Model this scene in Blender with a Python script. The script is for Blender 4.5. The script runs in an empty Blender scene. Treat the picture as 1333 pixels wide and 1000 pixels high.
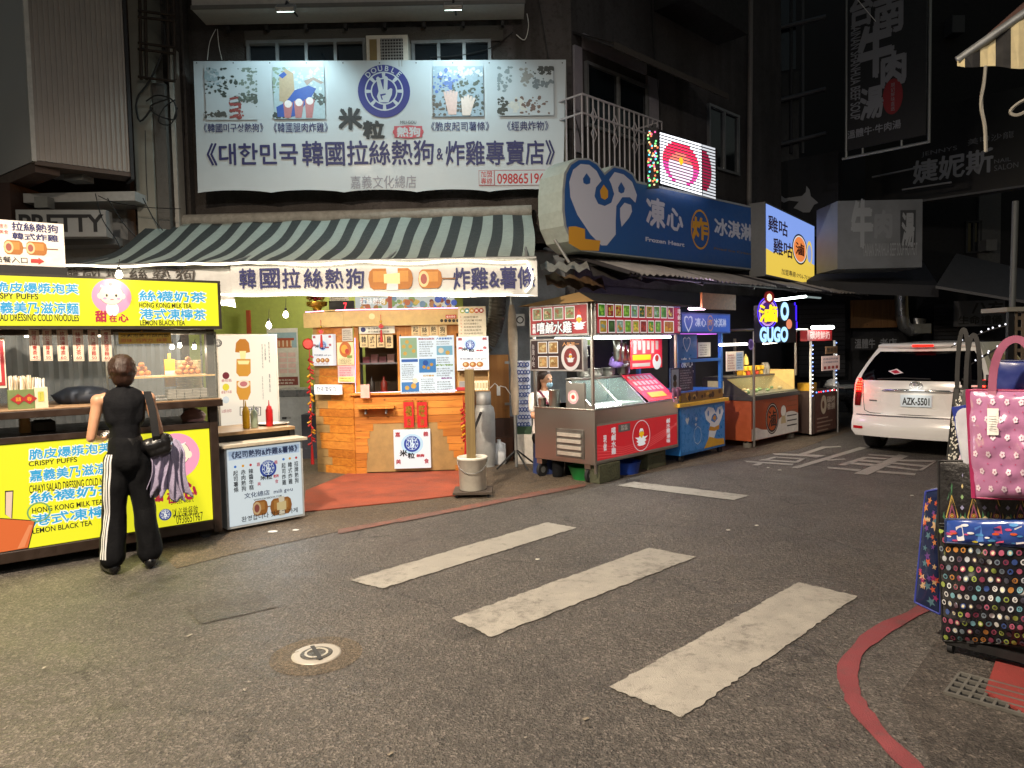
import bpy, bmesh, math, random
from mathutils import Vector, Matrix, noise
R = math.radians
random.seed(7)
SC = bpy.context.scene
COL = SC.collection
# ---------------------------------------------------------------- camera, world, exposure
CAM_H, PIT, ROLL, FPX = 1.62, R(3.0), R(1.2), 924.0
cam = bpy.data.cameras.new('camera'); camo = bpy.data.objects.new('camera', cam); COL.objects.link(camo)
cam.sensor_width = 36.0; cam.lens = FPX / 1333 * 36; cam.clip_start = 0.05; cam.clip_end = 400
_U = Vector((0, math.sin(PIT), math.cos(PIT))); _F = Vector((0, math.cos(PIT), -math.sin(PIT))); _X = Vector((1, 0, 0))
_cx = _X * math.cos(ROLL) - _U * math.sin(ROLL); _cy = _X * math.sin(ROLL) + _U * math.cos(ROLL)
camo.matrix_world = Matrix(((_cx.x, _cy.x, -_F.x, 0), (_cx.y, _cy.y, -_F.y, 0), (_cx.z, _cy.z, -_F.z, CAM_H), (0, 0, 0, 1)))
SC.camera = camo
w = bpy.data.worlds.new('World'); SC.world = w; w.use_nodes = True
nt = w.node_tree; sky = nt.nodes.new('ShaderNodeTexSky'); sky.sky_type = 'NISHITA'; sky.sun_disc = False
sky.sun_elevation = R(0.5); sky.sun_rotation = R(15)
nt.links.new(sky.outputs[0], nt.nodes['Background'].inputs[0]); nt.nodes['Background'].inputs[1].default_value = 0.15
SC.view_settings.view_transform = 'Standard'; SC.view_settings.look = 'None'; SC.view_settings.exposure = 0.0
SC.cycles.use_denoising = True; SC.cycles.max_bounces = 6; SC.cycles.sample_clamp_indirect = 4.0
SC.cycles.transparent_max_bounces = 12

def lamp(kind, name, loc, power, col=(1, 1, 1), size=0.1, aim=None, spot=None, sy=None, parent=None):
    l = bpy.data.lights.new(name, kind); l.energy = power; l.color = col
    if kind == 'AREA':
        l.size = size
        if sy: l.shape = 'RECTANGLE'; l.size_y = sy
    else: l.shadow_soft_size = size
    if spot: l.spot_size = R(spot); l.spot_blend = 0.6 if spot < 129 else 1.0
    o = bpy.data.objects.new(name, l); COL.objects.link(o); o.location = loc
    if aim is not None: o.rotation_euler = (Vector(aim) - Vector(loc)).to_track_quat('-Z', 'Y').to_euler()
    if parent:
        o.parent = parent; o.matrix_parent_inverse = Matrix.Translation(-parent.location)
    return o
# ---------------------------------------------------------------- pixel helpers
O3 = Vector((0, 0, CAM_H))
def ray(px, py):
    return _cx * ((px - 666.5) / FPX) + _cy * ((500 - py) / FPX) + _F
def G(px, py, z=0.0):
    d = ray(px, py); return O3 + d * ((z - CAM_H) / d.z)
def D(px, py, y):
    d = ray(px, py); return O3 + d * (y / d.y)
# ---------------------------------------------------------------- materials
def lin(h):
    if not isinstance(h, str): return tuple(h)
    c = [int(h[i:i + 2], 16) / 255 for i in (0, 2, 4)]
    return tuple(x / 12.92 if x <= .04045 else ((x + .055) / 1.055) ** 2.4 for x in c)
_MC = {}
def mt(h, rough=.6, metal=0., em=0., var=.12, scale=14., bump=0., bscale=60., emh=None, alpha=1., trans=0., coat=0., spec=.5):
    k = (h if isinstance(h, str) else tuple(h), rough, metal, em, var, scale, bump, bscale, emh, alpha, trans, coat, spec)
    if k in _MC: return _MC[k]
    m = bpy.data.materials.new('surface_' + (h if isinstance(h, str) else 'colour')); m.use_nodes = True
    n = m.node_tree.nodes; L = m.node_tree.links; p = n['Principled BSDF']; c = lin(h)
    p.inputs['Base Color'].default_value = (*c, 1); p.inputs['Roughness'].default_value = rough
    p.inputs['Metallic'].default_value = metal; p.inputs['Alpha'].default_value = alpha
    p.inputs['Transmission Weight'].default_value = trans; p.inputs['Coat Weight'].default_value = coat; p.inputs['Specular IOR Level'].default_value = spec
    if var or bump:
        tc = n.new('ShaderNodeTexCoord'); nz = n.new('ShaderNodeTexNoise'); nz.inputs['Scale'].default_value = scale
        nz.inputs['Detail'].default_value = 6; nz.inputs['Roughness'].default_value = .65
        L.new(tc.outputs['Object'], nz.inputs['Vector'])
    if var:
        r = n.new('ShaderNodeMapRange'); r.inputs[1].default_value = .3; r.inputs[2].default_value = .7
        r.inputs[3].default_value = 1 - var; r.inputs[4].default_value = 1 + var
        L.new(nz.outputs[0], r.inputs[0])
        v = n.new('ShaderNodeVectorMath'); v.operation = 'SCALE'; v.inputs[0].default_value = c
        L.new(r.outputs[0], v.inputs['Scale']); L.new(v.outputs[0], p.inputs['Base Color'])
        rr = n.new('ShaderNodeMapRange'); rr.inputs[1].default_value = .3; rr.inputs[2].default_value = .7
        rr.inputs[3].default_value = max(.03, rough - .12); rr.inputs[4].default_value = min(1, rough + .12)
        L.new(nz.outputs[0], rr.inputs[0]); L.new(rr.outputs[0], p.inputs['Roughness'])
    if bump:
        nb = n.new('ShaderNodeTexNoise'); nb.inputs['Scale'].default_value = bscale; nb.inputs['Detail'].default_value = 4
        L.new(tc.outputs['Object'], nb.inputs['Vector'])
        bp = n.new('ShaderNodeBump'); bp.inputs['Strength'].default_value = bump; bp.inputs['Distance'].default_value = .02
        L.new(nb.outputs[0], bp.inputs['Height']); L.new(bp.outputs[0], p.inputs['Normal'])
    if em:
        p.inputs['Emission Color'].default_value = (*lin(emh or h), 1); p.inputs['Emission Strength'].default_value = em
    _MC[k] = m; return m
def glow(h, s=1.0): return mt(tuple(x * .22 for x in lin(h)), .4, em=s, emh=h, var=0)
def tubes(h='fff6e0', s=12): return mt('ffffff', .4, em=s, emh=h, var=0)
def wood(h1, h2, axis='z', plank=.0, scale=1., rough=.5):
    m = bpy.data.materials.new('wood_' + h1); m.use_nodes = True; n = m.node_tree.nodes; L = m.node_tree.links; p = n['Principled BSDF']
    tc = n.new('ShaderNodeTexCoord'); mp = n.new('ShaderNodeMapping'); s = {'x': (1.5, 30, 30), 'y': (30, 1.5, 30), 'z': (30, 30, 1.5)}[axis]
    mp.inputs['Scale'].default_value = [a * scale for a in s]; L.new(tc.outputs['Object'], mp.inputs[0])
    nz = n.new('ShaderNodeTexNoise'); nz.inputs['Scale'].default_value = 1; nz.inputs['Detail'].default_value = 8; nz.inputs['Distortion'].default_value = .6
    L.new(mp.outputs[0], nz.inputs['Vector'])
    nk = n.new('ShaderNodeTexVoronoi'); nk.inputs['Scale'].default_value = 5.0 * scale; L.new(tc.outputs['Object'], nk.inputs['Vector'])
    kr = n.new('ShaderNodeMapRange'); kr.inputs[1].default_value = .04; kr.inputs[2].default_value = .1; kr.inputs[3].default_value = .35; kr.inputs[4].default_value = 1
    L.new(nk.outputs['Distance'], kr.inputs[0])
    cr = n.new('ShaderNodeValToRGB'); cr.color_ramp.elements[0].position = .3; cr.color_ramp.elements[1].position = .7
    cr.color_ramp.elements[0].color = (*lin(h1), 1); cr.color_ramp.elements[1].color = (*lin(h2), 1); L.new(nz.outputs[0], cr.inputs[0])
    v = n.new('ShaderNodeVectorMath'); v.operation = 'SCALE'; L.new(cr.outputs[0], v.inputs[0]); L.new(kr.outputs[0], v.inputs['Scale'])
    L.new(v.outputs[0], p.inputs['Base Color']); p.inputs['Roughness'].default_value = rough
    return m
def ground_mat(h1, h2, rough, agg, patch):
    m = bpy.data.materials.new('asphalt_' + h1); m.use_nodes = True; n = m.node_tree.nodes; L = m.node_tree.links; p = n['Principled BSDF']
    tc = n.new('ShaderNodeTexCoord')
    def nz(s, d=6, r=.6):
        a = n.new('ShaderNodeTexNoise'); a.inputs['Scale'].default_value = s; a.inputs['Detail'].default_value = d; a.inputs['Roughness'].default_value = r
        L.new(tc.outputs['Object'], a.inputs['Vector']); return a
    big = nz(.55, 5, .7); fine = nz(110, 4, .8); mid = nz(9, 6, .7)
    vo = n.new('ShaderNodeTexVoronoi'); vo.inputs['Scale'].default_value = agg; L.new(tc.outputs['Object'], vo.inputs['Vector'])
    c1 = n.new('ShaderNodeMix'); c1.data_type = 'RGBA'; c1.inputs[6].default_value = (*lin(h1), 1); c1.inputs[7].default_value = (*lin(h2), 1)
    mr = n.new('ShaderNodeMapRange'); mr.inputs[1].default_value = .35; mr.inputs[2].default_value = .68; L.new(big.outputs[0], mr.inputs[0]); L.new(mr.outputs[0], c1.inputs[0])
    # aggregate sparkle: a few pale stones
    st = n.new('ShaderNodeMapRange'); st.inputs[1].default_value = .62; st.inputs[2].default_value = .95; st.inputs[3].default_value = .8; st.inputs[4].default_value = 1.75
    sep = n.new('ShaderNodeSeparateColor'); L.new(vo.outputs['Color'], sep.inputs[0]); L.new(sep.outputs[0], st.inputs[0])
    v1 = n.new('ShaderNodeVectorMath'); v1.operation = 'SCALE'; L.new(c1.outputs[2], v1.inputs[0]); L.new(st.outputs[0], v1.inputs['Scale'])
    m2 = n.new('ShaderNodeMapRange'); m2.inputs[1].default_value = .3; m2.inputs[2].default_value = .7; m2.inputs[3].default_value = 1 - patch; m2.inputs[4].default_value = 1 + patch; L.new(mid.outputs[0], m2.inputs[0])
    v2 = n.new('ShaderNodeVectorMath'); v2.operation = 'SCALE'; L.new(v1.outputs[0], v2.inputs[0]); L.new(m2.outputs[0], v2.inputs['Scale'])
    m3 = n.new('ShaderNodeMapRange'); m3.inputs[1].default_value = .3; m3.inputs[2].default_value = .7; m3.inputs[3].default_value = .75; m3.inputs[4].default_value = 1.25; L.new(fine.outputs[0], m3.inputs[0])
    v3 = n.new('ShaderNodeVectorMath'); v3.operation = 'SCALE'; L.new(v2.outputs[0], v3.inputs[0]); L.new(m3.outputs[0], v3.inputs['Scale'])
    def mul(src, fac):
        q = n.new('ShaderNodeVectorMath'); q.operation = 'SCALE'; L.new(src, q.inputs[0]); L.new(fac, q.inputs['Scale']); return q.outputs[0]
    def rng(src, a, c, lo, hi):
        q = n.new('ShaderNodeMapRange'); q.inputs[1].default_value = a; q.inputs[2].default_value = c; q.inputs[3].default_value = lo; q.inputs[4].default_value = hi; L.new(src, q.inputs[0]); return q.outputs[0]
    stain = nz(1.7, 7, .62); out = mul(v3.outputs[0], rng(stain.outputs[0], .56, .70, 1, .55))
    ce = n.new('ShaderNodeTexVoronoi'); ce.feature = 'DISTANCE_TO_EDGE'; ce.inputs['Scale'].default_value = .75
    wv = n.new('ShaderNodeVectorMath'); wv.operation = 'MULTIPLY_ADD'; wv.inputs[1].default_value = (.25, .25, .25); L.new(nz(5, 6, .7).outputs['Color'], wv.inputs[0]); L.new(tc.outputs['Object'], wv.inputs[2]); L.new(wv.outputs[0], ce.inputs['Vector'])
    ck = rng(ce.outputs['Distance'], .002, .008, .45, 1); cm = n.new('ShaderNodeMix'); cm.inputs[2].default_value = 1.; L.new(rng(nz(.9, 3, .5).outputs[0], .52, .56, 0, 1), cm.inputs[0]); L.new(ck, cm.inputs[3])
    pit = nz(34, 3, .55); L.new(mul(mul(out, cm.outputs[0]), rng(pit.outputs[0], .30, .42, .5, 1)), p.inputs['Base Color'])
    ra = n.new('ShaderNodeMath'); ra.operation = 'ADD'; L.new(rng(mid.outputs[0], .3, .7, rough - .12, rough + .1), ra.inputs[0]); L.new(rng(stain.outputs[0], .5, .7, .04, -.2), ra.inputs[1]); L.new(ra.outputs[0], p.inputs['Roughness'])
    ad = n.new('ShaderNodeMath'); ad.operation = 'ADD'; L.new(vo.outputs['Distance'], ad.inputs[0]); L.new(fine.outputs[0], ad.inputs[1])
    ad2 = n.new('ShaderNodeMath'); ad2.operation = 'MULTIPLY_ADD'; ad2.inputs[1].default_value = 1.4; L.new(mid.outputs[0], ad2.inputs[0]); L.new(ad.outputs[0], ad2.inputs[2])
    ad3 = n.new('ShaderNodeMath'); ad3.operation = 'MULTIPLY_ADD'; ad3.inputs[1].default_value = 1.2; L.new(rng(pit.outputs[0], .28, .62, 0, 1), ad3.inputs[0]); L.new(ad2.outputs[0], ad3.inputs[2]); ad2 = ad3
    bp = n.new('ShaderNodeBump'); bp.inputs['Strength'].default_value = .9; bp.inputs['Distance'].default_value = .02
    L.new(ad2.outputs[0], bp.inputs['Height']); L.new(bp.outputs[0], p.inputs['Normal'])
    return m
def paint_mat(h, worn):   # road paint, worn through in blotches and cracks
    m = mt(h, .62, var=.16, scale=7, bump=.5, bscale=150).copy(); n = m.node_tree.nodes; L = m.node_tree.links; p = n['Principled BSDF']
    tc = n.new('ShaderNodeTexCoord')
    def nz(s, d, r):
        a = n.new('ShaderNodeTexNoise'); a.inputs['Scale'].default_value = s; a.inputs['Detail'].default_value = d; a.inputs['Roughness'].default_value = r; L.new(tc.outputs['Object'], a.inputs['Vector']); return a
    a = nz(13, 12, .78); c = nz(1.3, 4, .6); ad = n.new('ShaderNodeMath'); ad.operation = 'MULTIPLY_ADD'; ad.inputs[1].default_value = .45; L.new(c.outputs[0], ad.inputs[0]); L.new(a.outputs[0], ad.inputs[2])
    r = n.new('ShaderNodeMapRange'); r.inputs[1].default_value = worn + .2; r.inputs[2].default_value = worn + .34; r.inputs[3].default_value = .42; L.new(ad.outputs[0], r.inputs[0])
    src = p.inputs['Base Color'].links[0].from_socket
    mx = n.new('ShaderNodeMix'); mx.data_type = 'RGBA'; mx.inputs[6].default_value = (.06, .055, .05, 1); L.new(src, mx.inputs[7]); L.new(r.outputs[0], mx.inputs[0]); L.new(mx.outputs[2], p.inputs['Base Color'])
    return m
def wall_mat(h1, h2, bump=.8, bscale=45):   # render with run-down streaks and blotches
    m = mt(h1, .9, var=.1, scale=7, bump=bump, bscale=bscale).copy(); n = m.node_tree.nodes; L = m.node_tree.links; p = n['Principled BSDF']; tc = n.new('ShaderNodeTexCoord'); src = p.inputs['Base Color'].links[0].from_socket
    for sc_, lo, hi in (((3.5, 3.5, .35), .46, .66), ((.7, .7, .7), .45, .62), ((16, 16, 16), .5, .75)):
        mp = n.new('ShaderNodeMapping'); mp.inputs['Scale'].default_value = sc_; L.new(tc.outputs['Object'], mp.inputs[0]); a = n.new('ShaderNodeTexNoise'); a.inputs['Scale'].default_value = 1; a.inputs['Detail'].default_value = 7; L.new(mp.outputs[0], a.inputs['Vector'])
        r = n.new('ShaderNodeMapRange'); r.inputs[1].default_value = lo; r.inputs[2].default_value = hi; r.inputs[4].default_value = .7; L.new(a.outputs[0], r.inputs[0])
        mx = n.new('ShaderNodeMix'); mx.data_type = 'RGBA'; mx.inputs[7].default_value = (*lin(h2), 1); L.new(src, mx.inputs[6]); L.new(r.outputs[0], mx.inputs[0]); src = mx.outputs[2]
    L.new(src, p.inputs['Base Color']); return m
BLACK = mt('141416', .55); DARK = mt('242326', .6); STEEL = mt('b9b6b0', .32, 1.0, var=0, bump=.08, bscale=5); GALV = mt('8d8f8e', .5, .6)
WHITE = mt('e6e6e2', .5); BROWN = mt('3a2a20', .5); CHROME = mt('dddddd', .12, 1.0, var=0)
GLASS = mt('dfe8e6', .04, var=0, alpha=.10); CURT = mt('c8d2d6', .18, var=.1, alpha=.22); RUB = mt('17171a', .8)
WIN = mt('10161b', .08, var=.05, scale=3); INK = mt('23285e', .55, var=0); REDK = mt('a8262c', .55, var=0); BLK = mt('1d1c1c', .6, var=0)
# ---------------------------------------------------------------- mesh builder
_TC = {}
def glyphs(s, bold=0., shear=0.):
    if bold and any(ord(c) > 255 for c in s): bold = 0.
    k = (s, bold, shear)
    if k not in _TC:
        cu = bpy.data.curves.new('lettering_curve', 'FONT'); cu.body = s; cu.offset = bold; cu.resolution_u = 1 if any(ord(c) > 255 for c in s) else 4; cu.shear = shear
        cu.align_x = 'CENTER'; cu.space_line = 1.0
        o = bpy.data.objects.new('lettering_curve', cu); me = bpy.data.meshes.new_from_object(o)
        vs = [(v.co.x, v.co.y) for v in me.vertices]; fs = [tuple(f.vertices) for f in me.polygons]
        bpy.data.objects.remove(o); bpy.data.curves.remove(cu); bpy.data.meshes.remove(me)
        if not vs: vs = [(0, 0), (1, 1)]
        xs = [v[0] for v in vs]; ys = [v[1] for v in vs]
        _TC[k] = (vs, fs, (min(xs), min(ys), max(xs), max(ys)))
    return _TC[k]
class B:
    def __init__(s): s.v = []; s.f = []; s.mi = []; s.ms = []; s.sm = []; s.k = 0
    def m(s, mat):
        if mat not in s.ms: s.ms.append(mat)
        return s.ms.index(mat)
    def add(s, vs, fs, mat, sm=False):
        o = len(s.v); s.v += [tuple(v) for v in vs]; i = s.m(mat)
        for f in fs: s.f.append(tuple(o + a for a in f)); s.mi.append(i); s.sm.append(sm)
    def poly(s, pts, mat): s.add(pts, [tuple(range(len(pts)))], mat)
    def hexa(s, p, mat):   # 8 points: bottom 4, top 4
        s.add(p, [(3, 2, 1, 0), (4, 5, 6, 7), (0, 1, 5, 4), (1, 2, 6, 5), (2, 3, 7, 6), (3, 0, 4, 7)], mat)
    def box(s, c, sz, mat, rz=0., M=None):
        x, y, z = [a / 2 for a in sz]; M = M or (Matrix.Translation(Vector(c)) @ Matrix.Rotation(rz, 4, 'Z'))
        s.hexa([M @ Vector(q) for q in ((-x, -y, -z), (x, -y, -z), (x, y, -z), (-x, y, -z), (-x, -y, z), (x, -y, z), (x, y, z), (-x, y, z))], mat)
    def tube(s, pts, r, mat, n=8, cap=True, r1=None):
        pts = [Vector(p) for p in pts]; N = len(pts); rings = []; up = Vector((.13, .21, .97)).normalized()
        for i, p in enumerate(pts):
            t = (pts[min(i + 1, N - 1)] - pts[max(i - 1, 0)]).normalized()
            a = t.cross(up); a = a.normalized() if a.length > 1e-4 else Vector((1, 0, 0)); b = t.cross(a)
            q = r if r1 is None else r + (r1 - r) * i / max(1, N - 1)
            if isinstance(r, (list, tuple)): q = r[i]
            rings.append([p + (a * math.cos(6.28319 * j / n) + b * math.sin(6.28319 * j / n)) * q for j in range(n)])
        vs = [v for rg in rings for v in rg]; fs = []
        for i in range(N - 1):
            for j in range(n): fs.append((i * n + j, i * n + (j + 1) % n, (i + 1) * n + (j + 1) % n, (i + 1) * n + j))
        s.add(vs, fs, mat, n > 5)
        if cap: s.add(rings[0], [tuple(range(n))[::-1]], mat); s.add(rings[-1], [tuple(range(n))], mat)
    def lathe(s, prof, c, mat, n=20, sx=1., sy=1., M=None):
        M = M or Matrix.Translation(Vector(c)); vs = []; fs = []
        for r, z in prof:
            for j in range(n): vs.append(M @ Vector((r * sx * math.cos(6.28319 * j / n), r * sy * math.sin(6.28319 * j / n), z)))
        for i in range(len(prof) - 1):
            for j in range(n): fs.append((i * n + j, i * n + (j + 1) % n, (i + 1) * n + (j + 1) % n, (i + 1) * n + j))
        s.add(vs, fs, mat, True)
        s.add(vs[:n], [tuple(range(n))[::-1]], mat); s.add(vs[-n:], [tuple(range(n))], mat)
    def ball(s, c, r, mat, n=12, sx=1., sy=1., sz=1., M=None):
        pr = [(max(.001, r * math.sin(math.pi * i / 8)), -r * sz * math.cos(math.pi * i / 8)) for i in range(9)]
        s.lathe(pr, c, mat, n, sx, sy, M)
    def done(s, name, parent=None, label=None, cat=None, group=None, kind=None, bev=0.):
        me = bpy.data.meshes.new(name); me.from_pydata(s.v, [], s.f)
        for m in s.ms: me.materials.append(m)
        me.polygons.foreach_set('material_index', s.mi); me.polygons.foreach_set('use_smooth', s.sm)
        if not any(s.sm): pass
        me.update()
        o = bpy.data.objects.new(name, me); COL.objects.link(o)
        if parent is not None:
            o.parent = parent; o.matrix_parent_inverse = Matrix.Translation(-parent.location)
        tag(o, label, cat, group, kind)
        if bev:
            md = o.modifiers.new('edge', 'BEVEL'); md.width = bev; md.segments = 2; md.limit_method = 'ANGLE'
        return o
def tag(o, label=None, cat=None, group=None, kind=None):
    for k, v in (('label', label), ('category', cat), ('group', group), ('kind', kind)):
        if v: o[k] = v
    return o
def thing(name, label, cat, loc=(0, 0, 0), group=None):
    o = bpy.data.objects.new(name, None); COL.objects.link(o); o.location = loc; o.empty_display_size = .1
    return tag(o, label, cat, group)
def dup(root, shift, label=None, rz=0., name=None):
    r = root.copy(); COL.objects.link(r); r.location = root.location + Vector(shift); r.rotation_euler = (0, 0, rz)
    if label: r['label'] = label
    for ch in list(root.children):
        c = ch.copy(); COL.objects.link(c); c.parent = r
        for g in list(ch.children):
            d = g.copy(); COL.objects.link(d); d.parent = c
    return r
class Fr:   # a vertical plane with u to the right, z up, d towards the viewer
    def __init__(s, a, b, view=(0, 0)):
        s.o = Vector((a[0], a[1], 0)); s.u = Vector((b[0] - a[0], b[1] - a[1], 0)).normalized(); s.n = Vector((s.u.y, -s.u.x, 0))
    def pt(s, u, z, d=0.): return s.o + s.u * u + s.n * d + Vector((0, 0, z))
    def px(s, x, y, d=0.):
        r = ray(x, y); o = s.o + s.n * d; t = (o - O3).dot(s.n) / r.dot(s.n); p = O3 + r * t
        return ((p - s.o).dot(s.u), p.z)
    def ptx(s, x, y, d=0.): return s.pt(*s.px(x, y, d), d)
    def box(s, b, u0, u1, z0, z1, d0, d1, mat):
        b.hexa([s.pt(u0, z0, d1), s.pt(u1, z0, d1), s.pt(u1, z0, d0), s.pt(u0, z0, d0), s.pt(u0, z1, d1), s.pt(u1, z1, d1), s.pt(u1, z1, d0), s.pt(u0, z1, d0)], mat)
    def pbox(s, b, x0, y0, x1, y1, d0, d1, mat):   # from two opposite pixel corners on its front face
        u0, z1 = s.px(x0, y0, d1); u1, z0 = s.px(x1, y1, d1); s.box(b, u0, u1, z0, z1, d0, d1, mat); return u0, u1, z0, z1
    def off(s, b, d): b.k += 1; return d + b.k * .00012
    def rect(s, b, x0, y0, x1, y1, d, mat):
        u0, z1 = s.px(x0, y0, d); u1, z0 = s.px(x1, y1, d); s.urect(b, u0, z0, u1, z1, d, mat)
    def urect(s, b, u0, z0, u1, z1, d, mat):
        d = s.off(b, d); b.poly([s.pt(u0, z0, d), s.pt(u1, z0, d), s.pt(u1, z1, d), s.pt(u0, z1, d)], mat)
    def quad(s, b, pts, d, mat):
        q = [s.px(x, y, d) for x, y in pts]; e = s.off(b, d); b.poly([s.pt(u, z, e) for u, z in q], mat)
    def upoly(s, b, pts, d, mat):
        e = s.off(b, d); b.poly([s.pt(u, z, e) for u, z in pts], mat)
    def udisc(s, b, u, z, ru, rz, d, mat, n=28, a0=0., a1=6.28319, inner=0.):
        e = s.off(b, d)
        if inner:
            vs = []; 
            for i in range(n + 1):
                a = a0 + (a1 - a0) * i / n
                vs += [s.pt(u + ru * math.cos(a), z + rz * math.sin(a), e), s.pt(u + ru * inner * math.cos(a), z + rz * inner * math.sin(a), e)]
            b.add(vs, [(2 * i + 1, 2 * i, 2 * i + 2, 2 * i + 3) for i in range(n)], mat)
        else: b.poly([s.pt(u + ru * math.cos(a0 + (a1 - a0) * i / n), z + rz * math.sin(a0 + (a1 - a0) * i / n), e) for i in range(n)], mat)
    def disc(s, b, x, y, ry, d, mat, k=1., **kw):
        u, z = s.px(x, y, d); r = s.px(x, y - ry, d)[1] - z; s.udisc(b, u, z, r * k, r, d, mat, **kw)
    def utext(s, b, t, u0, z0, u1, z1, d, mat, bold=0., shear=0.):
        vs, fs, (a0, b0, a1, b1) = glyphs(t, bold, shear); e = s.off(b, d)
        su = (u1 - u0) / max(1e-6, a1 - a0); sz = (z1 - z0) / max(1e-6, b1 - b0)
        w = bold * .9 if any(ord(c) > 255 for c in t) else 0.   # heavier strokes: shifted copies of the glyphs
        for i, (ox, oz) in enumerate(((0, 0), (w, w * .5), (-w, -w * .5), (w * .5, -w), (-w * .5, w)) if w > .004 else ((0, 0),)):
            b.add([s.pt(u0 + (x + ox - a0) * su, z0 + (y + oz - b0) * sz, e + i * .0001) for x, y in vs], fs, mat)
    def text(s, b, t, x0, y0, x1, y1, d, mat, bold=0., shear=0.):
        u0, z1 = s.px(x0, y0, d); u1, z0 = s.px(x1, y1, d); s.utext(b, t, u0, z0, u1, z1, d, mat, bold, shear)
    def vtext(s, b, t, x0, y0, x1, y1, d, mat, bold=0.): s.text(b, '\n'.join(t), x0, y0, x1, y1, d, mat, bold)
def col(a, b, n):  return [a + (b - a) * i / n for i in range(n + 1)]
def capsule(b, p0, r0, p1, r1, mat, n=14, fl=None):
    p0 = Vector(p0); p1 = Vector(p1); t = (p1 - p0); L = t.length; t.normalize(); pts = []; rs = []
    for i in range(6): a = math.pi / 2 * i / 5; pts.append(p0 - t * r0 * math.cos(a)); rs.append(max(.001, r0 * math.sin(a)))
    for i in range(6): a = math.pi / 2 * i / 5; pts.append(p1 + t * r1 * math.sin(a)); rs.append(max(.001, r1 * math.cos(a)))
    b.tube(pts, rs, mat, n)
def melt(b, name, mat, vox, parent=None, smooth=4, wr=0., wrs=14., M=None, **kw):   # union of overlapping volumes -> ONE continuous skin
    me = bpy.data.meshes.new(name); me.from_pydata(b.v, [], b.f); o = bpy.data.objects.new(name, me); COL.objects.link(o)
    md = o.modifiers.new('r', 'REMESH'); md.mode = 'VOXEL'; md.voxel_size = vox
    s2 = o.modifiers.new('s', 'SMOOTH'); s2.iterations = smooth; s2.factor = .6
    dg = bpy.context.evaluated_depsgraph_get(); dg.update(); m2 = bpy.data.meshes.new_from_object(o.evaluated_get(dg))
    bpy.data.objects.remove(o); bpy.data.meshes.remove(me)
    if wr:
        nn = [v.normal.copy() for v in m2.vertices]
        for v, nrm in zip(m2.vertices, nn):
            q = v.co * wrs; v.co += nrm * wr * (noise.noise(Vector((q.x, q.y, q.z * .45))) + .5 * noise.noise(Vector((q.x * 2.3 + 7, q.y * 2.3, q.z * 1.2))))
    if M: m2.transform(M)
    m2.materials.clear(); m2.materials.append(mat)
    for p in m2.polygons: p.use_smooth = True; p.material_index = 0
    o = bpy.data.objects.new(name, m2); COL.objects.link(o)
    if parent is not None: o.parent = parent; o.matrix_parent_inverse = Matrix.Translation(-parent.location)
    tag(o, **kw); return o
def sag(a, b, dip, n=10, wob=0.):
    a = Vector(a); b = Vector(b)
    return [a.lerp(b, i / n) - Vector((0, 0, dip * 4 * (i / n) * (1 - i / n))) + Vector((random.uniform(-wob, wob), 0, random.uniform(-wob, wob))) for i in range(n + 1)]
ST = Vector((math.sin(R(46)), math.cos(R(46)), 0)); SN = Vector((ST.y, -ST.x, 0))   # street direction and its right-hand side
# ================================================================ GROUND
b = B(); b.poly([(-40, -25, 0), (45, -25, 0), (45, 60, 0), (-40, 60, 0)], ground_mat('66605a', '4f4b48', .6, 95, .3)); b.done('road', kind='structure')
PAVE = ground_mat('70604e', '5c5042', .7, 120, .3)
b = B(); b.poly([G(x, y, .004) for x, y in ((230, 740), (300, 722), (440, 692), (520, 676), (600, 662), (680, 646), (760, 632), (830, 618), (960, 598), (1040, 585), (1110, 560), (1040, 520), (640, 560), (380, 560), (120, 640))], PAVE); b.done('pavement', kind='structure')
b = B()
for a, c in (((440, 692), (520, 677)), ((520, 677), (600, 662)), ((600, 662), (680, 646)), ((680, 646), (762, 631))):
    b.poly([G(a[0], a[1] + 3, .008), G(c[0], c[1] + 2, .008), G(c[0], c[1] - 2, .008), G(a[0], a[1] - 3, .008)], paint_mat('7a4434', .5))
b.done('faded_kerb_line', kind='structure')
PNT = paint_mat('918d85', .37)
def wob(p0, p1, n, a):
    p0 = Vector(p0); p1 = Vector(p1); t = (p1 - p0).normalized(); s = Vector((-t.y, t.x, 0))
    return [p0.lerp(p1, i / n) + s * (random.uniform(-a, a) if 0 < i < n else 0) for i in range(n)]
for q in (((456, 755), (497, 766), (751, 687), (712, 680)), ((588, 805), (640, 829), (906, 725), (845, 713)), ((793, 894), (888, 934), (1116, 776), (1040, 758)), ((803, 632), (955, 651), (976, 645), (825, 627))):
    b = B(); c = [G(x, y, .006) for x, y in q]; pts = []
    for i in range(4): pts += wob(c[i], c[(i + 1) % 4], 60 if i % 2 else 22, .008)
    b.poly(pts, PNT); b.done('crossing_stripe', kind='structure')
b = B()   # the painted character further up the road
SL = lambda x, y: G(900 + x * .255, 560 + y * .255, .006)
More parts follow.
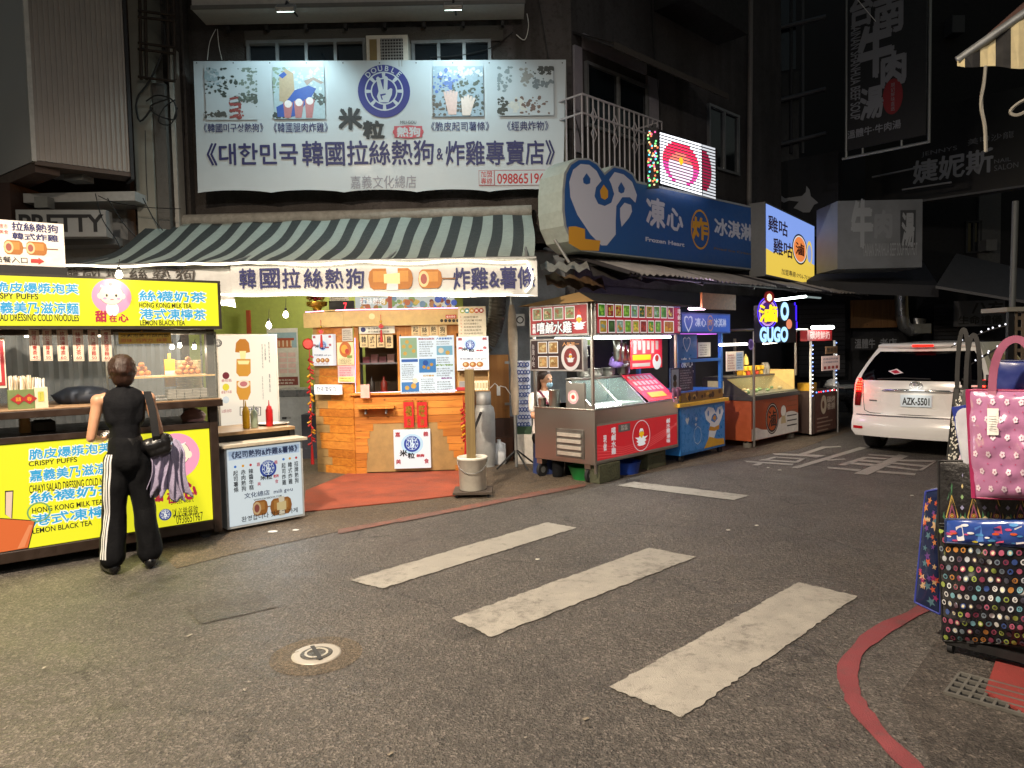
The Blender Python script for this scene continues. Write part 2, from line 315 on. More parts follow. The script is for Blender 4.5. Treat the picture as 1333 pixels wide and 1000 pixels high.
for q in (((510, 191), (545, 195), (902, 90), (862, 86)), ((540, 125), (575, 128), (690, 90), (665, 84)), ((665, 84), (690, 90), (765, 87), (760, 81)), ((412, 117), (425, 126), (660, 138), (692, 128)), ((660, 138), (692, 128), (640, 142), (610, 142)),
          ((345, 155), (375, 157), (440, 138), (420, 135)), ((420, 135), (440, 140), (560, 149), (578, 145)), ((520, 166), (545, 166), (578, 147), (555, 147)), ((345, 153), (365, 148), (545, 160), (530, 167)), ((268, 156), (285, 163), (515, 180), (522, 172)), ((310, 178), (340, 181), (365, 172), (345, 166)), ((680, 150), (700, 156), (792, 150), (780, 145)),
          ((693, 187), (700, 196), (855, 210), (868, 201)), ((955, 206), (940, 215), (1140, 231), (1147, 221)), ((828, 222), (900, 229), (1110, 132), (1060, 124)), ((748, 177), (782, 181), (900, 142), (880, 136)), ((880, 136), (900, 143), (985, 150), (1010, 143)), ((800, 163), (790, 171), (930, 185), (950, 174)), ((850, 149), (840, 157), (970, 168), (990, 158)),
          ((1060, 150), (1040, 158), (1230, 163), (1252, 154)), ((1180, 206), (1150, 208), (1235, 163), (1256, 155)), ((1010, 180), (990, 188), (1150, 208), (1182, 205)), ((1040, 165), (1025, 172), (1185, 188), (1200, 180)), ((905, 121), (903, 128), (1030, 138), (1050, 131))):
    b.poly([SL(x, y) for x, y in q], PNT)
b.done('road_marking_lettering', kind='structure')
b = B(); rc = [(1290, 735), (1205, 790), (1150, 818), (1117, 845), (1104, 868), (1105, 890), (1118, 920), (1145, 955), (1195, 1005), (1240, 1050)]
P3 = []
for i in range(len(rc) - 1):
    for t in (0, .25, .5, .75):
        p = [Vector((*rc[max(0, min(len(rc) - 1, i + k))], 0)) for k in (-1, 0, 1, 2)]
        q = .5 * ((2 * p[1]) + (p[2] - p[0]) * t + (2 * p[0] - 5 * p[1] + 4 * p[2] - p[3]) * t * t + (3 * p[1] - 3 * p[2] + p[3] - p[0]) * t ** 3)
        P3.append(G(q.x, q.y, .006))
L3 = []
for i, p in enumerate(P3):
    t = (P3[min(i + 1, len(P3) - 1)] - P3[max(i - 1, 0)]).normalized(); s = Vector((-t.y, t.x, 0)) * (.042 + random.uniform(-.009, .009)); L3.append((p + s, p - s))
b.add([v for l in L3 for v in l], [(2 * i, 2 * i + 1, 2 * i + 3, 2 * i + 2) for i in range(len(L3) - 1)], paint_mat('743438', .36)); b.done('red_kerb_line', kind='structure')
b = B(); b.poly([G(x, y, .004) for x, y in ((240, 790), (335, 768), (362, 790), (262, 812))], ground_mat('605950', '4c4845', .64, 110, .32)); b.done('asphalt_patch', kind='structure')
b = B(); b.poly([G(x, y, .003) for x, y in ((1170, 905), (1230, 820), (1400, 760), (1700, 1000), (1330, 1100), (1210, 990))], ground_mat('57504a', '3a3632', .7, 90, .4)); b.done('kerbside_concrete', kind='structure')
# manhole cover
c = G(412, 853); t = thing('manhole_cover', 'small round pale metal valve cover set in the asphalt', 'manhole cover', c)
b = B(); b.lathe([(.24, .002), (.15, .0055)], c, ground_mat('6c6050', '5a5045', .72, 130, .3), 32); b.done('mortar_ring', t)
b = B(); b.lathe([(.13, .004), (.128, .009), (.118, .010)], c, mt('98938a', .5, .3), 36); b.done('rim', t)
b = B(); b.lathe([(.085, .0105), (.08, .0135)], c, mt('4a4742', .5, .6, bump=.4), 30); b.box(c + Vector((0, 0, .015)), (.022, .19, .004), BLK, .5)
for k in range(12):
    a = k * .5236 + .2; b.box(c + Vector((.055 * math.cos(a), .055 * math.sin(a), .0145)), (.012, .028, .003), mt('a8a397', .5, .3), a)
b.done('lid', t)
# drain grate + red mat at the kerb
gA, gB, gC = G(1230, 905), G(1262, 862), G(1332, 890)
b = B(); u = (gB - gA); L = u.length; u.normalize(); v = Vector((u.y, -u.x, 0))
b.add([gA + Vector((0, 0, .0045)), gA + u * .26 + Vector((0, 0, .0045)), gA + u * .26 + v * .55 + Vector((0, 0, .0045)), gA + v * .55 + Vector((0, 0, .0045))], [(0, 1, 2, 3)], mt('0c0c0c', .9))
for i in range(5): q = gA + u * (.26 * i / 4) + v * .275 + Vector((0, 0, .012)); b.box(q, (.55, .014, .014), mt('6d6b66', .55, .5), math.atan2(v.y, v.x))
for i in range(13): q = gA + u * .13 + v * (.55 * i / 12) + Vector((0, 0, .01)); b.box(q, (.26, .012, .012), mt('6d6b66', .55, .5), math.atan2(u.y, u.x))
tag(b.done('drain_grate'), 'grey metal drain grate in the concrete beside the bag rack', 'drain grate')
b = B(); p = [G(x, y) for x, y in ((1282, 905), (1297, 862), (1420, 890), (1440, 990))]
b.hexa([q + Vector((0, 0, .006)) for q in p] + [q + Vector((0, 0, .018)) for q in p], mt('7c2a26', .85, bump=.5, bscale=180)); tag(b.done('rubber_mat'), 'dark red ribbed mat beside the drain grate under the bag rack', 'mat')
b = B(); p = [G(x, y) for x, y in ((395, 668), (520, 655), (632, 642), (612, 612), (455, 617), (398, 640))]
n = len(p); b.add([q + Vector((0, 0, .007)) for q in p] + [q + Vector((0, 0, .016)) for q in p], [tuple(range(n, 2 * n))] + [(i, (i + 1) % n, (i + 1) % n + n, i + n) for i in range(n)], mt('8a4029', .85, var=.35, scale=3, bump=.7, bscale=140)); tag(b.done('floor_mat'), 'large worn red mat in front of the wooden kiosk', 'mat')
b = B()   # scraps of litter
for k in range(44):
    x, y = random.uniform(20, 1180), random.uniform(640, 985); q = G(x, y, .009); s = random.choice((.004, .006, .008, .014))
    M = Matrix.Translation(q) @ Matrix.Rotation(random.uniform(0, 6), 4, 'Z') @ Matrix.Rotation(random.uniform(-.2, .2), 4, 'X')
    b.box(q, (s * random.uniform(1, 3), s, .002), random.choice((mt('8f8a80', .7), mt('6f675a', .8), mt('5e5546', .8), mt('35312c', .8))), M=M)
for x, y, s in ((355, 692, .07), (385, 690, .05), (700, 728, .03), (985, 684, .03), (1015, 612, .04), (1000, 609, .03), (948, 690, .03), (1187, 645, .03)): b.lathe([(s * .5, 0), (s * .42, .003)], G(x, y, .009), mt('b8b4aa', .6), 9, 1.3)
b.done('litter', kind='stuff')
# ================================================================ MAIN BUILDING
MF = Fr((-6, 10.4), (0, 10.4)); CX, CY = .95, 10.4; RF = Fr((CX, CY), (CX + ST.x, CY + ST.y))
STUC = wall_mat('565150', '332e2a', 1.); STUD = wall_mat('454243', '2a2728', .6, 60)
bld = thing('apartment_building', 'grubby brown stucco corner building behind the stalls and the big white banner', 'building', (-2, 10.5, 0))
b = B(); b.box((-2.225, 10.55, 6.3), (6.35, .3, 6.6), STUC)
b.box((-5.2, 10.55, 1.5), (.4, .3, 3), STUC); b.box((.1, 10.62, 1.5), (1.6, .16, 3), mt('747a80', .8, var=.2))
b.done('front_wall', bld)
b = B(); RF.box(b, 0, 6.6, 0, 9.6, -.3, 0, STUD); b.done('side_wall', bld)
b = B(); b.box((-2.2, 11.6, 3.06), (6.2, 2.4, .1), mt('b9b4a8', .8)); b.done('ceiling', bld)
GRN = mt('a0aa58', .8, var=.1)
b = B(); b.box((-2.2, 12.85, 1.5), (6.2, .1, 3), GRN); b.box((-5.2, 11.8, 1.5), (.1, 2.2, 3), GRN); b.box((.85, 11.7, 1.5), (.1, 2.0, 3), mt('8d9498', .8)); b.done('shop_wall', bld)
def window(fr, x0, y0, x1, y1, par, n=2, fm=None, d=.0):
    fm = fm or mt('7d8084', .45, .5); b = B(); u0, z1 = fr.px(x0, y0, d); u1, z0 = fr.px(x1, y1, d); f = .045
    fr.box(b, u0, u1, z1 - f, z1, d, d + .06, fm); fr.box(b, u0, u1, z0, z0 + f, d, d + .06, fm)
    for i in range(n + 1):
        u = u0 + (u1 - u0 - f) * i / n; fr.box(b, u, u + f, z0 + f, z1 - f, d, d + .055, fm)
    o = b.done('window', par); b = B(); fr.box(b, u0 + .01, u1 - .01, z0 + .01, z1 - .01, d - .01, d + .012, WIN); b.done('pane', o); return o
window(MF, 322, 55, 478, 92, bld, 4); window(MF, 536, 55, 640, 92, bld, 3)
b = B()   # perforated mesh band over the strip window
MF.pbox(b, 318, 40, 655, 53, 0, .05, mt('5a5753', .7, .3, bump=.9, bscale=90)); b.done('mesh_band', bld)
TILE = mt('8b8790', .6, bump=.8, bscale=70)
b = B()
for q in ((748, 58, 760, 200), (843, 98, 858, 170)): RF.pbox(b, *q, 0, .04, TILE)
RF.pbox(b, 760, 62, 842, 80, 0, .039, TILE); b.done('tiled_surround', bld)
window(RF, 760, 80, 842, 190, bld, 2); window(RF, 920, 135, 960, 230, bld, 2)
b = B()   # rain hood over the side window
u0, z0 = RF.px(745, 45); u1, z1 = RF.px(858, 95, 0)
b.poly([RF.pt(u0, z0 + .05), RF.pt(u1 + .9, z0 + .05), RF.pt(u1 + .9, z0 - .35, .75), RF.pt(u0, z0 - .35, .75)], mt('47423f', .8, var=.2)); b.poly([RF.pt(u0, z0 + .02), RF.pt(u0, z0 - .42, .75), RF.pt(u0, z0 - .38, .75), RF.pt(u0, z0 + .05)], DARK)
RF.box(b, u0, u1 + .9, z0 - .43, z0 - .34, .74, .76, mt('39342f', .8)); b.done('rain_hood', bld)
t = thing('window_cage', 'white barred window cage over the side window', 'window grille', RF.ptx(800, 200)); b = B(); Wm = mt('a7a3a8', .5)
u0, zt = RF.px(757, 122, .45); u1, zb = RF.px(862, 245, .45)
for z in (zt, (zt + zb) / 2 + .25, zb): RF.box(b, u0, u1, z - .012, z + .012, .44, .462, Wm); RF.box(b, u0, u0 + .022, z - .011, z + .011, 0, .45, Wm); RF.box(b, u1 - .022, u1, z - .011, z + .011, 0, .45, Wm)
n = 16
for i in range(n + 1):
    u = u0 + (u1 - u0) * i / n; RF.box(b, u - .008, u + .008, zb, zt, .445, .461, Wm)
for i in range(0, n, 4):
    for z in (zt - .25, zt - .5): u = u0 + (u1 - u0) * (i + 1.5) / n; q = (u1 - u0) / n; b.tube([RF.pt(u, z, .465), RF.pt(u + q * .5, z + .1, .465), RF.pt(u + q, z, .465), RF.pt(u + q * .5, z - .1, .465), RF.pt(u, z, .465)], .008, Wm, 5)
for d in (.15, .3): RF.box(b, u0 + .004, u0 + .02, zb, zt, d, d + .016, Wm)
b.done('bars', t)
b = B(); b.tube([RF.ptx(977, 0, .08) + Vector((0, 0, 2)), RF.ptx(977, 0, .08), RF.ptx(975, 300, .08)], .05, mt('6f6a68', .6), 10); b.done('drainpipe', bld)
b = B(); RF.pbox(b, 893, -60, 974, 45, 0, .6, mt('201f20', .8)); b.done('balcony_box', bld)
# AC unit
ac = thing('air_conditioner', 'old window air conditioner above the big white banner', 'air conditioner', MF.ptx(504, 78)); b = B(); u0, u1, z0, z1 = MF.pbox(b, 476, 46, 532, 92, 0, .32, mt('b5b0a6', .6)); b.done('casing', ac, bev=.01)
b = B(); MF.box(b, u0 + .2, u1 - .07, z0 + .05, z1 - .05, .32, .325, DARK)
for i in range(10): z = z0 + .06 + (z1 - z0 - .12) * i / 9; MF.box(b, u0 + .2, u1 - .07, z - .005, z + .005, .325, .335, GALV)
for i in range(8): u = u0 + .22 + (u1 - u0 - .31) * i / 7; MF.box(b, u - .004, u + .004, z0 + .05, z1 - .05, .335, .34, GALV)
b.done('grille', ac); b = B(); MF.box(b, u0 + .05, u0 + .15, z0 + .08, z1 - .06, .32, .33, mt('6d5c35', .6)); b.done('control_panel', ac)
# upper light box with floodlights
UF = Fr((-6, 9.75), (0, 9.78)); b = B(); t = thing('upper_sign_box', 'long unlit pale sign box at the top above the banner', 'sign', UF.ptx(465, 12))
u0, zb = UF.px(250, 13, 0); u1, _ = UF.px(683, 13, 0); UF.box(b, u0, u1, zb, zb + 1.6, -.45, 0, mt('a5a19c', .6)); b.done('box', t); b = B()
UF.box(b, u0 - .01, u1 + .01, zb, zb + .05, 0, .02, mt('66635f', .5, .4))
for i in range(8): u = u0 + .3 + (u1 - u0 - .6) * i / 7; UF.box(b, u - .02, u + .02, zb - .09, zb - .02, -.5, -.42, DARK)
b.done('trim', t)
BF = Fr((-4.6, 9.93), (.9, 10.16))
for x, y, pw in ((372, 10, 34), (590, 8, 34)):
    p = UF.ptx(x, y, .5); t = thing('floodlight', 'lit floodlight on an arm above the ' + ('left' if x < 500 else 'right') + ' half of the white banner', 'floodlight', p, 'floodlights over the banner')
    b = B(); b.tube([p + Vector((0, .5, .12)), p + Vector((0, .05, .10)), p + Vector((0, 0, .03))], .014, DARK, 6); b.done('arm', t)
    M = Matrix.Translation(p) @ Matrix.Rotation(R(38), 4, 'X'); b = B(); b.box(p, (.24, .15, .06), mt('8f9191', .4, .5), M=M); b.done('housing', t, bev=.008)
    b = B(); b.box(p, (.21, .12, .006), tubes('e2fff4', 9), M=M @ Matrix.Translation((0, 0, -.034))); b.done('lens', t)
    q = BF.ptx(x, 165); lamp('SPOT', 'floodlight_lamp', p + Vector((0, -.04, -.09)), pw * 2.5, (.72, .97, 1.0), .08, q + Vector((0, 0, .1)), 128, parent=t)
# ---------------------------------------------------------------- big banner
b = B(); t = thing('banner', 'big white hot dog shop banner with blue lettering on the building front', 'banner', BF.ptx(496, 248)); NX = 60
BW = mt('b3bec6', .45, var=.04, scale=2); rows = []
top = [BF.px(251 + (737 - 251) * i / NX, 79 - 2 * i / NX, .02) for i in range(NX + 1)]; bot = []
for i in range(NX + 1):
    f = i / NX; x = 257 + (733 - 257) * f; s = abs(math.sin(f * math.pi * 5)) ** .7 * 3.5; bot.append(BF.px(x, 251 - s + (-2) * f, .02))
vs = []; NZ = 6
for i in range(NX + 1):
    for j in range(NZ + 1): g = j / NZ; vs.append(BF.pt(top[i][0] * (1 - g) + bot[i][0] * g, top[i][1] * (1 - g) + bot[i][1] * g, .012 * math.sin(i * .9) * math.sin(g * 3.1) * 0))
b.add(vs, [(i * (NZ + 1) + j, i * (NZ + 1) + j + 1, (i + 1) * (NZ + 1) + j + 1, (i + 1) * (NZ + 1) + j) for i in range(NX) for j in range(NZ)], BW, True); b.done('cloth', t)
b = B(); u0, z0 = BF.px(251, 79); u1, z1 = BF.px(737, 77); BF.box(b, u0, u1, z0 - .05, z0, -.06, -.02, GALV)
u2, z2 = BF.px(257, 247); BF.box(b, u0, u1, z2, z2 + .05, -.06, -.02, GALV)
for f in (0, .25, .5, .75, 1): u = u0 + (u1 - u0 - .04) * f; BF.box(b, u, u + .04, z2 + .05, z0 - .05, -.06, -.02, GALV)
b.done('frame', t)
b = B(); d = .008
for i in range(11): BF.disc(b, 256 + 47.6 * i, 82, .9, d, DARK, n=8)
for s, x0, y0, x1, y1 in (('《韓國미구상熱狗》', 265, 161, 343, 172), ('《韓國腿肉炸雞》', 356, 160, 427, 172), ('《脆皮起司薯條》', 561, 159, 637, 170), ('《經典炸物》', 660, 158, 714, 170)): BF.text(b, s, x0, y0, x1, y1, d, INK, .008)
BF.text(b, '《대한민국', 269, 187, 388, 214, d, INK, .022); BF.text(b, '韓國拉絲熱狗', 393, 184, 565, 214, d, INK, .018); BF.text(b, '&', 568, 193, 577, 208, d, INK, .01); BF.text(b, '炸雞專賣店》', 580, 184, 722, 214, d, INK, .018)
BF.text(b, '嘉義文化總店', 456, 229, 542, 245, d, mt('8f8d98', .6, var=0), -.012)
BF.rect(b, 623, 222, 719, 241, d, mt('9a5a60', .6, var=0)); BF.rect(b, 623.6, 222.6, 643, 240.5, d, BW); BF.rect(b, 644, 222.6, 718.4, 240.5, d, BW)
BF.text(b, '加盟', 626, 223, 641, 231, d, REDK, .01); BF.text(b, '專線', 626, 232, 641, 240, d, REDK, .01); BF.text(b, '0988651967', 647, 226, 716, 239, d, REDK, .02)
def logo(fr, b, x, y, ry, d, blue, white, txt='DOUBLE'):   # round V-sign emblem
    fr.disc(b, x, y, ry, d, blue, n=40); fr.disc(b, x, y, ry * .74, d, white, n=36); 
    for k in range(8): fr.disc(b, x, y, ry * .69, d, blue, a0=k * .7854 + .1, a1=k * .7854 + .69, inner=.74, n=6)
    fr.disc(b, x, y, ry * .46, d, blue, n=30)
    u, z = fr.px(x, y, d); r = fr.px(x, y - ry, d)[1] - z; P = lambda *a: fr.upoly(b, [(u + p * r, z + q * r) for p, q in a], d, white)
    P((-.2, -.42), (.16, -.42), (.3, -.12), (.27, .02), (.02, .08), (-.2, .02), (-.28, -.2))
    P((-.2, -.05), (-.02, .02), (-.14, .5), (-.22, .56), (-.29, .5)); P((-.02, 0), (.13, .05), (.16, .52), (.08, .58), (.01, .52)); P((.12, .02), (.26, .12), (.32, .08), (.3, -.1), (.2, -.16))
    fr.upoly(b, [(u - .16 * r, z - .12 * r), (u + .05 * r, z - .08 * r), (u + .07 * r, z - .13 * r), (u - .1 * r, z - .18 * r), (u - .05 * r, z - .32 * r), (u - .1 * r, z - .32 * r)], d, blue)
    for i, ch in enumerate(txt):
        a = math.pi / 2 + .75 - 1.5 * i / (len(txt) - 1); vs, fs, (a0, b0, a1, b1) = glyphs(ch, .02); e = fr.off(b, d); h = .2 * r; c = (b0 + b1) / 2; hx = (a0 + a1) / 2
        q = h / .72; w = []
        for p0, p1 in vs: X = (p0 - hx) * q; Y = (p1 - c) * q; w.append(fr.pt(u + .865 * r * math.cos(a) + X * math.sin(a) + Y * math.cos(a), z + .865 * r * math.sin(a) - X * math.cos(a) + Y * math.sin(a), e))
        b.add(w, fs, white)
BLU = mt('2b357f', .5, var=0)
logo(BF, b, 500, 119, 34.5, d, BLU, BW)
BF.text(b, '米', 441, 141, 471, 168, d, mt('2b2f33', .6, var=0), .05); BF.text(b, '粒', 473, 158, 500, 180, d, mt('2b2f33', .6, var=0), .05)
u, z = BF.px(531.5, 172, d); BF.udisc(b, u, z, .215, .09, d, mt('b4525e', .6, var=0)); BF.rect(b, 513, 164.5, 550, 179, d, mt('b4525e', .6, var=0)); BF.text(b, '熱狗', 517, 166, 547, 178, d, BW, .04); BF.text(b, 'MILI-GOU', 521, 157.5, 542, 161.5, d, BLK)
def photo(fr, b, x0, y0, x1, y1, d, base, blobs, seed, n=60):   # a printed picture made of patches of colour
    k0 = b.k; rr = random.Random(seed); fr.rect(b, x0, y0, x1, y1, d, base)
    for k in range(n * 2):
        cx, cy, sx, sy, m = blobs[k % len(blobs)]; px = x0 + (x1 - x0) * min(.97, max(.03, cx + rr.gauss(0, sx))); py = y0 + (y1 - y0) * min(.97, max(.03, cy + rr.gauss(0, sy)))
        w = (x1 - x0) * rr.uniform(.010, .05); h = w * rr.uniform(.5, 1.2); q = []
        for i in range(7): a = i * .9; f = rr.uniform(.6, 1.1); q.append((min(x1, max(x0, px + w * f * math.cos(a))), min(y1, max(y0, py - h * f * math.sin(a)))))
        fr.quad(b, q, d, m); b.k -= .85
    return k0
pm = lambda h: mt(h, .5, var=.1, scale=30)
photo(BF, b, 266, 88, 336, 156, d, BW, [(.3, .3, .18, .17, pm('3f4a48')), (.85, .25, .1, .18, pm('6f7d76')), (.15, .15, .1, .1, pm('8fa3ad')), (.6, .85, .05, .1, pm('8e4a4a')), (.25, .9, .12, .03, pm('4c4f4e')), (.85, .6, .1, .04, pm('55605c'))], 3, 150)
for k in range(8): BF.quad(b, [(299, 124 + k * 4), (310, 122 + k * 4), (311, 124.5 + k * 4), (300, 126.5 + k * 4)], d, pm('8e4a4a') if k % 2 else BW)
photo(BF, b, 355, 88, 424, 155, d, pm('9fb4bd'), [(.1, .2, .1, .15, pm('7d8f80')), (.85, .62, .1, .06, pm('45504f')), (.2, .95, .12, .03, pm('3a4648')), (.7, .2, .2, .1, pm('c0ccd0'))], 5, 90)
BF.quad(b, [(364, 100), (372, 90), (382, 96), (384, 120), (372, 134), (364, 132)], d, pm('a8967d')); BF.quad(b, [(372, 134), (384, 118), (402, 112), (412, 116), (404, 130), (384, 152), (362, 153), (360, 140)], d, pm('2f52a0')); BF.quad(b, [(363, 99), (370, 94), (374, 98), (368, 103)], d, pm('2f52a0')); BF.quad(b, [(396, 106), (408, 101), (422, 108), (418, 110), (408, 105), (400, 112)], d, pm('9a8880'))
for k in range(3): BF.quad(b, [(369 + 14 * k, 134 - 2 * k), (382 + 14 * k, 134 - 2 * k), (379 + 14 * k, 154), (371 + 14 * k, 154)], d, pm('a96f72')); BF.disc(b, 375.5 + 14 * k, 136 - 2 * k, 5, d, pm('d6cfd0'), n=10)
photo(BF, b, 563, 87, 630, 152, d, pm('8fa4b4'), [(.25, .35, .12, .1, pm('4a6ab0')), (.55, .4, .25, .12, pm('3f4a40')), (.3, .8, .3, .1, pm('5a5650')), (.75, .75, .15, .12, pm('444b45')), (.6, .1, .2, .06, pm('c6d2d8'))], 8, 130)
for k in range(5): BF.quad(b, [(577 + 4 * k, 118 + abs(k - 2)), (580 + 4 * k, 118 + abs(k - 2)), (590 + k, 150), (584 + k, 150)], d, pm('cdb0aa')); BF.quad(b, [(600 + 4 * k, 124 + abs(k - 2) * 2), (603 + 4 * k, 124 + abs(k - 2) * 2), (608 + k, 151), (602 + k, 151)], d, pm('d2c2bb'))
photo(BF, b, 647, 87, 721, 151, d, BW, [(.1, .3, .1, .1, pm('7d8a90')), (.5, .2, .06, .1, pm('8d8f8e')), (.85, .08, .1, .04, pm('3f4545')), (.1, .85, .05, .1, pm('3d423f')), (.6, .8, .1, .08, pm('6d5a55')), (.8, .35, .12, .05, pm('6f7c84')), (.35, .8, .1, .1, pm('c3c6c2'))], 9, 130)
b.done('lettering', t)
# ---------------------------------------------------------------- LED screen sign + box signs on the side street
LF = Fr(RF.ptx(856, 200, .9)[:2], (RF.ptx(856, 200, .9) + ST)[:2])
t = thing('screen_sign', 'lit LED screen showing a red emblem above the blue ice cream sign', 'screen', LF.ptx(885, 245)); b = B()
u0, z0 = LF.px(829, 247, .05); LF.quad  # anchor
LF.pbox(b, 857, 168, 934, 247, -.14, .0, mt('18181c', .5)); b.box(LF.ptx(850, 205, -.35), (.05, .3, .9), mt('2a2a2c', .6)); b.done('cabinet', t)
b = B(); ys = 17; pts = lambda x, f: 172 + (x - 858) * .29 + f * (240 - 172)
for k in range(ys):
    for x0, x1, s in ((859, 913, 2.2), (914, 931, .8)):
        f0, f1 = k / ys, (k + .6) / ys
        c = 'f4f8ff'
        LF.quad(b, [(x0, pts(x0, f0)), (x1, pts(x1, f0)), (x1, pts(x1, f1)), (x0, pts(x0, f1))], .004, glow(c, s))
        if 1 < k < 15:
            h = math.sqrt(max(0, 1 - ((k - 8) / 7) ** 2)) * 24; m = 886
            if x0 == 859: LF.quad(b, [(m - h, pts(m - h, f0)), (m + h, pts(m + h, f0)), (m + h, pts(m + h, f1)), (m - h, pts(m - h, f1))], .007, glow('ff2a55' if k < 9 else 'e8409a', 1.6))
            else: LF.quad(b, [(914, pts(914, f0)), (914 + h * .5, pts(914 + h * .5, f0)), (914 + h * .5, pts(914 + h * .5, f1)), (914, pts(914, f1))], .007, glow('b0204a', .8))
            g = math.sqrt(max(0, 1 - ((k - 9.5) / 5) ** 2)) * 16 if k >= 5 else 0
            if x0 == 859 and g > 2: LF.quad(b, [(m - g, pts(m - g, f0)), (m + g, pts(m + g, f0)), (m + g, pts(m + g, f1)), (m - g, pts(m - g, f1))], .010, glow('f6d8ee' if k > 7 else 'ff7a6a', 1.6))
LF.disc(b, 886, 210, 5, .014, glow('ffb020', 1.6), n=12)
for k in range(70):
    x = random.uniform(843, 856); y = random.uniform(172, 242); p = D(x, y, LF.ptx(857, 200).y); b.box(p + Vector((0, -.02, 0)), (.022, .01, .022), glow(random.choice(('60e0ff', 'ff8050', '80ff90', 'ff60a0', 'ffe0a0')), 1.6))
b.done('screen', t); b = B(); q = LF.ptx(857, 200); b.box(D(849.5, 206, q.y + .03), (.17, .03, .86), BLACK); b.done('side_panel', t)
FZ = Fr((.5, 8.9), (.5 + ST.x, 8.9 + ST.y)); t = thing('shop_sign', 'large blue ice cream sign with a white heart of two birds', 'sign', FZ.ptx(860, 330))
BL = mt('1f4f8f', .4, var=.05); BLs = mt('275f9f', .4); FW = mt('b9bccc', .4, var=0); OR = mt('c8912f', .5, var=0)
def prism(fr, b, uv, d0, d1, mf, ms):
    n = len(uv); f = [fr.pt(u, z, d1) for u, z in uv]; k = [fr.pt(u, z, d0) for u, z in uv]; b.poly(f, mf); b.poly(k[::-1], ms); b.add(f + k, [(i, i + n, (i + 1) % n + n, (i + 1) % n) for i in range(n)], ms, False)
Q = lambda l: [FZ.px(700 + x * .285, 180 + y * .285) for x, y in l]
SIDE = mt('9fa9a4', .6)
outl = [(200, 515), (150, 470), (120, 400), (112, 330), (112, 240), (120, 160), (145, 115), (185, 90), (235, 92), (275, 115), (305, 158), (345, 125), (395, 135), (435, 160), (455, 195), (1008, 318), (1008, 605)]
b = B(); prism(FZ, b, Q(outl), -.42, 0, mt('8f9499', .5), SIDE); b.done('box', t); b = B(); d = .004
FZ.upoly(b, Q([(205, 510), (158, 465), (130, 400), (122, 330), (122, 240), (130, 165), (152, 122), (187, 100), (232, 100), (270, 122), (305, 170), (347, 134), (393, 144), (430, 168), (450, 205), (1000, 325), (1000, 597)]), d, BL)
FZ.upoly(b, Q([(290, 490), (240, 440), (180, 350), (148, 270), (143, 200), (160, 145), (195, 118), (235, 122), (268, 150), (290, 195), (265, 225), (258, 265), (275, 300), (305, 310), (335, 295), (348, 255), (335, 210), (325, 190), (350, 155), (390, 165), (430, 200), (452, 260), (445, 295), (420, 270), (385, 270), (358, 310), (355, 380), (355, 440), (315, 490)]), d, FW)
for l, m in (([(205, 185), (222, 160), (240, 185), (238, 207), (222, 212), (208, 205)], BL), ([(366, 225), (380, 200), (397, 230), (393, 248), (380, 253), (368, 245)], BL), ([(283, 240), (300, 212), (320, 240), (320, 270), (305, 282), (288, 272)], OR), ([(375, 320), (395, 295), (425, 305), (430, 335), (415, 365), (382, 405), (375, 360)], FW), ([(140, 405), (170, 402), (215, 415), (215, 460), (285, 468), (278, 515), (195, 512), (140, 480)], OR)): FZ.upoly(b, Q(l), d, m)
T = lambda s, x0, y0, x1, y1, m, bo=.02: FZ.text(b, s, 700 + x0 * .285, 180 + y0 * .285, 700 + x1 * .285, 180 + y1 * .285, d, m, bo)
T('凍', 497, 268, 580, 412, FW, .04); T('心', 590, 315, 662, 425, FW, .04); T('Frozen Heart', 492, 450, 670, 497, FW, .03)
FZ.disc(b, 911.5, 299, 26, d, OR, k=.86, inner=.9, n=40); T('炸', 707, 358, 777, 468, OR, .04); T('冰淇淋', 808, 362, 980, 470, FW, .04); T('Fried Ice Cream', 805, 497, 980, 535, mt('6f5f45', .5, var=0), .02); b.done('lettering', t)
CF = Fr(FZ.ptx(997, 310, .25)[:2], (FZ.ptx(997, 310, .25) + Vector((.60, .8, 0)))[:2])
t = thing('light_box_sign', 'lit blue and yellow braised chicken light box on the corner over the carts', 'sign', CF.ptx(1028, 365)); b = B()
u0, z1 = CF.px(997, 265); u1, z0 = CF.px(1060, 369); zz0 = CF.px(997, 357)[1]
CF.box(b, u0 - .02, u1 + .02, zz0 - .03, z1 + .03, -.28, -.004, mt('5a5c5e', .5)); b.done('box', t); b = B(); d = 0
CF.urect(b, u0, zz0, u1, z1, d, glow('86a5f0', .95)); zm = zz0 + (z1 - zz0) * .42
CF.upoly(b, [(u0, zz0), (u1, zz0), (u1, zm - .1)] + [(u1 + (u0 - u1) * i / 8, zm - .1 * math.cos(i * .9)) for i in range(1, 9)], d, glow('f2cf52', .9))
W_ = u1 - u0; H_ = z1 - zz0; UT = lambda s, a, c, e, f, m, bo=.02: CF.utext(b, s, u0 + W_ * a, zz0 + H_ * c, u0 + W_ * e, zz0 + H_ * f, d, m, bo)
K = glow('3a1c3c', .25); UT('雞咕', .04, .64, .40, .86, K); UT('雞咕', .13, .33, .50, .56, K); uc, zc = u0 + W_ * .66, zz0 + H_ * .52
CF.udisc(b, uc, zc, W_ * .165, H_ * .245, d, glow('2c1c2c', .25)); CF.udisc(b, uc, zc, W_ * .148, H_ * .22, d, glow('f0f0f0', .8)); CF.udisc(b, uc, zc, W_ * .135, H_ * .2, d, glow('f08a4a', .95)); UT('滷', .57, .43, .75, .62, glow('5c2018', .3), .03)
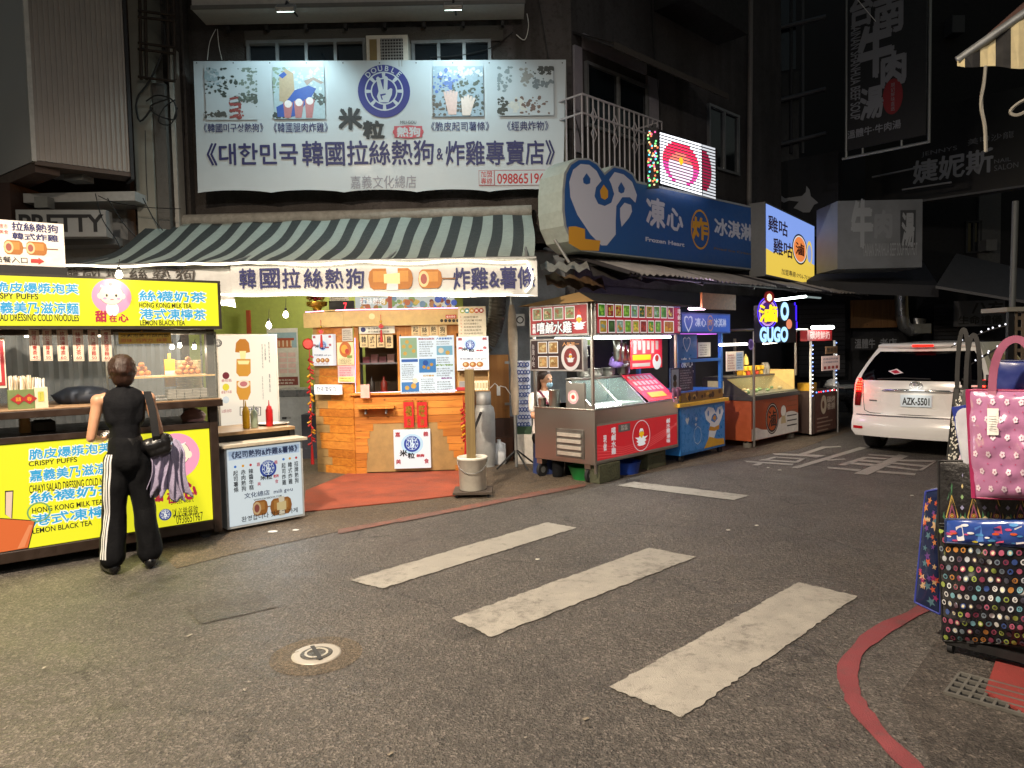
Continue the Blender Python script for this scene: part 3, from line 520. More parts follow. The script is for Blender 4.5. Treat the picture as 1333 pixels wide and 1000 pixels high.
CF.udisc(b, u0 + W_ * .88, zc - .02, W_ * .07, W_ * .08, d, glow('f0d060', .9)); CF.udisc(b, u0 + W_ * .88, zc - .02, W_ * .05, W_ * .055, d, glow('8fa6e8', .9)); UT('加盟專線:0936-703855', .28, .05, .97, .14, K, .01); b.done('face', t)
lamp('AREA', 'light_box_lamp', CF.pt((u0 + u1) / 2, (zz0 + z1) / 2, .12), 6, (.75, .85, 1), W_, CF.pt((u0 + u1) / 2, 1.5, 3), parent=t)
# ================================================================ STRIPED AWNING
AF = Fr((-6, 7.75), (0, 7.75)); t = thing('awning', 'grey and pale striped awning over the hot dog shop front', 'awning', (-2.2, 9, 2.6))
A0 = AF.ptx(84, 347); A1 = AF.ptx(698, 336); K0 = D(200, 291, 10.25); K1 = D(692, 277, 10.25); NS = 38; NJ = 14; NU = NS * 3
sd = mt('31383a', .8, var=.15, bump=.3); sl = mt('8f9c98', .8, var=.12, bump=.3); b = B(); vs = []
for i in range(NU + 1):
    f = i / NU
    for j in range(NJ + 1):
        g = j / NJ; p = A0.lerp(A1, f).lerp(K0.lerp(K1, f), g); sagz = -.10 * math.sin(g * math.pi) * (1 + .35 * math.sin(f * 9)) - .03 * (1 - g) * math.sin(f * 21) ** 2
        vs.append(p + Vector((.02 * math.sin(g * 5 + f * 11), 0, sagz + .012 * math.sin(f * 47 + g * 9))))
for i in range(NU): b.add([vs[i * (NJ + 1) + j] for j in range(NJ + 1)] + [vs[(i + 1) * (NJ + 1) + j] for j in range(NJ + 1)], [(j, j + 1, NJ + 2 + j, NJ + 1 + j) for j in range(NJ)], sd if (i // 3) % 2 == 0 else sl, True)
b.done('canopy', t)
b = B(); b.tube([A0, A1], .025, GALV, 8); b.tube([K0 + Vector((0, 0, .02)), K1 + Vector((0, 0, .02))], .09, mt('8a8780', .7, var=.25, bump=.4), 12)
for f in (.02, .35, .68, .98): b.tube([A0.lerp(A1, f), K0.lerp(K1, f) - Vector((0, 0, .35))], .018, GALV, 6)
b.done('frame', t)
VAL = mt('b6b6b6', .7, var=.12, scale=5)
def cloth(fr, x0, x1, yt0, yt1, yb0, yb1, d, mat, par, name, amp=.012, nx=48):
    b = B(); vs = []
    for i in range(nx + 1):
        f = i / nx; x = x0 + (x1 - x0) * f; u, z1 = fr.px(x, yt0 + (yt1 - yt0) * f, d); _, z0 = fr.px(x, yb0 + (yb1 - yb0) * f + .8 * math.sin(f * 19), d)
        for j in range(5): vs.append(fr.pt(u, z1 + (z0 - z1) * j / 4, d + amp * math.sin(f * 31 + 1.3 * j) * j / 4))
    b.add(vs, [(i * 5 + j, i * 5 + j + 1, i * 5 + j + 6, i * 5 + j + 5) for i in range(nx) for j in range(4)], mat, True); return b.done(name, par)
cloth(AF, 300, 699, 342, 337, 386, 386, .0, VAL, t, 'valance', .004)
cloth(AF, 84, 303, 347, 344, 372, 400, -.05, VAL, t, 'side_valance', .03)
b = B(); d = .012; IK = mt('22265a', .6, var=0)
for s, x0, x1 in (('韓', 311, 333), ('國', 338, 364), ('拉', 367, 391), ('絲', 395, 420), ('熱', 423, 447), ('狗', 450, 474)): AF.text(b, s, x0, 350, x1, 375, d, IK, .02)
AF.text(b, '炸雞&薯條', 590, 349, 696, 375, d, IK, .02)
def hotdog(fr, b, x0, x1, y0, y1, d, open_, g=0):
    mk = (lambda h: glow(h, g)) if g else (lambda h: mt(h, .6, var=.1, scale=40))
    u0, z1 = fr.px(x0, y0, d); u1, z0 = fr.px(x1, y1, d); h = (z1 - z0) / 2; zc = (z0 + z1) / 2; r = h * .45
    fr.upoly(b, [(u0 + r, z0), (u1 - r, z0), (u1 - r * .3, zc - h * .7), (u1, zc), (u1 - r * .3, zc + h * .7), (u1 - r, z1), (u0 + r, z1), (u0 + r * .3, zc + h * .7), (u0, zc), (u0 + r * .3, zc - h * .7)], d, mk('a0662c'))
    fr.upoly(b, [(u0 + r, z0 + h * .7), (u1 - r, z0 + h * .7), (u1 - r, z1 - h * .25), (u0 + r, z1 - h * .25)], d, mk('b98240'))
    if open_ == 'cut': fr.udisc(b, u0 + h * .6, zc, h * .55, h * .85, d, mk('d8b98c')); fr.udisc(b, u0 + h * .6, zc, h * .34, h * .55, d, mk('94504a')); fr.upoly(b, [(u1, zc - h * .07), (u1 + h * 1.4, zc - h * .07), (u1 + h * 1.4, zc + h * .07), (u1, zc + h * .07)], d, mk('7a5028'))
    if open_ == 'pull':
        q = u0 + (u1 - u0) * .42; w = u0 + (u1 - u0) * .66; fr.upoly(b, [(q - .1 * h, z0 - .01), (w, z0 - .01), (w, z0 + h * .5), (q, z0 + h * .6)], d, BW if not g else glow('e8e0c8', g)); fr.upoly(b, [(q - .1 * h, z1 + .01), (w, z1 + .01), (w, z1 - h * .45), (q, z1 - h * .55)], d, BW if not g else glow('e8e0c8', g)); fr.upoly(b, [(q - h * .3, zc - h * .42), (w + h * .2, zc - h * .5), (w + h * .2, zc + h * .55), (q - h * .3, zc + h * .45)], d, mk('e2cf9a'))
hotdog(AF, b, 479, 538, 350, 376, d, 'pull'); hotdog(AF, b, 544, 576, 351, 375, d, 'cut'); b.done('lettering', t)
b = B()
for s, x0, x1 in (('韓', 88, 102), ('國', 108, 130), ('拉', 138, 155), ('絲', 168, 192), ('熱', 198, 222), ('狗', 228, 254)): AF.text(b, s, x0, 350, x1, 366, -.02, mt('3b3634', .6, var=0), .01)
b.done('side_lettering', t)
def led(name, pts, s, par=None, **kw):
    b = B(); b.tube(pts, .011, tubes('fff1d0', s), 6); o = b.done(name, par, **kw); return o
def ledpx(l, d): return [AF.ptx(x, y, d) for x, y in l]
led('light_string', ledpx([(x, 347 - (x - 84) * .012 + 1.6 * math.sin(x * .05) - (2 if 250 < x < 330 else 0)) for x in range(84, 692, 14)] + [(690, 350), (694, 360), (691, 372), (684, 380)], .04), 7, t)
led('light_string', ledpx([(x, 384 - (x - 290) * .001 + 1.2 * math.sin(x * .06 + 1)) for x in range(288, 680, 14)], .05), 7, t)
for f in (.12, .38, .62, .88):
    p = AF.pt(-6 + 0, 0) * 0 + A0.lerp(A1, f); lamp('AREA', 'light_string_lamp', p + Vector((0, -.05, -.40)), 30, (1, .91, .77), 1.0, p + Vector((0, .25, -2)), sy=.06, parent=t)
# ================================================================ YELLOW DRINKS CART
YF = Fr((-3.83, 5.19), (-2.57, 6.16)); DKB = mt('2b1f19', .45, var=.2); YEL = glow('e9e52a', .92); CY_ = glow('35a7d8', .8); WH_ = glow('f4f4ea', .9); KG = glow('3a3a34', .12); PK = glow('f0a0bd', .85); RD = glow('c8274a', .7); SKN = glow('f6e6c8', .9)
t = thing('drinks_cart', 'dark brown food cart with bright yellow lit panels above and below the counter', 'food cart', YF.pt(0, 0, -.4))
uL = YF.px(0, 700)[0] - 1.0; uR = YF.px(290, 690)[0]; pz = lambda x, y: YF.px(x, y)[1]; zP0 = pz(140, 698); zP1 = pz(140, 569); zC = pz(140, 528); zS0 = pz(140, 426); zS1 = pz(140, 366); DP = .95
b = B()
for u in (uL, uR - .07): YF.box(b, u, u + .07, .06, zS0, -.07, 0, DKB); YF.box(b, u, u + .07, .06, zS0, -DP, -DP + .07, DKB)
YF.box(b, uL + .07, uR - .07, zP0 - .09, zP0 - .005, -.06, 0, DKB); YF.box(b, uL + .07, uR - .07, zP1 + .005, zP1 + .06, -DP + .07, 0, DKB); YF.box(b, uL + .07, uR - .07, zS0 - .06, zS0, -.07, -.002, DKB)
YF.box(b, uL + .07, uR - .07, zP0 - .09, zP1, -DP, -DP + .03, DKB); YF.box(b, uR - .05, uR - .02, zP0, zP1, -DP + .07, -.07, DKB); YF.box(b, uL + .07, uR - .07, zP0 - .08, zP0 - .05, -DP + .04, -.07, DKB)
b.done('frame', t, bev=.006)
b = B(); YF.box(b, uL - .05, uR + .02, zC - .055, zC, -DP, .10, mt('2e211a', .4, var=.2)); YF.box(b, uL - .05, uR + .015, zC, zC + .012, -DP, .085, wood('7d6247', '95785a', 'x')); b.done('counter', t, bev=.004)
for u in (uL + .3, uR - .12):
    for d in (-.1, -DP + .12): b = B(); p = YF.pt(u, .05, d); b.tube([p - YF.n * .02, p + YF.n * .02], .05, RUB, 14); b.box(p + Vector((0, 0, .05)), (.06, .06, .04), GALV); b.done('wheel', t)
b = B(); YF.box(b, uL + .07, uR - .075, zP0, zP1, -.05, -.012, mt('d8d8d0', .5)); d = -.011; YF.urect(b, uL + .07, zP0, uR - .075, zP1, d, YEL)
def yl(L, x0, y0, x1, y1, m=None, bo=.03, dd=None):   # blue letters with a pale rim
    if m is None: YF.text(b, L, x0 - .8, y0 - .8, x1 + .8, y1 + .8, d if dd is None else dd, WH_, .065); m = CY_
    YF.text(b, L, x0, y0, x1, y1, d if dd is None else dd, m, bo)
ZX = lambda x: x * .32
def pan(s, x0, y0, x1, y1, m=None, bo=.03): yl(s, x0 * .32, 440 + y0 * .32, x1 * .32, 440 + y1 * .32, m, bo)
pan('脆皮爆漿泡芙', 118, 455, 452, 465); pan('CRISPY PUFFS', 116, 503, 314, 504, KG, .015); pan('嘉義美乃滋涼麵', 120, 540, 480, 546); pan('CHIAYI SALAD DRESSING COLD NOODLES', 118, 600, 490, 590, KG, .015)
pan('絲襪奶茶', 124, 632, 480, 630); pan('HONG KONG MILK TEA', 130, 692, 420, 676, KG, .015); pan('港式凍檸茶', 128, 722, 500, 715); pan('LEMON BLACK TEA', 132, 776, 376, 762, KG, .015)
Y2 = lambda l: [(x * .32, 440 + y * .32) for x, y in l]
YF.quad(b, Y2([(20, 718), (20, 622), (55, 620), (50, 735)]), d, KG); YF.quad(b, Y2([(23, 718), (24, 627), (51, 625), (46, 735)]), d, glow('e9c9b0', .85)); YF.quad(b, Y2([(-60, 728), (145, 742), (116, 858), (-20, 880)]), d, KG); YF.quad(b, Y2([(-56, 732), (140, 745), (113, 853), (-16, 875)]), d, glow('d96a35', .85)); YF.quad(b, Y2([(118, 760), (132, 760), (100, 850), (70, 858)]), d, glow('e58a58', .85))
YF.disc(b, 158 * .32, 440 + 708 * .32, 13, d, glow('7fb070', .7), inner=.86, n=30)
def girl(x, y, r, dd):
    YF.disc(b, x, y, r, dd, PK, k=1.); u, z = YF.px(x, y, dd); q = YF.px(x, y - r, dd)[1] - z; E_ = lambda a, c, w, h, m: YF.udisc(b, u + a * q, z + c * q, w * q, h * q, dd, m)
    E_(0, -.72, .32, .42, WH_); E_(-.02, .1, .62, .58, glow('8a6a5a', .4)); E_(-.02, .1, .60, .56, SKN); E_(-.6, .02, .12, .16, SKN); E_(.56, .02, .12, .16, SKN); E_(-.25, .05, .06, .08, KG); E_(.22, .05, .06, .08, KG); E_(0, -.18, .1, .025, RD); E_(-.35, -.12, .1, .07, PK); E_(.33, -.12, .1, .07, PK)
    E_(-.05, .58, .5, .17, WH_); E_(-.3, .72, .22, .17, PK); E_(.25, .68, .24, .16, PK); E_(-.02, .68, .1, .1, RD)
girl(228, 594, 30, d); YF.text(b, '甜', 198, 634, 213, 652, d, RD, .05); YF.text(b, '在', 217, 640, 230, 654, d, RD, .04); YF.text(b, '心', 235, 628, 256, 648, d, RD, .05); YF.text(b, 'Sweet heart', 222, 650, 252, 653, d, KG)
logo(YF, b, 215, 670, 7.5, d, glow('2c4aa8', .6), WH_, 'DOUBLE'); YF.text(b, '以必樂餐飲', 224, 662, 258, 670, d, KG); YF.text(b, '0938651967', 229, 671, 264, 677, d, KG)
b.done('lower_panel', t)
b = B(); u0 = uL - .1; u1 = YF.px(288, 400, .15)[0]; YF.box(b, u0, u1, zS0 - .02, zS1 + .02, -.1, .15, mt('26221c', .5)); d = .152; YF.urect(b, u0 + .01, zS0 + .005, u1 - .025, zS1, d, YEL); d = .153
tp = lambda s, x0, y0, x1, y1, m=None, bo=.03: yl(s, x0 * .25, 230 + y0 * .25, x1 * .25, 230 + y1 * .25, m, bo)
tp('脆皮爆漿泡芙', -30, 548, 408, 612); tp('CRISPY PUFFS', -75, 603, 200, 640, KG, .015); tp('嘉義美乃滋涼麵', -75, 650, 410, 716); tp('CHIAYI SALAD DRESSING COLD NOODLES', -160, 712, 412, 754, KG, .015)
tp('絲襪奶茶', 725, 594, 1072, 655); tp('HONG KONG MILK TEA', 724, 656, 998, 686, KG, .015); tp('港式凍檸茶', 728, 688, 1072, 745); tp('LEMON BLACK TEA', 728, 747, 964, 775, KG, .015)
girl(145.5, 386, 23, d); YF.text(b, '甜', 124, 405, 139, 419, d, RD, .05); YF.text(b, '在', 142, 410, 152, 419, d, RD, .04); YF.text(b, '心', 154, 409, 167, 419, d, RD, .05); b.done('top_sign', t)
lamp('AREA', 'panel_lamp', YF.pt((uL + uR) / 2 + .2, (zP0 + zP1) / 2, .1), 15, (1, .95, .35), 1.6, YF.pt((uL + uR) / 2, .2, 3), sy=.5, parent=t)
def bulb(name_label, p, r=.028, pw=6, grp='bare light bulbs', wire=.25):
    t = thing('light_bulb', name_label, 'light bulb', p, grp); b = B(); b.lathe([(.01, -r), (r * .8, -r * .7), (r, 0), (r * .7, r * .8), (.013, r * 1.3)], p, tubes('fff2d8', 16), 12); b.done('bulb', t); b = B(); b.tube([p + Vector((0, 0, r * 1.3)), p + Vector((0, 0, r * 2.4))], .014, BLACK, 8); b.tube([p + Vector((0, 0, r * 2.3)), p + Vector((.01, 0, wire))], .003, BLACK, 5); b.done('socket', t)
    lamp('POINT', 'bulb_lamp', p - Vector((0, 0, r * 1.6)), pw, (1, .85, .62), .03, parent=t)
bulb('bare lit bulb over the top edge of the yellow sign', YF.ptx(155, 358, .30), .026, 4, wire=.12)
b = B()
for u in (uL + .5, uL + .9, uL + 1.25, uL + 1.7): b.lathe([(.03, 0), (.03, .012)], YF.pt(u, zS0 - .075, -.035), tubes('fff0d8', 7), 12)
b.done('downlights', t); lamp('AREA', 'downlight_lamp', YF.pt((uL + uR) / 2, zS0 - .09, .0), 7, (1, .88, .7), 1.9, YF.pt((uL + uR) / 2, 0, -.1), sy=.05, parent=t)
# plastic curtain behind the counter
b = B(); N = 70; ua, ub = uL, YF.px(150, 480, -.6)[0]
for i in range(N + 1):
    u = ua + (ub - ua) * i / N; b.v += [tuple(YF.pt(u, zC + .01, -.62 + .035 * math.sin(i * .9) + .02 * math.sin(i * .37))), tuple(YF.pt(u, zS0, -.62 + .03 * math.sin(i * .9 + .3)))]
for i in range(N): b.f.append((2 * i, 2 * i + 1, 2 * i + 3, 2 * i + 2)); b.mi.append(b.m(CURT)); b.sm.append(True)
tag(b.done('plastic_curtain'), 'crinkled clear plastic curtain behind the counter of the yellow cart', 'curtain')
# corrugated screen farther back
b = B(); p0, p1 = YF.pt(uL - 1, 0, -1.7), YF.pt(uR + .1, 0, -1.7); N = 90
for i in range(N):
    a, c = p0.lerp(p1, i / N), p0.lerp(p1, (i + 1) / N); o1, o2 = (.02 if i % 2 else 0), (0 if i % 2 else .02)
    b.poly([a + YF.n * o1, c + YF.n * o2, c + YF.n * o2 + Vector((0, 0, 1.9)), a + YF.n * o1 + Vector((0, 0, 1.9))], mt('5d6266', .5, .4))
tag(b.done('corrugated_screen'), 'grey corrugated metal screen standing behind the yellow cart', 'screen')
# price cards
PC = mt('e6d8c4', .6, var=.04); PR = mt('b03a34', .6, var=0)
for k, (x0, x1, s, c) in enumerate(((37, 53, '阿里山青茶', '40'), (55, 69, '阿公凍檸茶', '50'), (73.5, 90, '玫瑰凍檸茶', '60'), (94, 110, '絲襪奶茶', '60'), (114, 129.5, '美乃滋涼麵', '50'), (131, 146.5, '皮蛋奶滋涼麵', '60'))):
    y0 = 428 + k * .25; y1 = 469.5 + k * .15; q = YF.px(x0, y0, .06); r_ = YF.px(x1, y1, .06)
    t = thing('price_card', ('leftmost price card under the yellow sign, priced 40', 'second price card from the left under the yellow sign', 'third price card from the left under the yellow sign', 'fourth price card from the left under the yellow sign', 'fifth price card from the left under the yellow sign', 'rightmost price card under the yellow sign, beside the glass case')[k], 'price card', YF.pt(q[0], q[1], .06), 'price cards hung under the yellow sign')
    b = B(); YF.box(b, q[0], r_[0], r_[1], q[1], .05, .054, PC); b.done('card', t); b = B(); W_ = r_[0] - q[0]; H_ = q[1] - r_[1]; d = .055
    for a0, c0, a1, c1 in ((.08, .03, .92, .04), (.08, .96, .92, .97), (.08, .03, .1, .97), (.9, .03, .92, .97)): YF.urect(b, q[0] + W_ * a0, r_[1] + H_ * c0, q[0] + W_ * a1, r_[1] + H_ * c1, d, PR)
    YF.utext(b, '\n'.join(s), q[0] + W_ * .27, r_[1] + H_ * .18, q[0] + W_ * .73, r_[1] + H_ * .93, d, PR, .01); YF.utext(b, c, q[0] + W_ * .25, r_[1] + H_ * .06, q[0] + W_ * .78, r_[1] + H_ * .15, d, PR, .01); b.done('lettering', t)
# red framed notice at the left end
b = B(); q = YF.px(-28, 440, -.05); r_ = YF.px(9, 505, -.05); YF.box(b, q[0], r_[0], r_[1], q[1], -.07, -.05, mt('e0cfc0', .6)); YF.box(b, q[0] + .015, r_[0] - .008, r_[1] + .02, q[1] - .02, -.05, -.046, mt('a02a30', .6)); YF.box(b, q[0] + .03, r_[0] - .03, r_[1] + .045, q[1] - .045, -.046, -.043, mt('e0c8bb', .6)); YF.utext(b, '甜\n在', q[0] + .05, r_[1] + .1, r_[0] - .05, q[1] - .1, -.042, PR, .03)
tag(b.done('notice'), 'red framed notice at the left end of the yellow cart counter', 'notice')
# straw boxes
zt = zC + .012
def ubox(name, x0, x1, d0, d1, h, mat, lab, cat, extra=None):
    u0 = YF.px(x0, 528, d1)[0]; u1 = YF.px(x1, 528, d1)[0]; t = thing(name, lab, cat, YF.pt((u0 + u1) / 2, zt, d1)); b = B(); YF.box(b, u0, u1, zt, zt + h, d0, d1, mat); b.done('box', t)
    if extra: extra(t, u0, u1)
    return t
def straws(t, u0, u1, h, m, n, r):
    b = B()
    for i in range(n):
        u = u0 + (u1 - u0) * random.uniform(.08, .92); d = random.uniform(-.1, .0); b.tube([YF.pt(u, zt + .03, d), YF.pt(u + random.uniform(-.02, .02), zt + h * random.uniform(.9, 1.05), d + random.uniform(-.02, .02))], r, random.choice(m), 6)
    b.done('straws', t)
def gx(t, u0, u1):
    b = B()
    for f in (.38, .8):
        u = u0 + (u1 - u0) * f; YF.upoly(b, [(u - .05, zt + .075), (u, zt + .035), (u + .05, zt + .075), (u, zt + .115)], .023, mt('9c2328', .6)); YF.utext(b, '囍' if f < .5 else '春', u - .016, zt + .06, u + .016, zt + .09, .024, mt('d8a040', .6), .01)
    b.done('lettering', t); straws(t, u0, u1, .24, [mt('d8cdb8', .6), mt('c9b090', .6), mt('e6e2da', .4)], 46, .0045)
ubox('straw_box', 11, 45.5, -.12, .02, .145, mt('6a7a4a', .6), 'green box with red diamonds full of straws on the yellow cart counter', 'straw box', gx)
def gc(t, u0, u1):
    b = B(); YF.urect(b, u0 + .02, zt + .05, u1 - .025, zt + .125, .023, mt('b9b850', .6)); YF.utext(b, '吸\n管', u0 + .035, zt + .06, u1 - .045, zt + .115, .024, BLK); b.done('lettering', t); straws(t, u0, u1, .22, [mt('e6e2da', .4)], 14, .005)
ubox('straw_carton', 46, 63, -.12, .02, .155, mt('cfc6ac', .6), 'cream carton of straws beside the green straw box', 'carton', gc)
b = B(); b.lathe([(.09, 0), (.16, .04), (.19, .1), (.1, .16), (.02, .17)], YF.ptx(110, 529, -.35), mt('1c2432', .7, var=.3), 14, 1.3); tag(b.done('cloth_bundle'), 'dark blue cloth bundle on the counter behind the price cards', 'bundle')
b = B(); p = YF.ptx(33, 567, -.25); p.z = zP1 + .06
for i in range(11): b.lathe([(.030, 0), (.042, .012), (.042, .0155), (.03, .0155)], p + Vector((0, 0, i * .0148)), mt('c9a878', .6), 16)
tag(b.done('cup_stack'), 'stack of brown paper cups in the gap below the counter', 'cup stack')
b = B(); p = YF.ptx(57, 570, -.3); p.z = zP1 + .1; b.box(p, (.16, .12, .08), mt('1d1c1d', .5), R(38)); b.box(p + Vector((0, 0, .045)), (.12, .09, .012), mt('2a2a2c', .4), R(38)); tag(b.done('card_terminal', bev=.006), 'small black machine below the counter beside the cup stack', 'machine')
b = B(); p = YF.ptx(252, 553, -.2); p.z = zP1 + .06; b.lathe([(.075, 0), (.09, .05), (.06, .09), (.015, .115), (.02, .13)], p, mt('a07a78', .6, bump=.8, bscale=25), 14, 1.2); tag(b.done('plastic_bag'), 'small pinkish tied bag below the right end of the counter', 'bag')
# glass display case with pastries
t = thing('display_case', 'glass pastry display case on the right end of the yellow cart counter', 'display case', YF.ptx(216, 525, 0)); u0 = YF.px(150, 480, .05)[0]; u1 = YF.px(283, 480, .05)[0]; z0 = zt; z1 = YF.px(216, 432, .05)[1]; AL = mt('a8aca6', .35, .8)
b = B()
for u in (u0, u1 - .014):
    for d in (.05, -.42): YF.box(b, u, u + .014, z0, z1, d - .014, d, AL)
for z in (z0, z1 - .014): YF.box(b, u0 + .014, u1 - .014, z, z + .014, .037, .049, AL); YF.box(b, u0 + .014, u1 - .014, z, z + .014, -.433, -.421, AL)
b.done('frame', t); b = B(); YF.box(b, u0 + .014, u1 - .014, z0 + .014, z1 - .014, .041, .044, GLASS); b.done('pane', t)
zs = YF.px(225, 489, -.05)[1]; b = B(); YF.box(b, u0 + .015, u1 - .015, zs - .012, zs, -.4, .03, mt('c9a468', .4)); b.done('shelf', t)
PUF = [mt(h, .6, var=.25, scale=30, bump=.6, bscale=120) for h in ('b8702c', 'c98038', 'a86226')]
def pyramid(xc, n, lab):
    uc = YF.px(xc, 485, -.06)[0]; t = thing('pastry_pile', lab, 'pastries', YF.pt(uc, zs, -.1)); b = B(); r = .024; z = zs + .004; b.box(YF.pt(uc, zs + .003, -.1), (.2, .14, .006), mt('d0c8b8', .4), R(38)); k = 0
    for lay in range(n):
        m = n - lay
        for i in range(m):
            for j in range(max(1, m - 1)):
                k += 1; p = YF.pt(uc + (i - (m - 1) / 2) * .047, z + r + lay * .036, -.1 + (j - (m - 2) / 2) * .045); b = B(); b.ball(p, r, PUF[k % 3], 12, sz=.88); b.done('pastry', t)
pyramid(246, 4, 'tall pyramid of round golden puffs on the right of the glass case'); pyramid(185, 3, 'low pile of golden puffs behind the head of the customer')
b = B(); YF.pbox(b, 154, 433, 223, 447, .046, .05, mt('c8a23c', .5)); d = .051; YF.text(b, '冰火泡芙 外酥內軟', 157, 435, 220, 439, d, BLK); YF.text(b, '原味  巧克力  抹茶', 157, 441, 218, 445, d, PR); b.done('lettering', t)
b = B(); q = YF.px(214, 468, -.2); r_ = YF.px(229, 503, -.2); YF.box(b, q[0], r_[0], r_[1], q[1], -.23, -.2, mt('d8a018', .6)); YF.box(b, q[0] + .03, r_[0] - .03, q[1], q[1] + .05, -.22, -.21, mt('d8a018', .6)); YF.box(b, q[0], r_[0] + .01, (q[1] + r_[1]) / 2 - .03, (q[1] + r_[1]) / 2 + .02, -.2, -.196, mt('e8e0d0', .6)); tag(b.done('paper_bag'), 'bright yellow paper bag standing inside the glass case', 'paper bag')
BX = mt('8f8a80', .5, .2)
for k in range(3):
    for j in range(6):
        u = YF.px(219, 515, -.05)[0] + j * .064; p = YF.pt(u + .03, z0 + .02 + k * .026, -.1)
        if u + .06 < u1: b = B(); b.box(p, (.058, .12, .02), BX, R(38) + random.uniform(-.06, .06)); b.box(p + Vector((0, 0, .012)), (.062, .125, .005), mt('b5b0a4', .4, .3), R(38)); tag(b.done('food_box'), 'small grey food box in the stacks at the bottom of the glass case', 'food box', 'grey food boxes stacked in the glass case')
for k, (x, h) in enumerate(((236, .34), (247, .36), (258, .33))):
    b = B(); p = YF.ptx(x, 520, -.33); p.z = z0 + .014
    for i in range(22): b.lathe([(.034, 0), (.042, .009), (.042, .0105), (.034, .0105)], p + Vector((0, 0, i * .0145)), mt('d8c096', .6), 14)
    tag(b.done('cup_tower'), 'tall tower of nested paper cups behind the puff pyramid', 'cup stack', 'towers of paper cups in the glass case')
for x, y in ((224, 452), (234, 450), (253, 452)): bulb('small lit bulb hanging in the top of the glass case', YF.ptx(x, y, -.12), .018, 2.2, 'bulbs in the glass case', .07)
# hot dog entrance board above
EF = Fr(YF.pt(-1.3, 0, -.75)[:2], YF.pt(1, 0, -.75)[:2]); t = thing('entrance_board', 'white board with two hot dogs and a red arrow above the yellow sign', 'sign', EF.ptx(40, 348)); b = B(); u1 = EF.px(84, 320)[0]; z0 = EF.px(84, 348)[1]; z1 = EF.px(84, 292)[1]
EF.box(b, u1 - 1.15, u1, z0, z1, -.06, 0, mt('d9cfc4', .5, em=.22, emh='fff0e0')); EF.box(b, u1 - 1.15, u1 + .01, z0 - .12, z0 - .005, -.06, .02, BLACK); b.done('panel', t); b = B(); d = .002
for s, x0, y0, x1, y1, m, bo in (('拉絲熱狗', 15, 289, 75.5, 304, INK, .03), ('韓式炸雞', 16, 302.5, 76, 315, INK, .03), ('夜市', -1, 291, 10, 298, PR, 0), ('美食', -1, 299, 11, 305, PR, 0), ('點餐入口', -8, 333, 36, 343, BLK, .01)): EF.text(b, s, x0, y0, x1, y1, d, m, bo)
hotdog(EF, b, 4, 31, 312, 332, d, 'cut'); hotdog(EF, b, 33, 62, 314, 333, d, 'cut'); EF.quad(b, [(40, 337), (50, 337.5), (50, 335.5), (58, 340.5), (50, 344.5), (50, 342.5), (40, 342)], d, PR); b.done('lettering', t)
# ================================================================ LIGHT BOX STAND + CONDIMENT TABLE
LB = Fr(G(298, 694)[:2], G(393, 676)[:2]); t = thing('light_box_stand', 'white lit floor light box menu with blue emblem and two hot dogs', 'menu light box', LB.ptx(345, 685)); LW = glow('dbe9f0', .62); LI = glow('2a3c74', .2); LBk = glow('23242c', .12)
u0, z1 = LB.px(295, 586); u1 = LB.px(391, 577)[0]; z0 = .05; b = B(); LB.box(b, u0 - .02, u1 + .02, z0 - .02, z1 + .02, -.14, -.004, mt('a9adb0', .5)); LB.box(b, u0 - .06, u1 + .05, z1 + .02, z1 + .045, -.2, .05, mt('b8ae9c', .5)); b.done('box', t); b = B(); d = 0; LB.urect(b, u0, z0, u1, z1, d, LW)
W_ = u1 - u0; H_ = z1 - z0; LT = lambda s, a, c, e, f, m=LBk, bo=.01: LB.utext(b, s, u0 + W_ * a, z0 + H_ * c, u0 + W_ * e, z0 + H_ * f, d, m, bo)
LB.urect(b, u0 + .02 * W_, z0 + .86 * H_, u1 - .02 * W_, z0 + .975 * H_, d, glow('b7cde6', .6)); LT('《起司熱狗&炸雞&薯條》', .06, .875, .95, .965, LI, .03)
for k, s in enumerate(('起司薯條', '赤肉熱狗', '辣醬年糕')): LT('\n'.join(s), .07 + .1 * k, .44, .13 + .1 * k, .72, LBk, .02); LB.udisc(b, u0 + W_ * (.1 + .1 * k), z0 + H_ * .77, .012, .012, d, glow(('3a7ad0', 'e0a020', 'c03838')[k], .6), 10)
for k, s in enumerate(('起司炸雞', '韓式炸雞', '招牌熱狗')): LT('\n'.join(s), .72 + .09 * k, .44, .775 + .09 * k, .74, LBk, .02); LB.udisc(b, u0 + W_ * (.75 + .09 * k), z0 + H_ * .79, .012, .012, d, glow(('3a7ad0', 'e0a020', 'c03838')[k], .6), 10)
for s, a, c in (('嘉', .38, .74), ('義', .62, .74), ('美', .38, .48), ('食', .62, .48)): LT(s, a, c, a + .045, c + .05, glow('c83a4a', .5))
xx, yy = 349, 610; logo(LB, b, xx, yy, 11, d, glow('2a4aa8', .5), LW); LT('米粒', .42, .55, .58, .61, LBk, .03); LT('熱狗', .6, .56, .67, .6, glow('c83a4a', .5), .04)
LT('文化總店  mili gou', .2, .33, .86, .41, LI, .01); LT('WWW.FACEBOOK.COM', .32, .29, .7, .315, LBk); hotdog(LB, b, 328, 349, 653, 669, d, 'cut', .45); hotdog(LB, b, 351, 380, 650, 667, d, 'pull', .45); LT('환영합니다 핫도그 가게', .15, .04, .92, .11, LBk, .01); b.done('face', t)
lamp('AREA', 'light_box_lamp', LB.pt((u0 + u1) / 2, .5, .06), 7, (.85, .95, 1), .4, LB.pt((u0 + u1) / 2, .2, 2), parent=t)
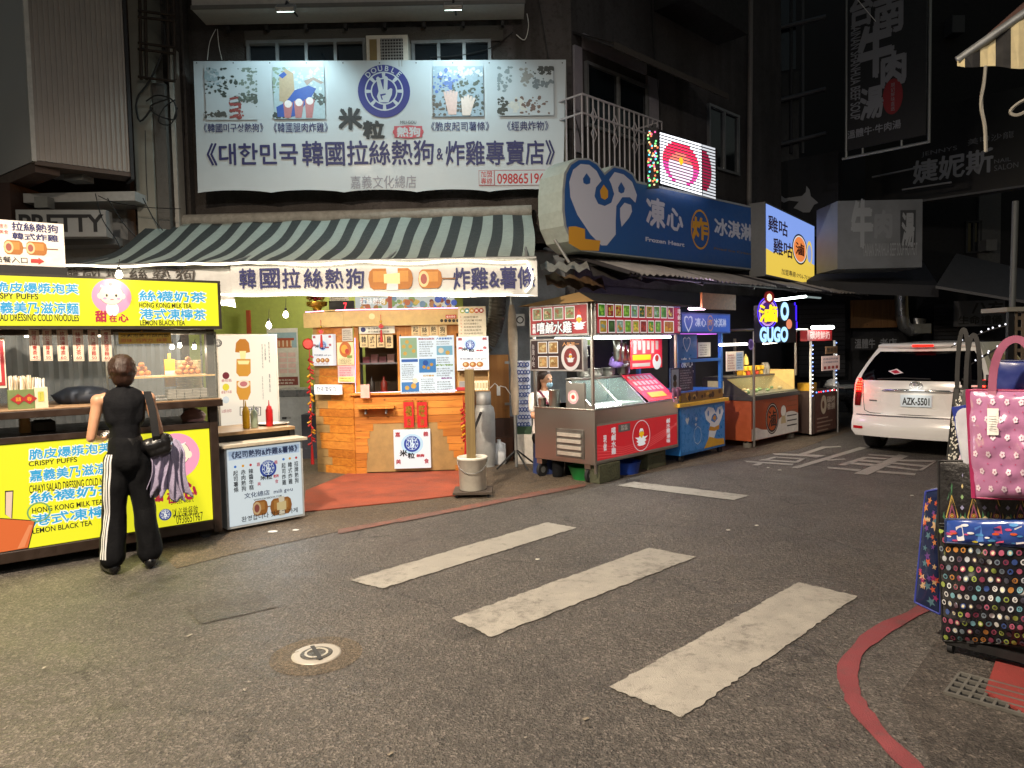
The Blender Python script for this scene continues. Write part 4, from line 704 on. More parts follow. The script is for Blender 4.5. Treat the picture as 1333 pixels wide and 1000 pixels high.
t = thing('condiment_table', 'black steel rack table with a wooden top behind the light box stand', 'table', LB.pt(.25, 0, -.5)); ztb = LB.px(330, 560, -.2)[1]; ua = LB.px(284, 560, -.2)[0]; ub = LB.px(384, 556, -.2)[0]
b = B(); LB.box(b, ua, ub, ztb - .03, ztb, -.85, -.2, wood('8a6c4a', 'a58660', 'x')); b.done('tabletop', t); b = B(); LB.box(b, ua + .04, ub - .04, ztb - .1, ztb - .03, -.82, -.24, BLACK); b.done('apron', t)
for u in (ua, ub - .05):
    for d in (-.25, -.83): b = B(); LB.box(b, u, u + .05, 0, ztb - .03, d, d + .04, BLACK); b.done('leg', t)
b = B(); LB.box(b, ua + .05, ub - .05, .3, .33, -.8, -.26, BLACK); LB.box(b, ua + .05, ub - .05, .05, ztb - .1, -.8, -.78, BLACK); b.done('back_panel', t)
def bottle(x, y, h, hexc, lab):
    p = LB.ptx(x, y, -.4); p.z = ztb; t = thing('sauce_bottle', lab, 'sauce bottle', p); m = mt(hexc, .35, var=.03); b = B(); b.lathe([(.03, 0), (.034, .008), (.034, h * .62), (.026, h * .7)], p, m, 16); b.done('body', t); b = B(); b.lathe([(.026, h * .7), (.024, h * .76), (.008, h * .8), (.003, h)], p, m, 12); b.done('nozzle', t)
bottle(321, 561, .27, 'd0a018', 'yellow mustard squeeze bottle on the condiment table'); bottle(331.5, 560, .22, '9fb09a', 'pale green squeeze bottle between the yellow and red bottles'); bottle(351, 553, .26, 'c01c22', 'red ketchup squeeze bottle on the condiment table')
b = B(); p = LB.ptx(355, 553, -.5); p.z = ztb; b.lathe([(.1, 0), (.13, .018), (.13, .022), (.1, .008)], p, STEEL, 20, 1.3); tag(b.done('serving_tray'), 'oval steel tray under the red ketchup bottle', 'tray')
# tall hot dog light board behind
HF = Fr(LB.pt(-.2, 0, -.95)[:2], LB.pt(1, 0, -1.05)[:2]); t = thing('hot_dog_board', 'tall glowing board with a stretched cheese hot dog picture behind the sauce bottles', 'menu light box', HF.ptx(320, 560)); LH = glow('f1e6d2', .82)
u0, z1 = HF.px(283, 437); u1 = HF.px(358.5, 440)[0]; z0 = HF.px(320, 566)[1]; b = B(); HF.box(b, u0 - .02, u1 + .02, z0 - .05, z1 + .015, -.12, -.004, mt('c8c2b6', .5)); HF.box(b, u0, u0 + .05, 0, z0 - .05, -.1, -.05, BLACK); HF.box(b, u1 - .05, u1, 0, z0 - .05, -.1, -.05, BLACK); b.done('box', t); b = B(); d = 0; HF.urect(b, u0, z0, u1, z1, d, LH)
hz = lambda x, y: (270 + x * .3, 400 + y * .3); hq = lambda l, m: HF.quad(b, [hz(*p) for p in l], d, m); BR1 = glow('c87f28', .65); BR2 = glow('d99a3a', .7); CHE = glow('f2df9a', .85)
hq([(120, 195), (124, 155), (140, 138), (165, 138), (180, 155), (185, 195), (160, 200)], BR1); hq([(138, 190), (168, 190), (164, 230), (170, 260), (140, 260), (145, 230)], CHE); hq([(126, 225), (187, 225), (188, 285), (175, 300), (138, 300), (125, 285)], BR2); hq([(130, 232), (183, 232), (178, 248), (135, 248)], CHE); hq([(126, 320), (186, 320), (188, 370), (175, 402), (140, 402), (126, 370)], BR2); HF.disc(b, *hz(157, 333), 5.5, d, glow('f0d8b8', .8), k=1.5); HF.disc(b, *hz(157, 333), 3.4, d, glow('c87878', .7), k=1.5); hq([(155, 402), (160, 402), (160, 450), (155, 450)], glow('a07838', .5))
for y, c in ((297, '7a3038'), (347, 'e8d840'), (402, 'd8e0e0')): HF.disc(b, *hz(80, y), 4.6, d, glow(c, .7), n=16)
hd = glow('40383a', .15); rd = glow('c84850', .5)
for x0, x1, y0, y1, s in ((234, 243, 160, 265, '招牌拉絲起司熱狗'), (246, 255, 160, 230, '外皮酥脆'), (263, 272, 150, 240, '韓國人氣美食'), (236, 244, 300, 400, '起司熱狗大滿足'), (266, 275, 290, 370, '獨家醬料'), (40, 47, 240, 295, '韓國小吃')): HF.vtext(b, s, *hz(x0, y0), *hz(x1, y1), d, hd)
for y, s in ((318, '番茄醬'), (368, '蜂蜜芥末醬'), (450, '沾醬自取')): HF.text(b, s, *hz(60, y - 5), *hz(105, y + 5), d, rd)
hq([(140, 432), (232, 432), (232, 470), (140, 470)], hd); hq([(143, 435), (229, 435), (229, 468), (143, 468)], LH); HF.text(b, '米粒熱狗', *hz(150, 440), *hz(222, 464), d, LI, .02); logo(HF, b, *hz(46, 155), 5, d, hd, LH); b.done('face', t)
lamp('AREA', 'board_lamp', HF.pt((u0 + u1) / 2, (z0 + z1) / 2, .08), 3, (1, .93, .8), .5, HF.pt((u0 + u1) / 2, .3, 2.5), parent=t)
# ================================================================ WOODEN KIOSK
KF = Fr((-2.08, 9.15), (-.61, 9.23)); KL = Fr((-2.63, 9.45), (-2.08, 9.15)); KR = Fr((-.61, 9.23), (-.64, 9.95))
WD = [wood(a, c, 'x', scale=f) for a, c, f in (('a35c1c', 'c9822f', 1), ('8f4f18', 'b87228', 1.1), ('aa6422', 'd08a36', .9), ('985519', 'c07a2a', 1.25), ('b06a28', 'cc8838', .8))]; CRM = mt('937548', .7, var=.2, scale=8); WV = wood('a9651f', 'c98434', 'z')
t = thing('kiosk', 'wooden planked hot dog kiosk with cream patches and an order window under the awning', 'kiosk', KF.pt(.7, 0))
kW = 1.473; kLW = KL.px(460, 500)[0]; zc = KF.px(530, 513)[1]; zt_ = KF.px(530, 404)[1]; zb_ = KF.px(530, 424)[1]; NP = 11; ph = zc / NP
b = B()
pat = [(.17, 1.32), (.17, 1.36), (.18, 1.30), (.20, 1.24), (.19, 1.22), (.22, 1.17), (.27, 1.10)]
for i in range(NP):
    z0, z1 = i * ph + .002, (i + 1) * ph - .002
    if i < len(pat): a, c = pat[i]; KF.box(b, 0, a, z0, z1, -.03, 0, WD[i * 3 % 5]); KF.box(b, c, kW, z0, z1, -.03, 0, WD[(i * 2 + 1) % 5])
    else: KF.box(b, 0, kW, z0, z1, -.03, 0, WD[i * 3 % 5])
KF.box(b, 0, kW, 0, zc, -.06, -.03, mt('3a2616', .8)); KF.box(b, .1, 1.4, .03, ph * 7.1, -.03, -.006, CRM)
b.done('front_wall', t)
b = B(); zl = KL.px(430, 426)[1]
for i in range(18):
    z0, z1 = i * zl / 18 + .002, (i + 1) * zl / 18 - .002; a = (.22, .40, .30, .12, .10, .36, .20, .1, .33, .42, .3, .12, .14, .40, .28, .1, .1, .1)[i]
    KL.box(b, 0, a * kLW, z0, z1, -.03, -.002, CRM); KL.box(b, a * kLW, kLW - .012, z0, z1, -.03, 0, WD[i * 3 % 5])
b.done('left_wing', t); b = B()
for i in range(18): KR.box(b, .012, .75, i * zl / 18 + .002, (i + 1) * zl / 18 - .002, -.03, 0, WD[(i + 1) % 3])
b.done('side_wall', t)
b = B()   # uprights, sill, window frame, board back
for x0, x1 in ((460, 469), (516, 522), (596, 608)): KF.pbox(b, x0, 424, x1, 512, -.05, .0, WV)
KF.pbox(b, 469, 424, 596, 434, -.05, -.004, WV); KF.pbox(b, 522, 434, 596, 512, -.05, -.02, WV)
KF.box(b, -.02, kW + .02, zc, zc + .03, -.06, .05, WV); b.done('window_frame', t)
b = B(); p0 = KL.pt(0, zb_); p1 = KF.pt(0, zb_); BEAM = mt('b79d6c', .6, var=.12)
KF.box(b, -.04, kW + .02, zb_, zt_, -.08, .10, BEAM); KL.box(b, -.05, kLW - .03, zb_ + .003, zt_ - .003, -.08, .11, BEAM); KF.box(b, -.3, kW, zt_ + .004, zt_ + .02, -.7, .05, BEAM); b.done('header_beam', t)
b = B(); pkl = mt('ffffff', .4, em=2.2, emh='ff7ad0', var=0); b.tube([KL.pt(.0, zt_ + .012, .12), KL.pt(kLW - .02, zt_ + .012, .12), KF.pt(kW, zt_ + .012, .115)], .007, pkl, 5); b.done('pink_light_strip', t)
b = B(); b.tube([KF.ptx(462, 440, .01), KF.ptx(463, 512, .01), KF.pt(kW, zc + .035, .055)], .006, pkl, 5); b.done('pink_light_strip', t)
b = B(); KF.box(b, .08, .56, zc - .17, zc - .145, 0, .16, WV); KF.box(b, .18, .2, zc - .24, zc - .17, .0, .1, GALV); KF.box(b, .44, .46, zc - .24, zc - .17, .0, .1, GALV); b.done('ledge', t)
b = B(); KF.disc(b, 484, 412, 4, .104, mt('d6c49a', .6)); 
for k in range(5): KF.disc(b, 575 + 5.2 * k, 417.5, 2.1, .104, BLK, n=12)
KF.rect(b, 580, 410, 594, 414.5, .104, PR); KF.text(b, '夜市美食', 581, 411, 593, 414, .105, WHITE)
b.done('lettering', t)
b = B(); KF.box(b, .05, kW - .05, .5, zt_, -1.0, -.97, mt('5a4632', .7)); KF.box(b, .06, .6, zc - .05, zc - .02, -.6, -.06, mt('9a7a50', .5)); b.done('inner_wall', t)
# things in the order window
t = thing('shelf_unit', 'small inner shelf with pink boxes behind the kiosk order window', 'shelf', KF.pt(.2, zc, -.5)); b = B(); zz = KF.px(490, 474, -.5)[1]; KF.box(b, .05, .6, zz, zz + .02, -.6, -.35, mt('8a8a90', .5)); KF.box(b, .05, .07, zc - .02, zz + .3, -.6, -.35, GALV); KF.box(b, .58, .6, zc - .02, zz + .3, -.6, -.35, GALV); b.done('shelf', t); b = B()
for k in range(4): KF.box(b, .1 + .11 * k, .19 + .11 * k, zz + .02, zz + .1 + .03 * (k % 2), -.5, -.4, mt(('a06070', 'b08890', '8a5a66', 'c0a0a0')[k], .6))
b.done('box_row', t)
for x, hx in ((484, '2a2420'), (500, '7a2418')):
    b = B(); p = KF.ptx(x, 505, -.35); p.z = zc - .02; b.lathe([(.04, 0), (.045, .01), (.045, .16), (.015, .2), (.015, .24)], p, mt(hx, .4), 14); tag(b.done('sauce_bottle'), ('dark' if x < 490 else 'red brown') + ' sauce bottle standing inside the kiosk order window', 'sauce bottle')
b = B(); KF.pbox(b, 469, 501, 481, 518, .05, .11, mt('d0a8a0', .5, alpha=.8)); tag(b.done('tip_box'), 'small pinkish clear box on the sill at the kiosk window', 'box')
def sheet(fr, x0, y0, x1, y1, d, base, name, lab, cat, fn=None, th=.012, group=None, pname='panel'):
    u0, z1 = fr.px(x0, y0, d); u1, z0 = fr.px(x1, y1, d); t = thing(name, lab, cat, fr.pt((u0 + u1) / 2, z0, d), group); b = B(); fr.box(b, u0, u1, z0, z1, d - th, d, base); b.done(pname, t)
    if fn:
        b = B(); W_ = u1 - u0; H_ = z1 - z0
        T = lambda s, a, c, e, f, m, bo=.01: fr.utext(b, s, u0 + W_ * a, z0 + H_ * c, u0 + W_ * e, z0 + H_ * f, d + .001, m, bo)
        Rc = lambda a, c, e, f, m: fr.urect(b, u0 + W_ * a, z0 + H_ * c, u0 + W_ * e, z0 + H_ * f, d + .001, m)
        Dc = lambda a, c, r, m, k=1., **kw: fr.udisc(b, u0 + W_ * a, z0 + H_ * c, W_ * r * k, W_ * r, d + .001, m, **kw)
        fn(b, T, Rc, Dc); b.done('lettering', t)
    return t
random.seed(11)
def rows(T, a, e, y0, y1, n, m, src='韓式炸雞薯條起司熱狗拉絲年糕嘉義美食小吃'):
    for i in range(n):
        y = y1 - (y1 - y0) * (i + 1) / n; s = ''.join(random.choice(src) for _ in range(random.randint(5, 8))); T(s, a, y, a + (e - a) * random.uniform(.7, 1), y + (y1 - y0) / n * .62, m, 0)
def emb(fr, x, y, r):
    def f(b, d=.002, k=1.): pass
    return f
def mili(fr, cx, cy, r, d, g=0):
    def f(b, T, Rc, Dc):
        bl = glow('2a48b0', .55) if g else mt('2a48b0', .5, var=0); wt = glow('dfeef6', .75) if g else WHITE; rd_ = glow('c83a44', .5) if g else PR; kk = glow('262830', .12) if g else BLK
        fr.disc(b, cx, cy, r * 1.25, d, glow('c5e2f4', .75) if g else wt, k=1.1); logo(fr, b, cx, cy, r, d, bl, wt)
        for s, a, c in (('嘉', .05, .82), ('義', .82, .82), ('美', .05, .12), ('食', .82, .12)) : T(s, a, c, a + .13, c + .12, rd_, .03)
        T('米', .16, .32, .36, .48, kk, .04); T('粒', .38, .26, .56, .40, kk, .04); T('熱狗', .62, .29, .82, .36, rd_, .08)
    return f
MW = mt('8a8a86', .4, em=.62, emh='f4f6ff', var=0)
t = sheet(KF, 512, 560, 561, 609, .06, MW, 'kiosk_sign', 'white square lit sign with a blue V hand emblem low on the kiosk front', 'sign', mili(KF, 536.5, 578, 10.5, .061, 1), .055)
def menu(b, T, Rc, Dc):
    w = .66; lb = glow('b9dcf0', .7); bb = glow('3a70c8', .5); rr_ = glow('c04050', .5); kk = glow('44464e', .2); yy_ = glow('e0b050', .6)
    Rc(.02, .62, .32, .97, glow('a8c8a0', .5)); Rc(.35, .36, .66, .6, glow('4a90d0', .6)); Rc(.68, .66, .97, .82, glow('88c0d8', .6)); Rc(.02, .03, .34, .2, glow('4888c8', .6)); Rc(.03, .55, .33, .6, bb)
    for a, c in ((.1, .7), (.2, .82), (.14, .9), (.26, .74), (.08, .82)): Dc(a, c, .035, yy_)
    for a, c in ((.44, .46), (.52, .44), (.58, .5)): Dc(a, c, .03, glow('d8a040', .6))
    Dc(.47, .53, .05, glow('2860b8', .5)); Dc(.76, .74, .05, glow('e8d8b8', .7)); Dc(.88, .7, .04, yy_); Dc(.12, .1, .04, yy_); Dc(.24, .13, .05, yy_); Dc(.27, .22, .05, glow('f0e0c0', .7))
    T('韓國拉絲熱狗', .35, .93, .64, .965, rr_, .03); T('人氣套餐組合', .68, .93, .97, .965, bb, .03); T('炸物', .66, .47, .97, .5, glow('8ab048', .6), .04); T('起司薯條', .42, .29, .62, .32, yy_, .03); T('飲料', .75, .24, .95, .27, glow('a05aa0', .5), .04)
    rows(T, .36, .64, .64, .92, 7, kk); rows(T, .68, .97, .84, .92, 2, kk); rows(T, .68, .97, .52, .64, 3, kk); rows(T, .03, .32, .24, .53, 8, kk); rows(T, .38, .64, .05, .27, 6, kk); rows(T, .67, .97, .29, .45, 4, kk); rows(T, .67, .97, .05, .22, 4, kk)
sheet(KF, 519.5, 438, 592.5, 511, .05, glow('e4f0f6', .8), 'menu_board', 'big bright pale blue menu board beside the kiosk order window', 'menu board', menu, .04)
lamp('AREA', 'menu_lamp', KF.ptx(556, 475, .1), .8, (.9, .95, 1), .6, KF.ptx(556, 520, 3)); bpy.data.objects['menu_lamp'].parent = bpy.data.objects['menu_board']; bpy.data.objects['menu_lamp'].matrix_parent_inverse = Matrix.Translation(-bpy.data.objects['menu_board'].location)
def small(cx, cy, r, fr, d):
    def f(b, T, Rc, Dc):
        mili(fr, cx, cy, r, d, 1)(b, lambda s, a, c, e, f_, m, bo=0: T(s, a, .38 + c * .62 if c > .2 or s not in '美食' else .62, e, .38 + f_ * .62 if c > .2 or s not in '美食' else .70, m, bo), Rc, Dc)
        T('文化總店 mili gou', .08, .3, .92, .37, glow('2a3c74', .2)); rows(T, .1, .9, .04, .09, 1, glow('c04050', .4))
        for k in range(3): Dc(.28 + .22 * k, .17, .085, glow('c07830', .6), 1.25); Dc(.26 + .22 * k, .18, .045, glow('e8c890', .7))
    return f
sheet(KL, 406, 436, 434, 476, .07, MW, 'kiosk_sign', 'small white lit sign with round food pictures on the left wing of the kiosk', 'sign', small(420, 450, 5.5, KL, .071), .06)
PF = Fr((-.75, 8.55), (.2, 8.55))
sheet(PF, 594, 438.5, 636.5, 481.5, .05, MW, 'post_sign', 'white lit square sign with blue emblem on top of the bucket post', 'sign', small(612, 449, 6, PF, .051), .06)
sheet(KL, 409, 501, 441, 514, .12, mt('cfd6da', .5, em=.4), 'light_label', 'small lit white strip with Korean words on the left wing of the kiosk', 'sign', lambda b, T, Rc, Dc: T('한국 핫도그', .1, .3, .9, .8, INK, .02), .07)
def pz_(b, T, Rc, Dc): Dc(.5, .68, .36, mt('a85a28', .6)); Dc(.45, .7, .2, mt('d09038', .6)); Dc(.6, .6, .12, mt('a03028', .6)); rows(T, .08, .9, .05, .3, 4, BLK); Rc(.6, .3, .9, .42, mt('7a8848', .6))
sheet(KL, 438.5, 446, 461, 475, .03, mt('d8c8a0', .6), 'food_poster', 'poster of a round dish on the left wing of the kiosk', 'poster', pz_, .006)
sheet(KL, 439.5, 476, 462.5, 498.5, .03, mt('d8a8b0', .6), 'pink_notice', 'pink and yellow notice below the round dish poster', 'notice', lambda b, T, Rc, Dc: (Rc(.05, .05, .95, .35, mt('d8c070', .6)), rows(T, .1, .9, .4, .95, 4, mt('9a2a50', .6)), rows(T, .1, .9, .05, .35, 2, BLK)), .006)
sheet(KL, 445, 428, 459, 444, .03, mt('b8b0a8', .6), 'grey_notice', 'small grey notice above the round dish poster', 'notice', lambda b, T, Rc, Dc: rows(T, .08, .92, .08, .92, 5, BLK), .006)
CRD = mt('cdb68c', .6)
for k, (x0, x1, y0, y1, fr, s, lab) in enumerate(((468, 512, 436, 452, KF, '韓式炸雞', 'cream name boards in a row above the order window'), (535, 582, 424, 437, KF, '起絲熱狗', 'cream name boards in a row above the pale blue menu board'))):
    for j, ch in enumerate(s):
        w = (x1 - x0) / 4; sheet(fr, x0 + w * j + .3, y0, x0 + w * (j + 1) - .3, y1 + (j % 2), .055, CRD, 'name_board', ('first', 'second', 'third', 'last')[j] + ' cream board of the row above the ' + ('order window' if k == 0 else 'blue menu board'), 'name board', (lambda c: lambda b, T, Rc, Dc: (T(c, .2, .35, .8, .88, BLK, .02), T('招牌', .25, .1, .75, .25, BLK)))(ch), .015, lab)
sheet(KF, 467, 424, 514, 434, .052, mt('c9c6bd', .6), 'paper_strip', 'white paper strip with a small emblem under the header beam', 'notice', lambda b, T, Rc, Dc: (Dc(.12, .5, .07, INK), rows(T, .25, .95, .12, .9, 2, BLK)), .004)
def rules(b, T, Rc, Dc):
    for k, c in enumerate(('8a9a3a', '3a8a9a', 'c08a2a', 'b04a3a', 'a03a30')): Dc(.16 + .17 * k, .86, .09, mt(c, .6)); T('嘉義市美食'[k], .11 + .17 * k, .82, .21 + .17 * k, .9, WHITE, .02)
    rows(T, .2, .92, .06, .72, 6, BLK)
    for k in range(6): T(str(k + 1) + '.', .08, .08 + .11 * (5 - k), .14, .13 + .11 * (5 - k), PR)
sheet(PF, 596, 399.5, 633, 437.5, -.1, mt('c6baa2', .6), 'rules_board', 'cream list of six numbered lines above the bucket post sign', 'notice', rules, .012)
# shop gear on the kiosk top: poster light box, number display, gold ornament
KB = Fr(KF.pt(0, 0, -.45)[:2], KF.pt(1, 0, -.45)[:2])
def pst(b, T, Rc, Dc):
    for k in range(90): a = random.random(); Dc(a, random.uniform(.1, .75), random.uniform(.012, .035), glow(random.choice(('d89a38', 'e0b858', '88a868', 'c86a40', 'd8d8d8', '7898b0', 'b87838') if a < .75 else ('3a60c0', '8a4030', 'c08050', 'e0d0b0')), .6))
    Rc(.0, .0, .42, .08, glow('c8e0e8', .7)); Rc(.33, .1, .37, .95, glow('c85840', .5)); T('拉絲熱狗', .05, .5, .3, .8, glow('f4f4f0', .9), .02)
sheet(KB, 462, 383, 592, 408, .0, glow('c4ccc8', .75), 'poster_light_box', 'long lit food picture box standing on top of the kiosk', 'poster', pst, .06)
sheet(KB, 428, 392, 461, 408, .05, BLACK, 'number_display', 'black queue display showing a red seven on top of the kiosk', 'display', lambda b, T, Rc, Dc: T('7', .58, .25, .72, .85, glow('ff3040', 2), .02), .05)
sheet(KB, 429, 385, 454, 392, .04, mt('d8d4c8', .6), 'paper_strip', 'white paper label above the black number display', 'notice', lambda b, T, Rc, Dc: rows(T, .06, .94, .1, .9, 2, BLK), .01)
GOLD = mt('b8963a', .3, .8); p = KB.ptx(413, 408, .1); t = thing('gold_ornament', 'golden lucky ornament heaped on a stand on top of the kiosk', 'ornament', p); b = B(); b.lathe([(.09, 0), (.1, .02), (.05, .04), (.06, .07), (.13, .1), (.14, .15)], p, GOLD, 18); b.done('bowl', t); b = B()
for k in range(22): a = random.uniform(0, 6.3); r = random.uniform(0, .11); b.ball(p + Vector((r * math.cos(a), r * math.sin(a), .16 + random.uniform(0, .1) * (1 - r * 5) + .02)), .028, random.choice((GOLD, mt('8a2020', .4), mt('6a5020', .4, .5))), 8)
b.done('treasure_heap', t)
# hanging red knots, firecracker strings, red gold banners
RDK = mt('a3161a', .5, var=.1)
for x, yb, lab in ((418, 432, 'red knot charm with tassel hanging at the left wing of the kiosk'), (496, 425, 'red knot charm with tassel hanging over the order window')):
    p = (KL if x < 450 else KF).ptx(x, yb, .17 if x > 450 else .16); t = thing('knot_charm', lab, 'charm', p); b = B(); b.box(p, (.05, .02, .05), RDK, M=Matrix.Translation(p) @ Matrix.Rotation(.785, 4, 'Y')); b.ball(p + Vector((0, 0, .06)), .018, GOLD, 8); b.tube([p + Vector((0, 0, .06)), p + Vector((0, 0, .15))], .004, RDK, 5); b.done('knot', t); b = B(); b.tube([p - Vector((0, 0, .04)), p - Vector((0, 0, .2))], .012, RDK, 7, r1=.02); b.done('tassel', t)
def crackers(x, y0, y1, fr, d, lab):
    p = fr.ptx(x, y0, d); q = fr.ptx(x + 3, y1, d); t = thing('firecracker_string', lab, 'decoration', p); n = int((p.z - q.z) / .035); b = B(); b.tube([p + Vector((0, 0, .1)), q], .006, RDK, 5)
    for k in range(n):
        c = p.lerp(q, k / n); a = random.uniform(0, 6.3); e = Vector((math.cos(a), math.sin(a) * .6, -.5)).normalized() * .055; b.tube([c, c + e], .013, random.choice((RDK, RDK, mt('c8901f', .4))), 6)
    b.done('crackers', t); b = B(); b.tube([q, q - Vector((0, 0, .25))], .012, RDK, 7, r1=.025); b.done('tassel', t)
crackers(403, 463, 580, KL, .12, 'long red and gold firecracker string left of the kiosk'); crackers(603, 525, 575, KF, .06, 'short red and gold firecracker string at the right edge of the kiosk')
b = B(); p = KL.ptx(401, 448, .1); b.lathe([(.06, -.01), (.075, 0), (.06, .01)], p, mt('b8241c', .5), 18, M=Matrix.Translation(p) @ Matrix.Rotation(1.57, 4, 'X')); tag(b.done('red_medallion'), 'round red paper medallion above the long firecracker string', 'decoration')
for x, ch, lab in ((525, '福', 'left'), (542.5, '旺', 'right')):
    sheet(KF, x, 521.5, x + 14, 558, .05, mt('b01418', .5), 'red_scroll', lab + ' one of the two red scrolls with gold writing on the kiosk front', 'scroll', (lambda c: lambda b, T, Rc, Dc: (T(c, .2, .45, .8, .8, GOLD, .05), T('吉', .3, .12, .7, .35, GOLD, .02), Rc(0, .0, 1, .04, GOLD), Rc(0, .95, 1, .99, GOLD)))(ch), .02, 'red scrolls on the kiosk front')
# bucket with post
p = G(615, 649); p = Vector((p.x, p.y + .16, 0)); t = thing('bucket_dolly', 'small black wheeled board under the white bucket', 'dolly', p); b = B(); b.box(p + Vector((0, 0, .055)), (.42, .36, .025), mt('4a4038', .7)); b.done('board', t)
for sx in (-.17, .17):
    for sy in (-.14, .14): b = B(); c = p + Vector((sx, sy, .022)); b.tube([c - Vector((.012, 0, 0)), c + Vector((.012, 0, 0))], .021, RUB, 10); b.done('wheel', t)
BKM = mt('c9c4b8', .5, var=.12, bump=.1); pb = p + Vector((0, 0, .068)); t = thing('bucket', 'dirty white plastic bucket holding a wooden post on a wheeled board', 'bucket', pb); b = B(); b.lathe([(.135, 0), (.145, .01), (.158, .33), (.168, .335), (.168, .36), (.158, .365), (.15, .36), (.14, .3)], pb, BKM, 26); b.done('pail', t); b = B(); b.tube([pb + Vector((.165 * math.cos(a), -.165 * abs(math.sin(a)) - .01, .33 - .13 * math.sin(a))) for a in col(0, math.pi, 12)], .005, GALV, 6); b.done('handle', t)
b = B(); PL = pb + Vector((-.01, 0, .02)); zz = PF.px(615, 478, .0)[1]; b.box(Vector((PL.x, PL.y + .0, (PL.z + zz) / 2)), (.10, .10, zz - PL.z), wood('6e5c3c', '8f7a50', 'z')); tag(b.done('wooden_post'), 'weathered square timber post standing in the white bucket', 'post')
t = thing('card_shelf', 'small wooden box shelf with name cards under the bucket post sign', 'shelf', PF.ptx(616, 510)); b = B(); q = PF.px(594, 482, .1); r_ = PF.px(637, 509, .1); wv = wood('8f7148', 'a88a5c', 'x'); PF.box(b, q[0], r_[0], r_[1], r_[1] + .012, -.08, .1, wv); PF.box(b, q[0], r_[0], q[1] - .012, q[1], -.08, .03, wv); PF.box(b, r_[0] - .015, r_[0], r_[1] + .012, q[1] - .012, -.08, .03, wv); PF.box(b, q[0], r_[0], r_[1] + .012, q[1] - .012, -.08, -.07, wv); b.done('box', t)
for k in range(5): b = B(); c = q[0] + .2 + .035 * k; PF.box(b, c, c + .03, r_[1] + .012, r_[1] + .12, .02, .07, mt('d8ceb4', .6)); PF.urect(b, c + .004, r_[1] + .03, c + .026, r_[1] + .1, .071, mt('a89a7a', .6)); b.done('card_pack', t)
b = B(); PF.box(b, q[0] - .0, q[0] + .19, r_[1] + .012, r_[1] + .05, .0, .11, mt('9c2028', .5)); PF.box(b, q[0] + .03, q[0] + .12, r_[1] + .05, r_[1] + .12, .02, .08, mt('8a8a8c', .4, .4)); b.done('tray', t)
# gas cylinder, jug, grey wall with duct and plywood
p = G(631, 607); t = thing('gas_cylinder', 'tall grey gas cylinder beside the kiosk', 'gas cylinder', p); b = B(); gm = mt('a3a6a6', .45, .1, var=.12); b.lathe([(.14, 0), (.14, .05), (.155, .08), (.155, .72), (.14, .8), (.09, .86), (.05, .88)], p, gm, 24); b.done('tank', t); b = B(); b.lathe([(.1, .82), (.105, .82), (.105, 1.02), (.1, 1.02)], p, gm, 20); b.tube([p + Vector((0, 0, .86)), p + Vector((0, 0, .98))], .025, GALV, 8); b.done('collar', t)
p = G(650, 604); t = thing('plastic_jug', 'small white plastic jug on the ground beside the gas cylinder', 'jug', p); b = B(); b.lathe([(.085, 0), (.095, .02), (.095, .2), (.06, .28), (.028, .3), (.028, .34)], p, mt('c9ccd0', .4), 18); b.done('body', t); b = B(); b.tube([p + Vector((.03, 0, .3)), p + Vector((.08, -.02, .28)), p + Vector((.085, -.02, .2))], .012, mt('c9ccd0', .4), 6); b.done('handle', t)
p = KR.ptx(610, 545, .05); b = B(); b.box(p + Vector((.1, -.25, -.05)), (.03, .22, .3), BLACK, .3, Matrix.Translation(p + Vector((.1, -.25, -.05))) @ Matrix.Rotation(.4, 4, 'Y')); tag(b.done('folding_seat'), 'black padded folding seat leaning on the gas cylinder', 'seat')
GW = Fr((-.35, 10.3), (1, 10.3)); PLY = wood('8a5a26', 'a8763a', 'z', scale=.5)
t = thing('plywood_cabinet', 'brown plywood cabinet with a white power socket beside the gas cylinder', 'cabinet', GW.ptx(640, 560)); b = B(); GW.pbox(b, 607, 463, 664, 566, -.1, .25, PLY); b.done('body', t)
b = B(); p = GW.ptx(649, 509, .27); b.box(p, (.05, .03, .13), WHITE, bev if False else 0); b.tube([p + Vector((0, 0, .06)), p + Vector((-.05, 0, .11)), p + Vector((-.12, 0, .04))], .006, WHITE, 6); b.tube([p + Vector((.02, 0, .07)), p + Vector((.1, 0, .05)), p + Vector((.18, 0, -.07))], .006, WHITE, 6); b.done('socket', t)
for y in (472, 526):
    b = B(); GW.pbox(b, 657, y - 1.5, 665, y + 1.5, .25, .27, GALV); b.done('hinge', t)
b = B(); GW.pbox(b, 640, 545, 672, 598, .05, .3, mt('40261a', .6, var=.3, bump=.4, bscale=20)); GW.pbox(b, 645, 570, 668, 600, .3, .34, mt('52301c', .6, bump=.4, bscale=20)); tag(b.done('tarp_bundle'), 'dark brown tarp bundle on the ground under the plywood cabinet', 'tarp')
b = B(); pts = [GW.ptx(x, y, .25) for x, y in ((648, 380), (647, 410), (642, 432), (634, 448), (622, 460))]
for i in range(len(pts) - 1):
    for j in range(6): a = pts[i].lerp(pts[i + 1], j / 6); c = pts[i].lerp(pts[i + 1], (j + 1) / 6); m_ = a.lerp(c, .5); b.tube([a, m_, c], [.115, .125, .115], mt('4e4a42', .5, .4), 14, cap=False)
tag(b.done('flexible_duct'), 'grey ribbed duct hose bending down between kiosk and red cart', 'duct')
b = B(); GW.pbox(b, 663, 409, 683, 424, .0, .02, mt('c0c4c4', .6)); d = .021; GW.disc(b, 668, 416.5, 5, d, DARK, inner=.7, n=16); GW.disc(b, 677, 416.5, 5, d, DARK, inner=.7, n=16); tag(b.done('wall_poster'), 'pale poster with two dark rings on the grey wall', 'poster')
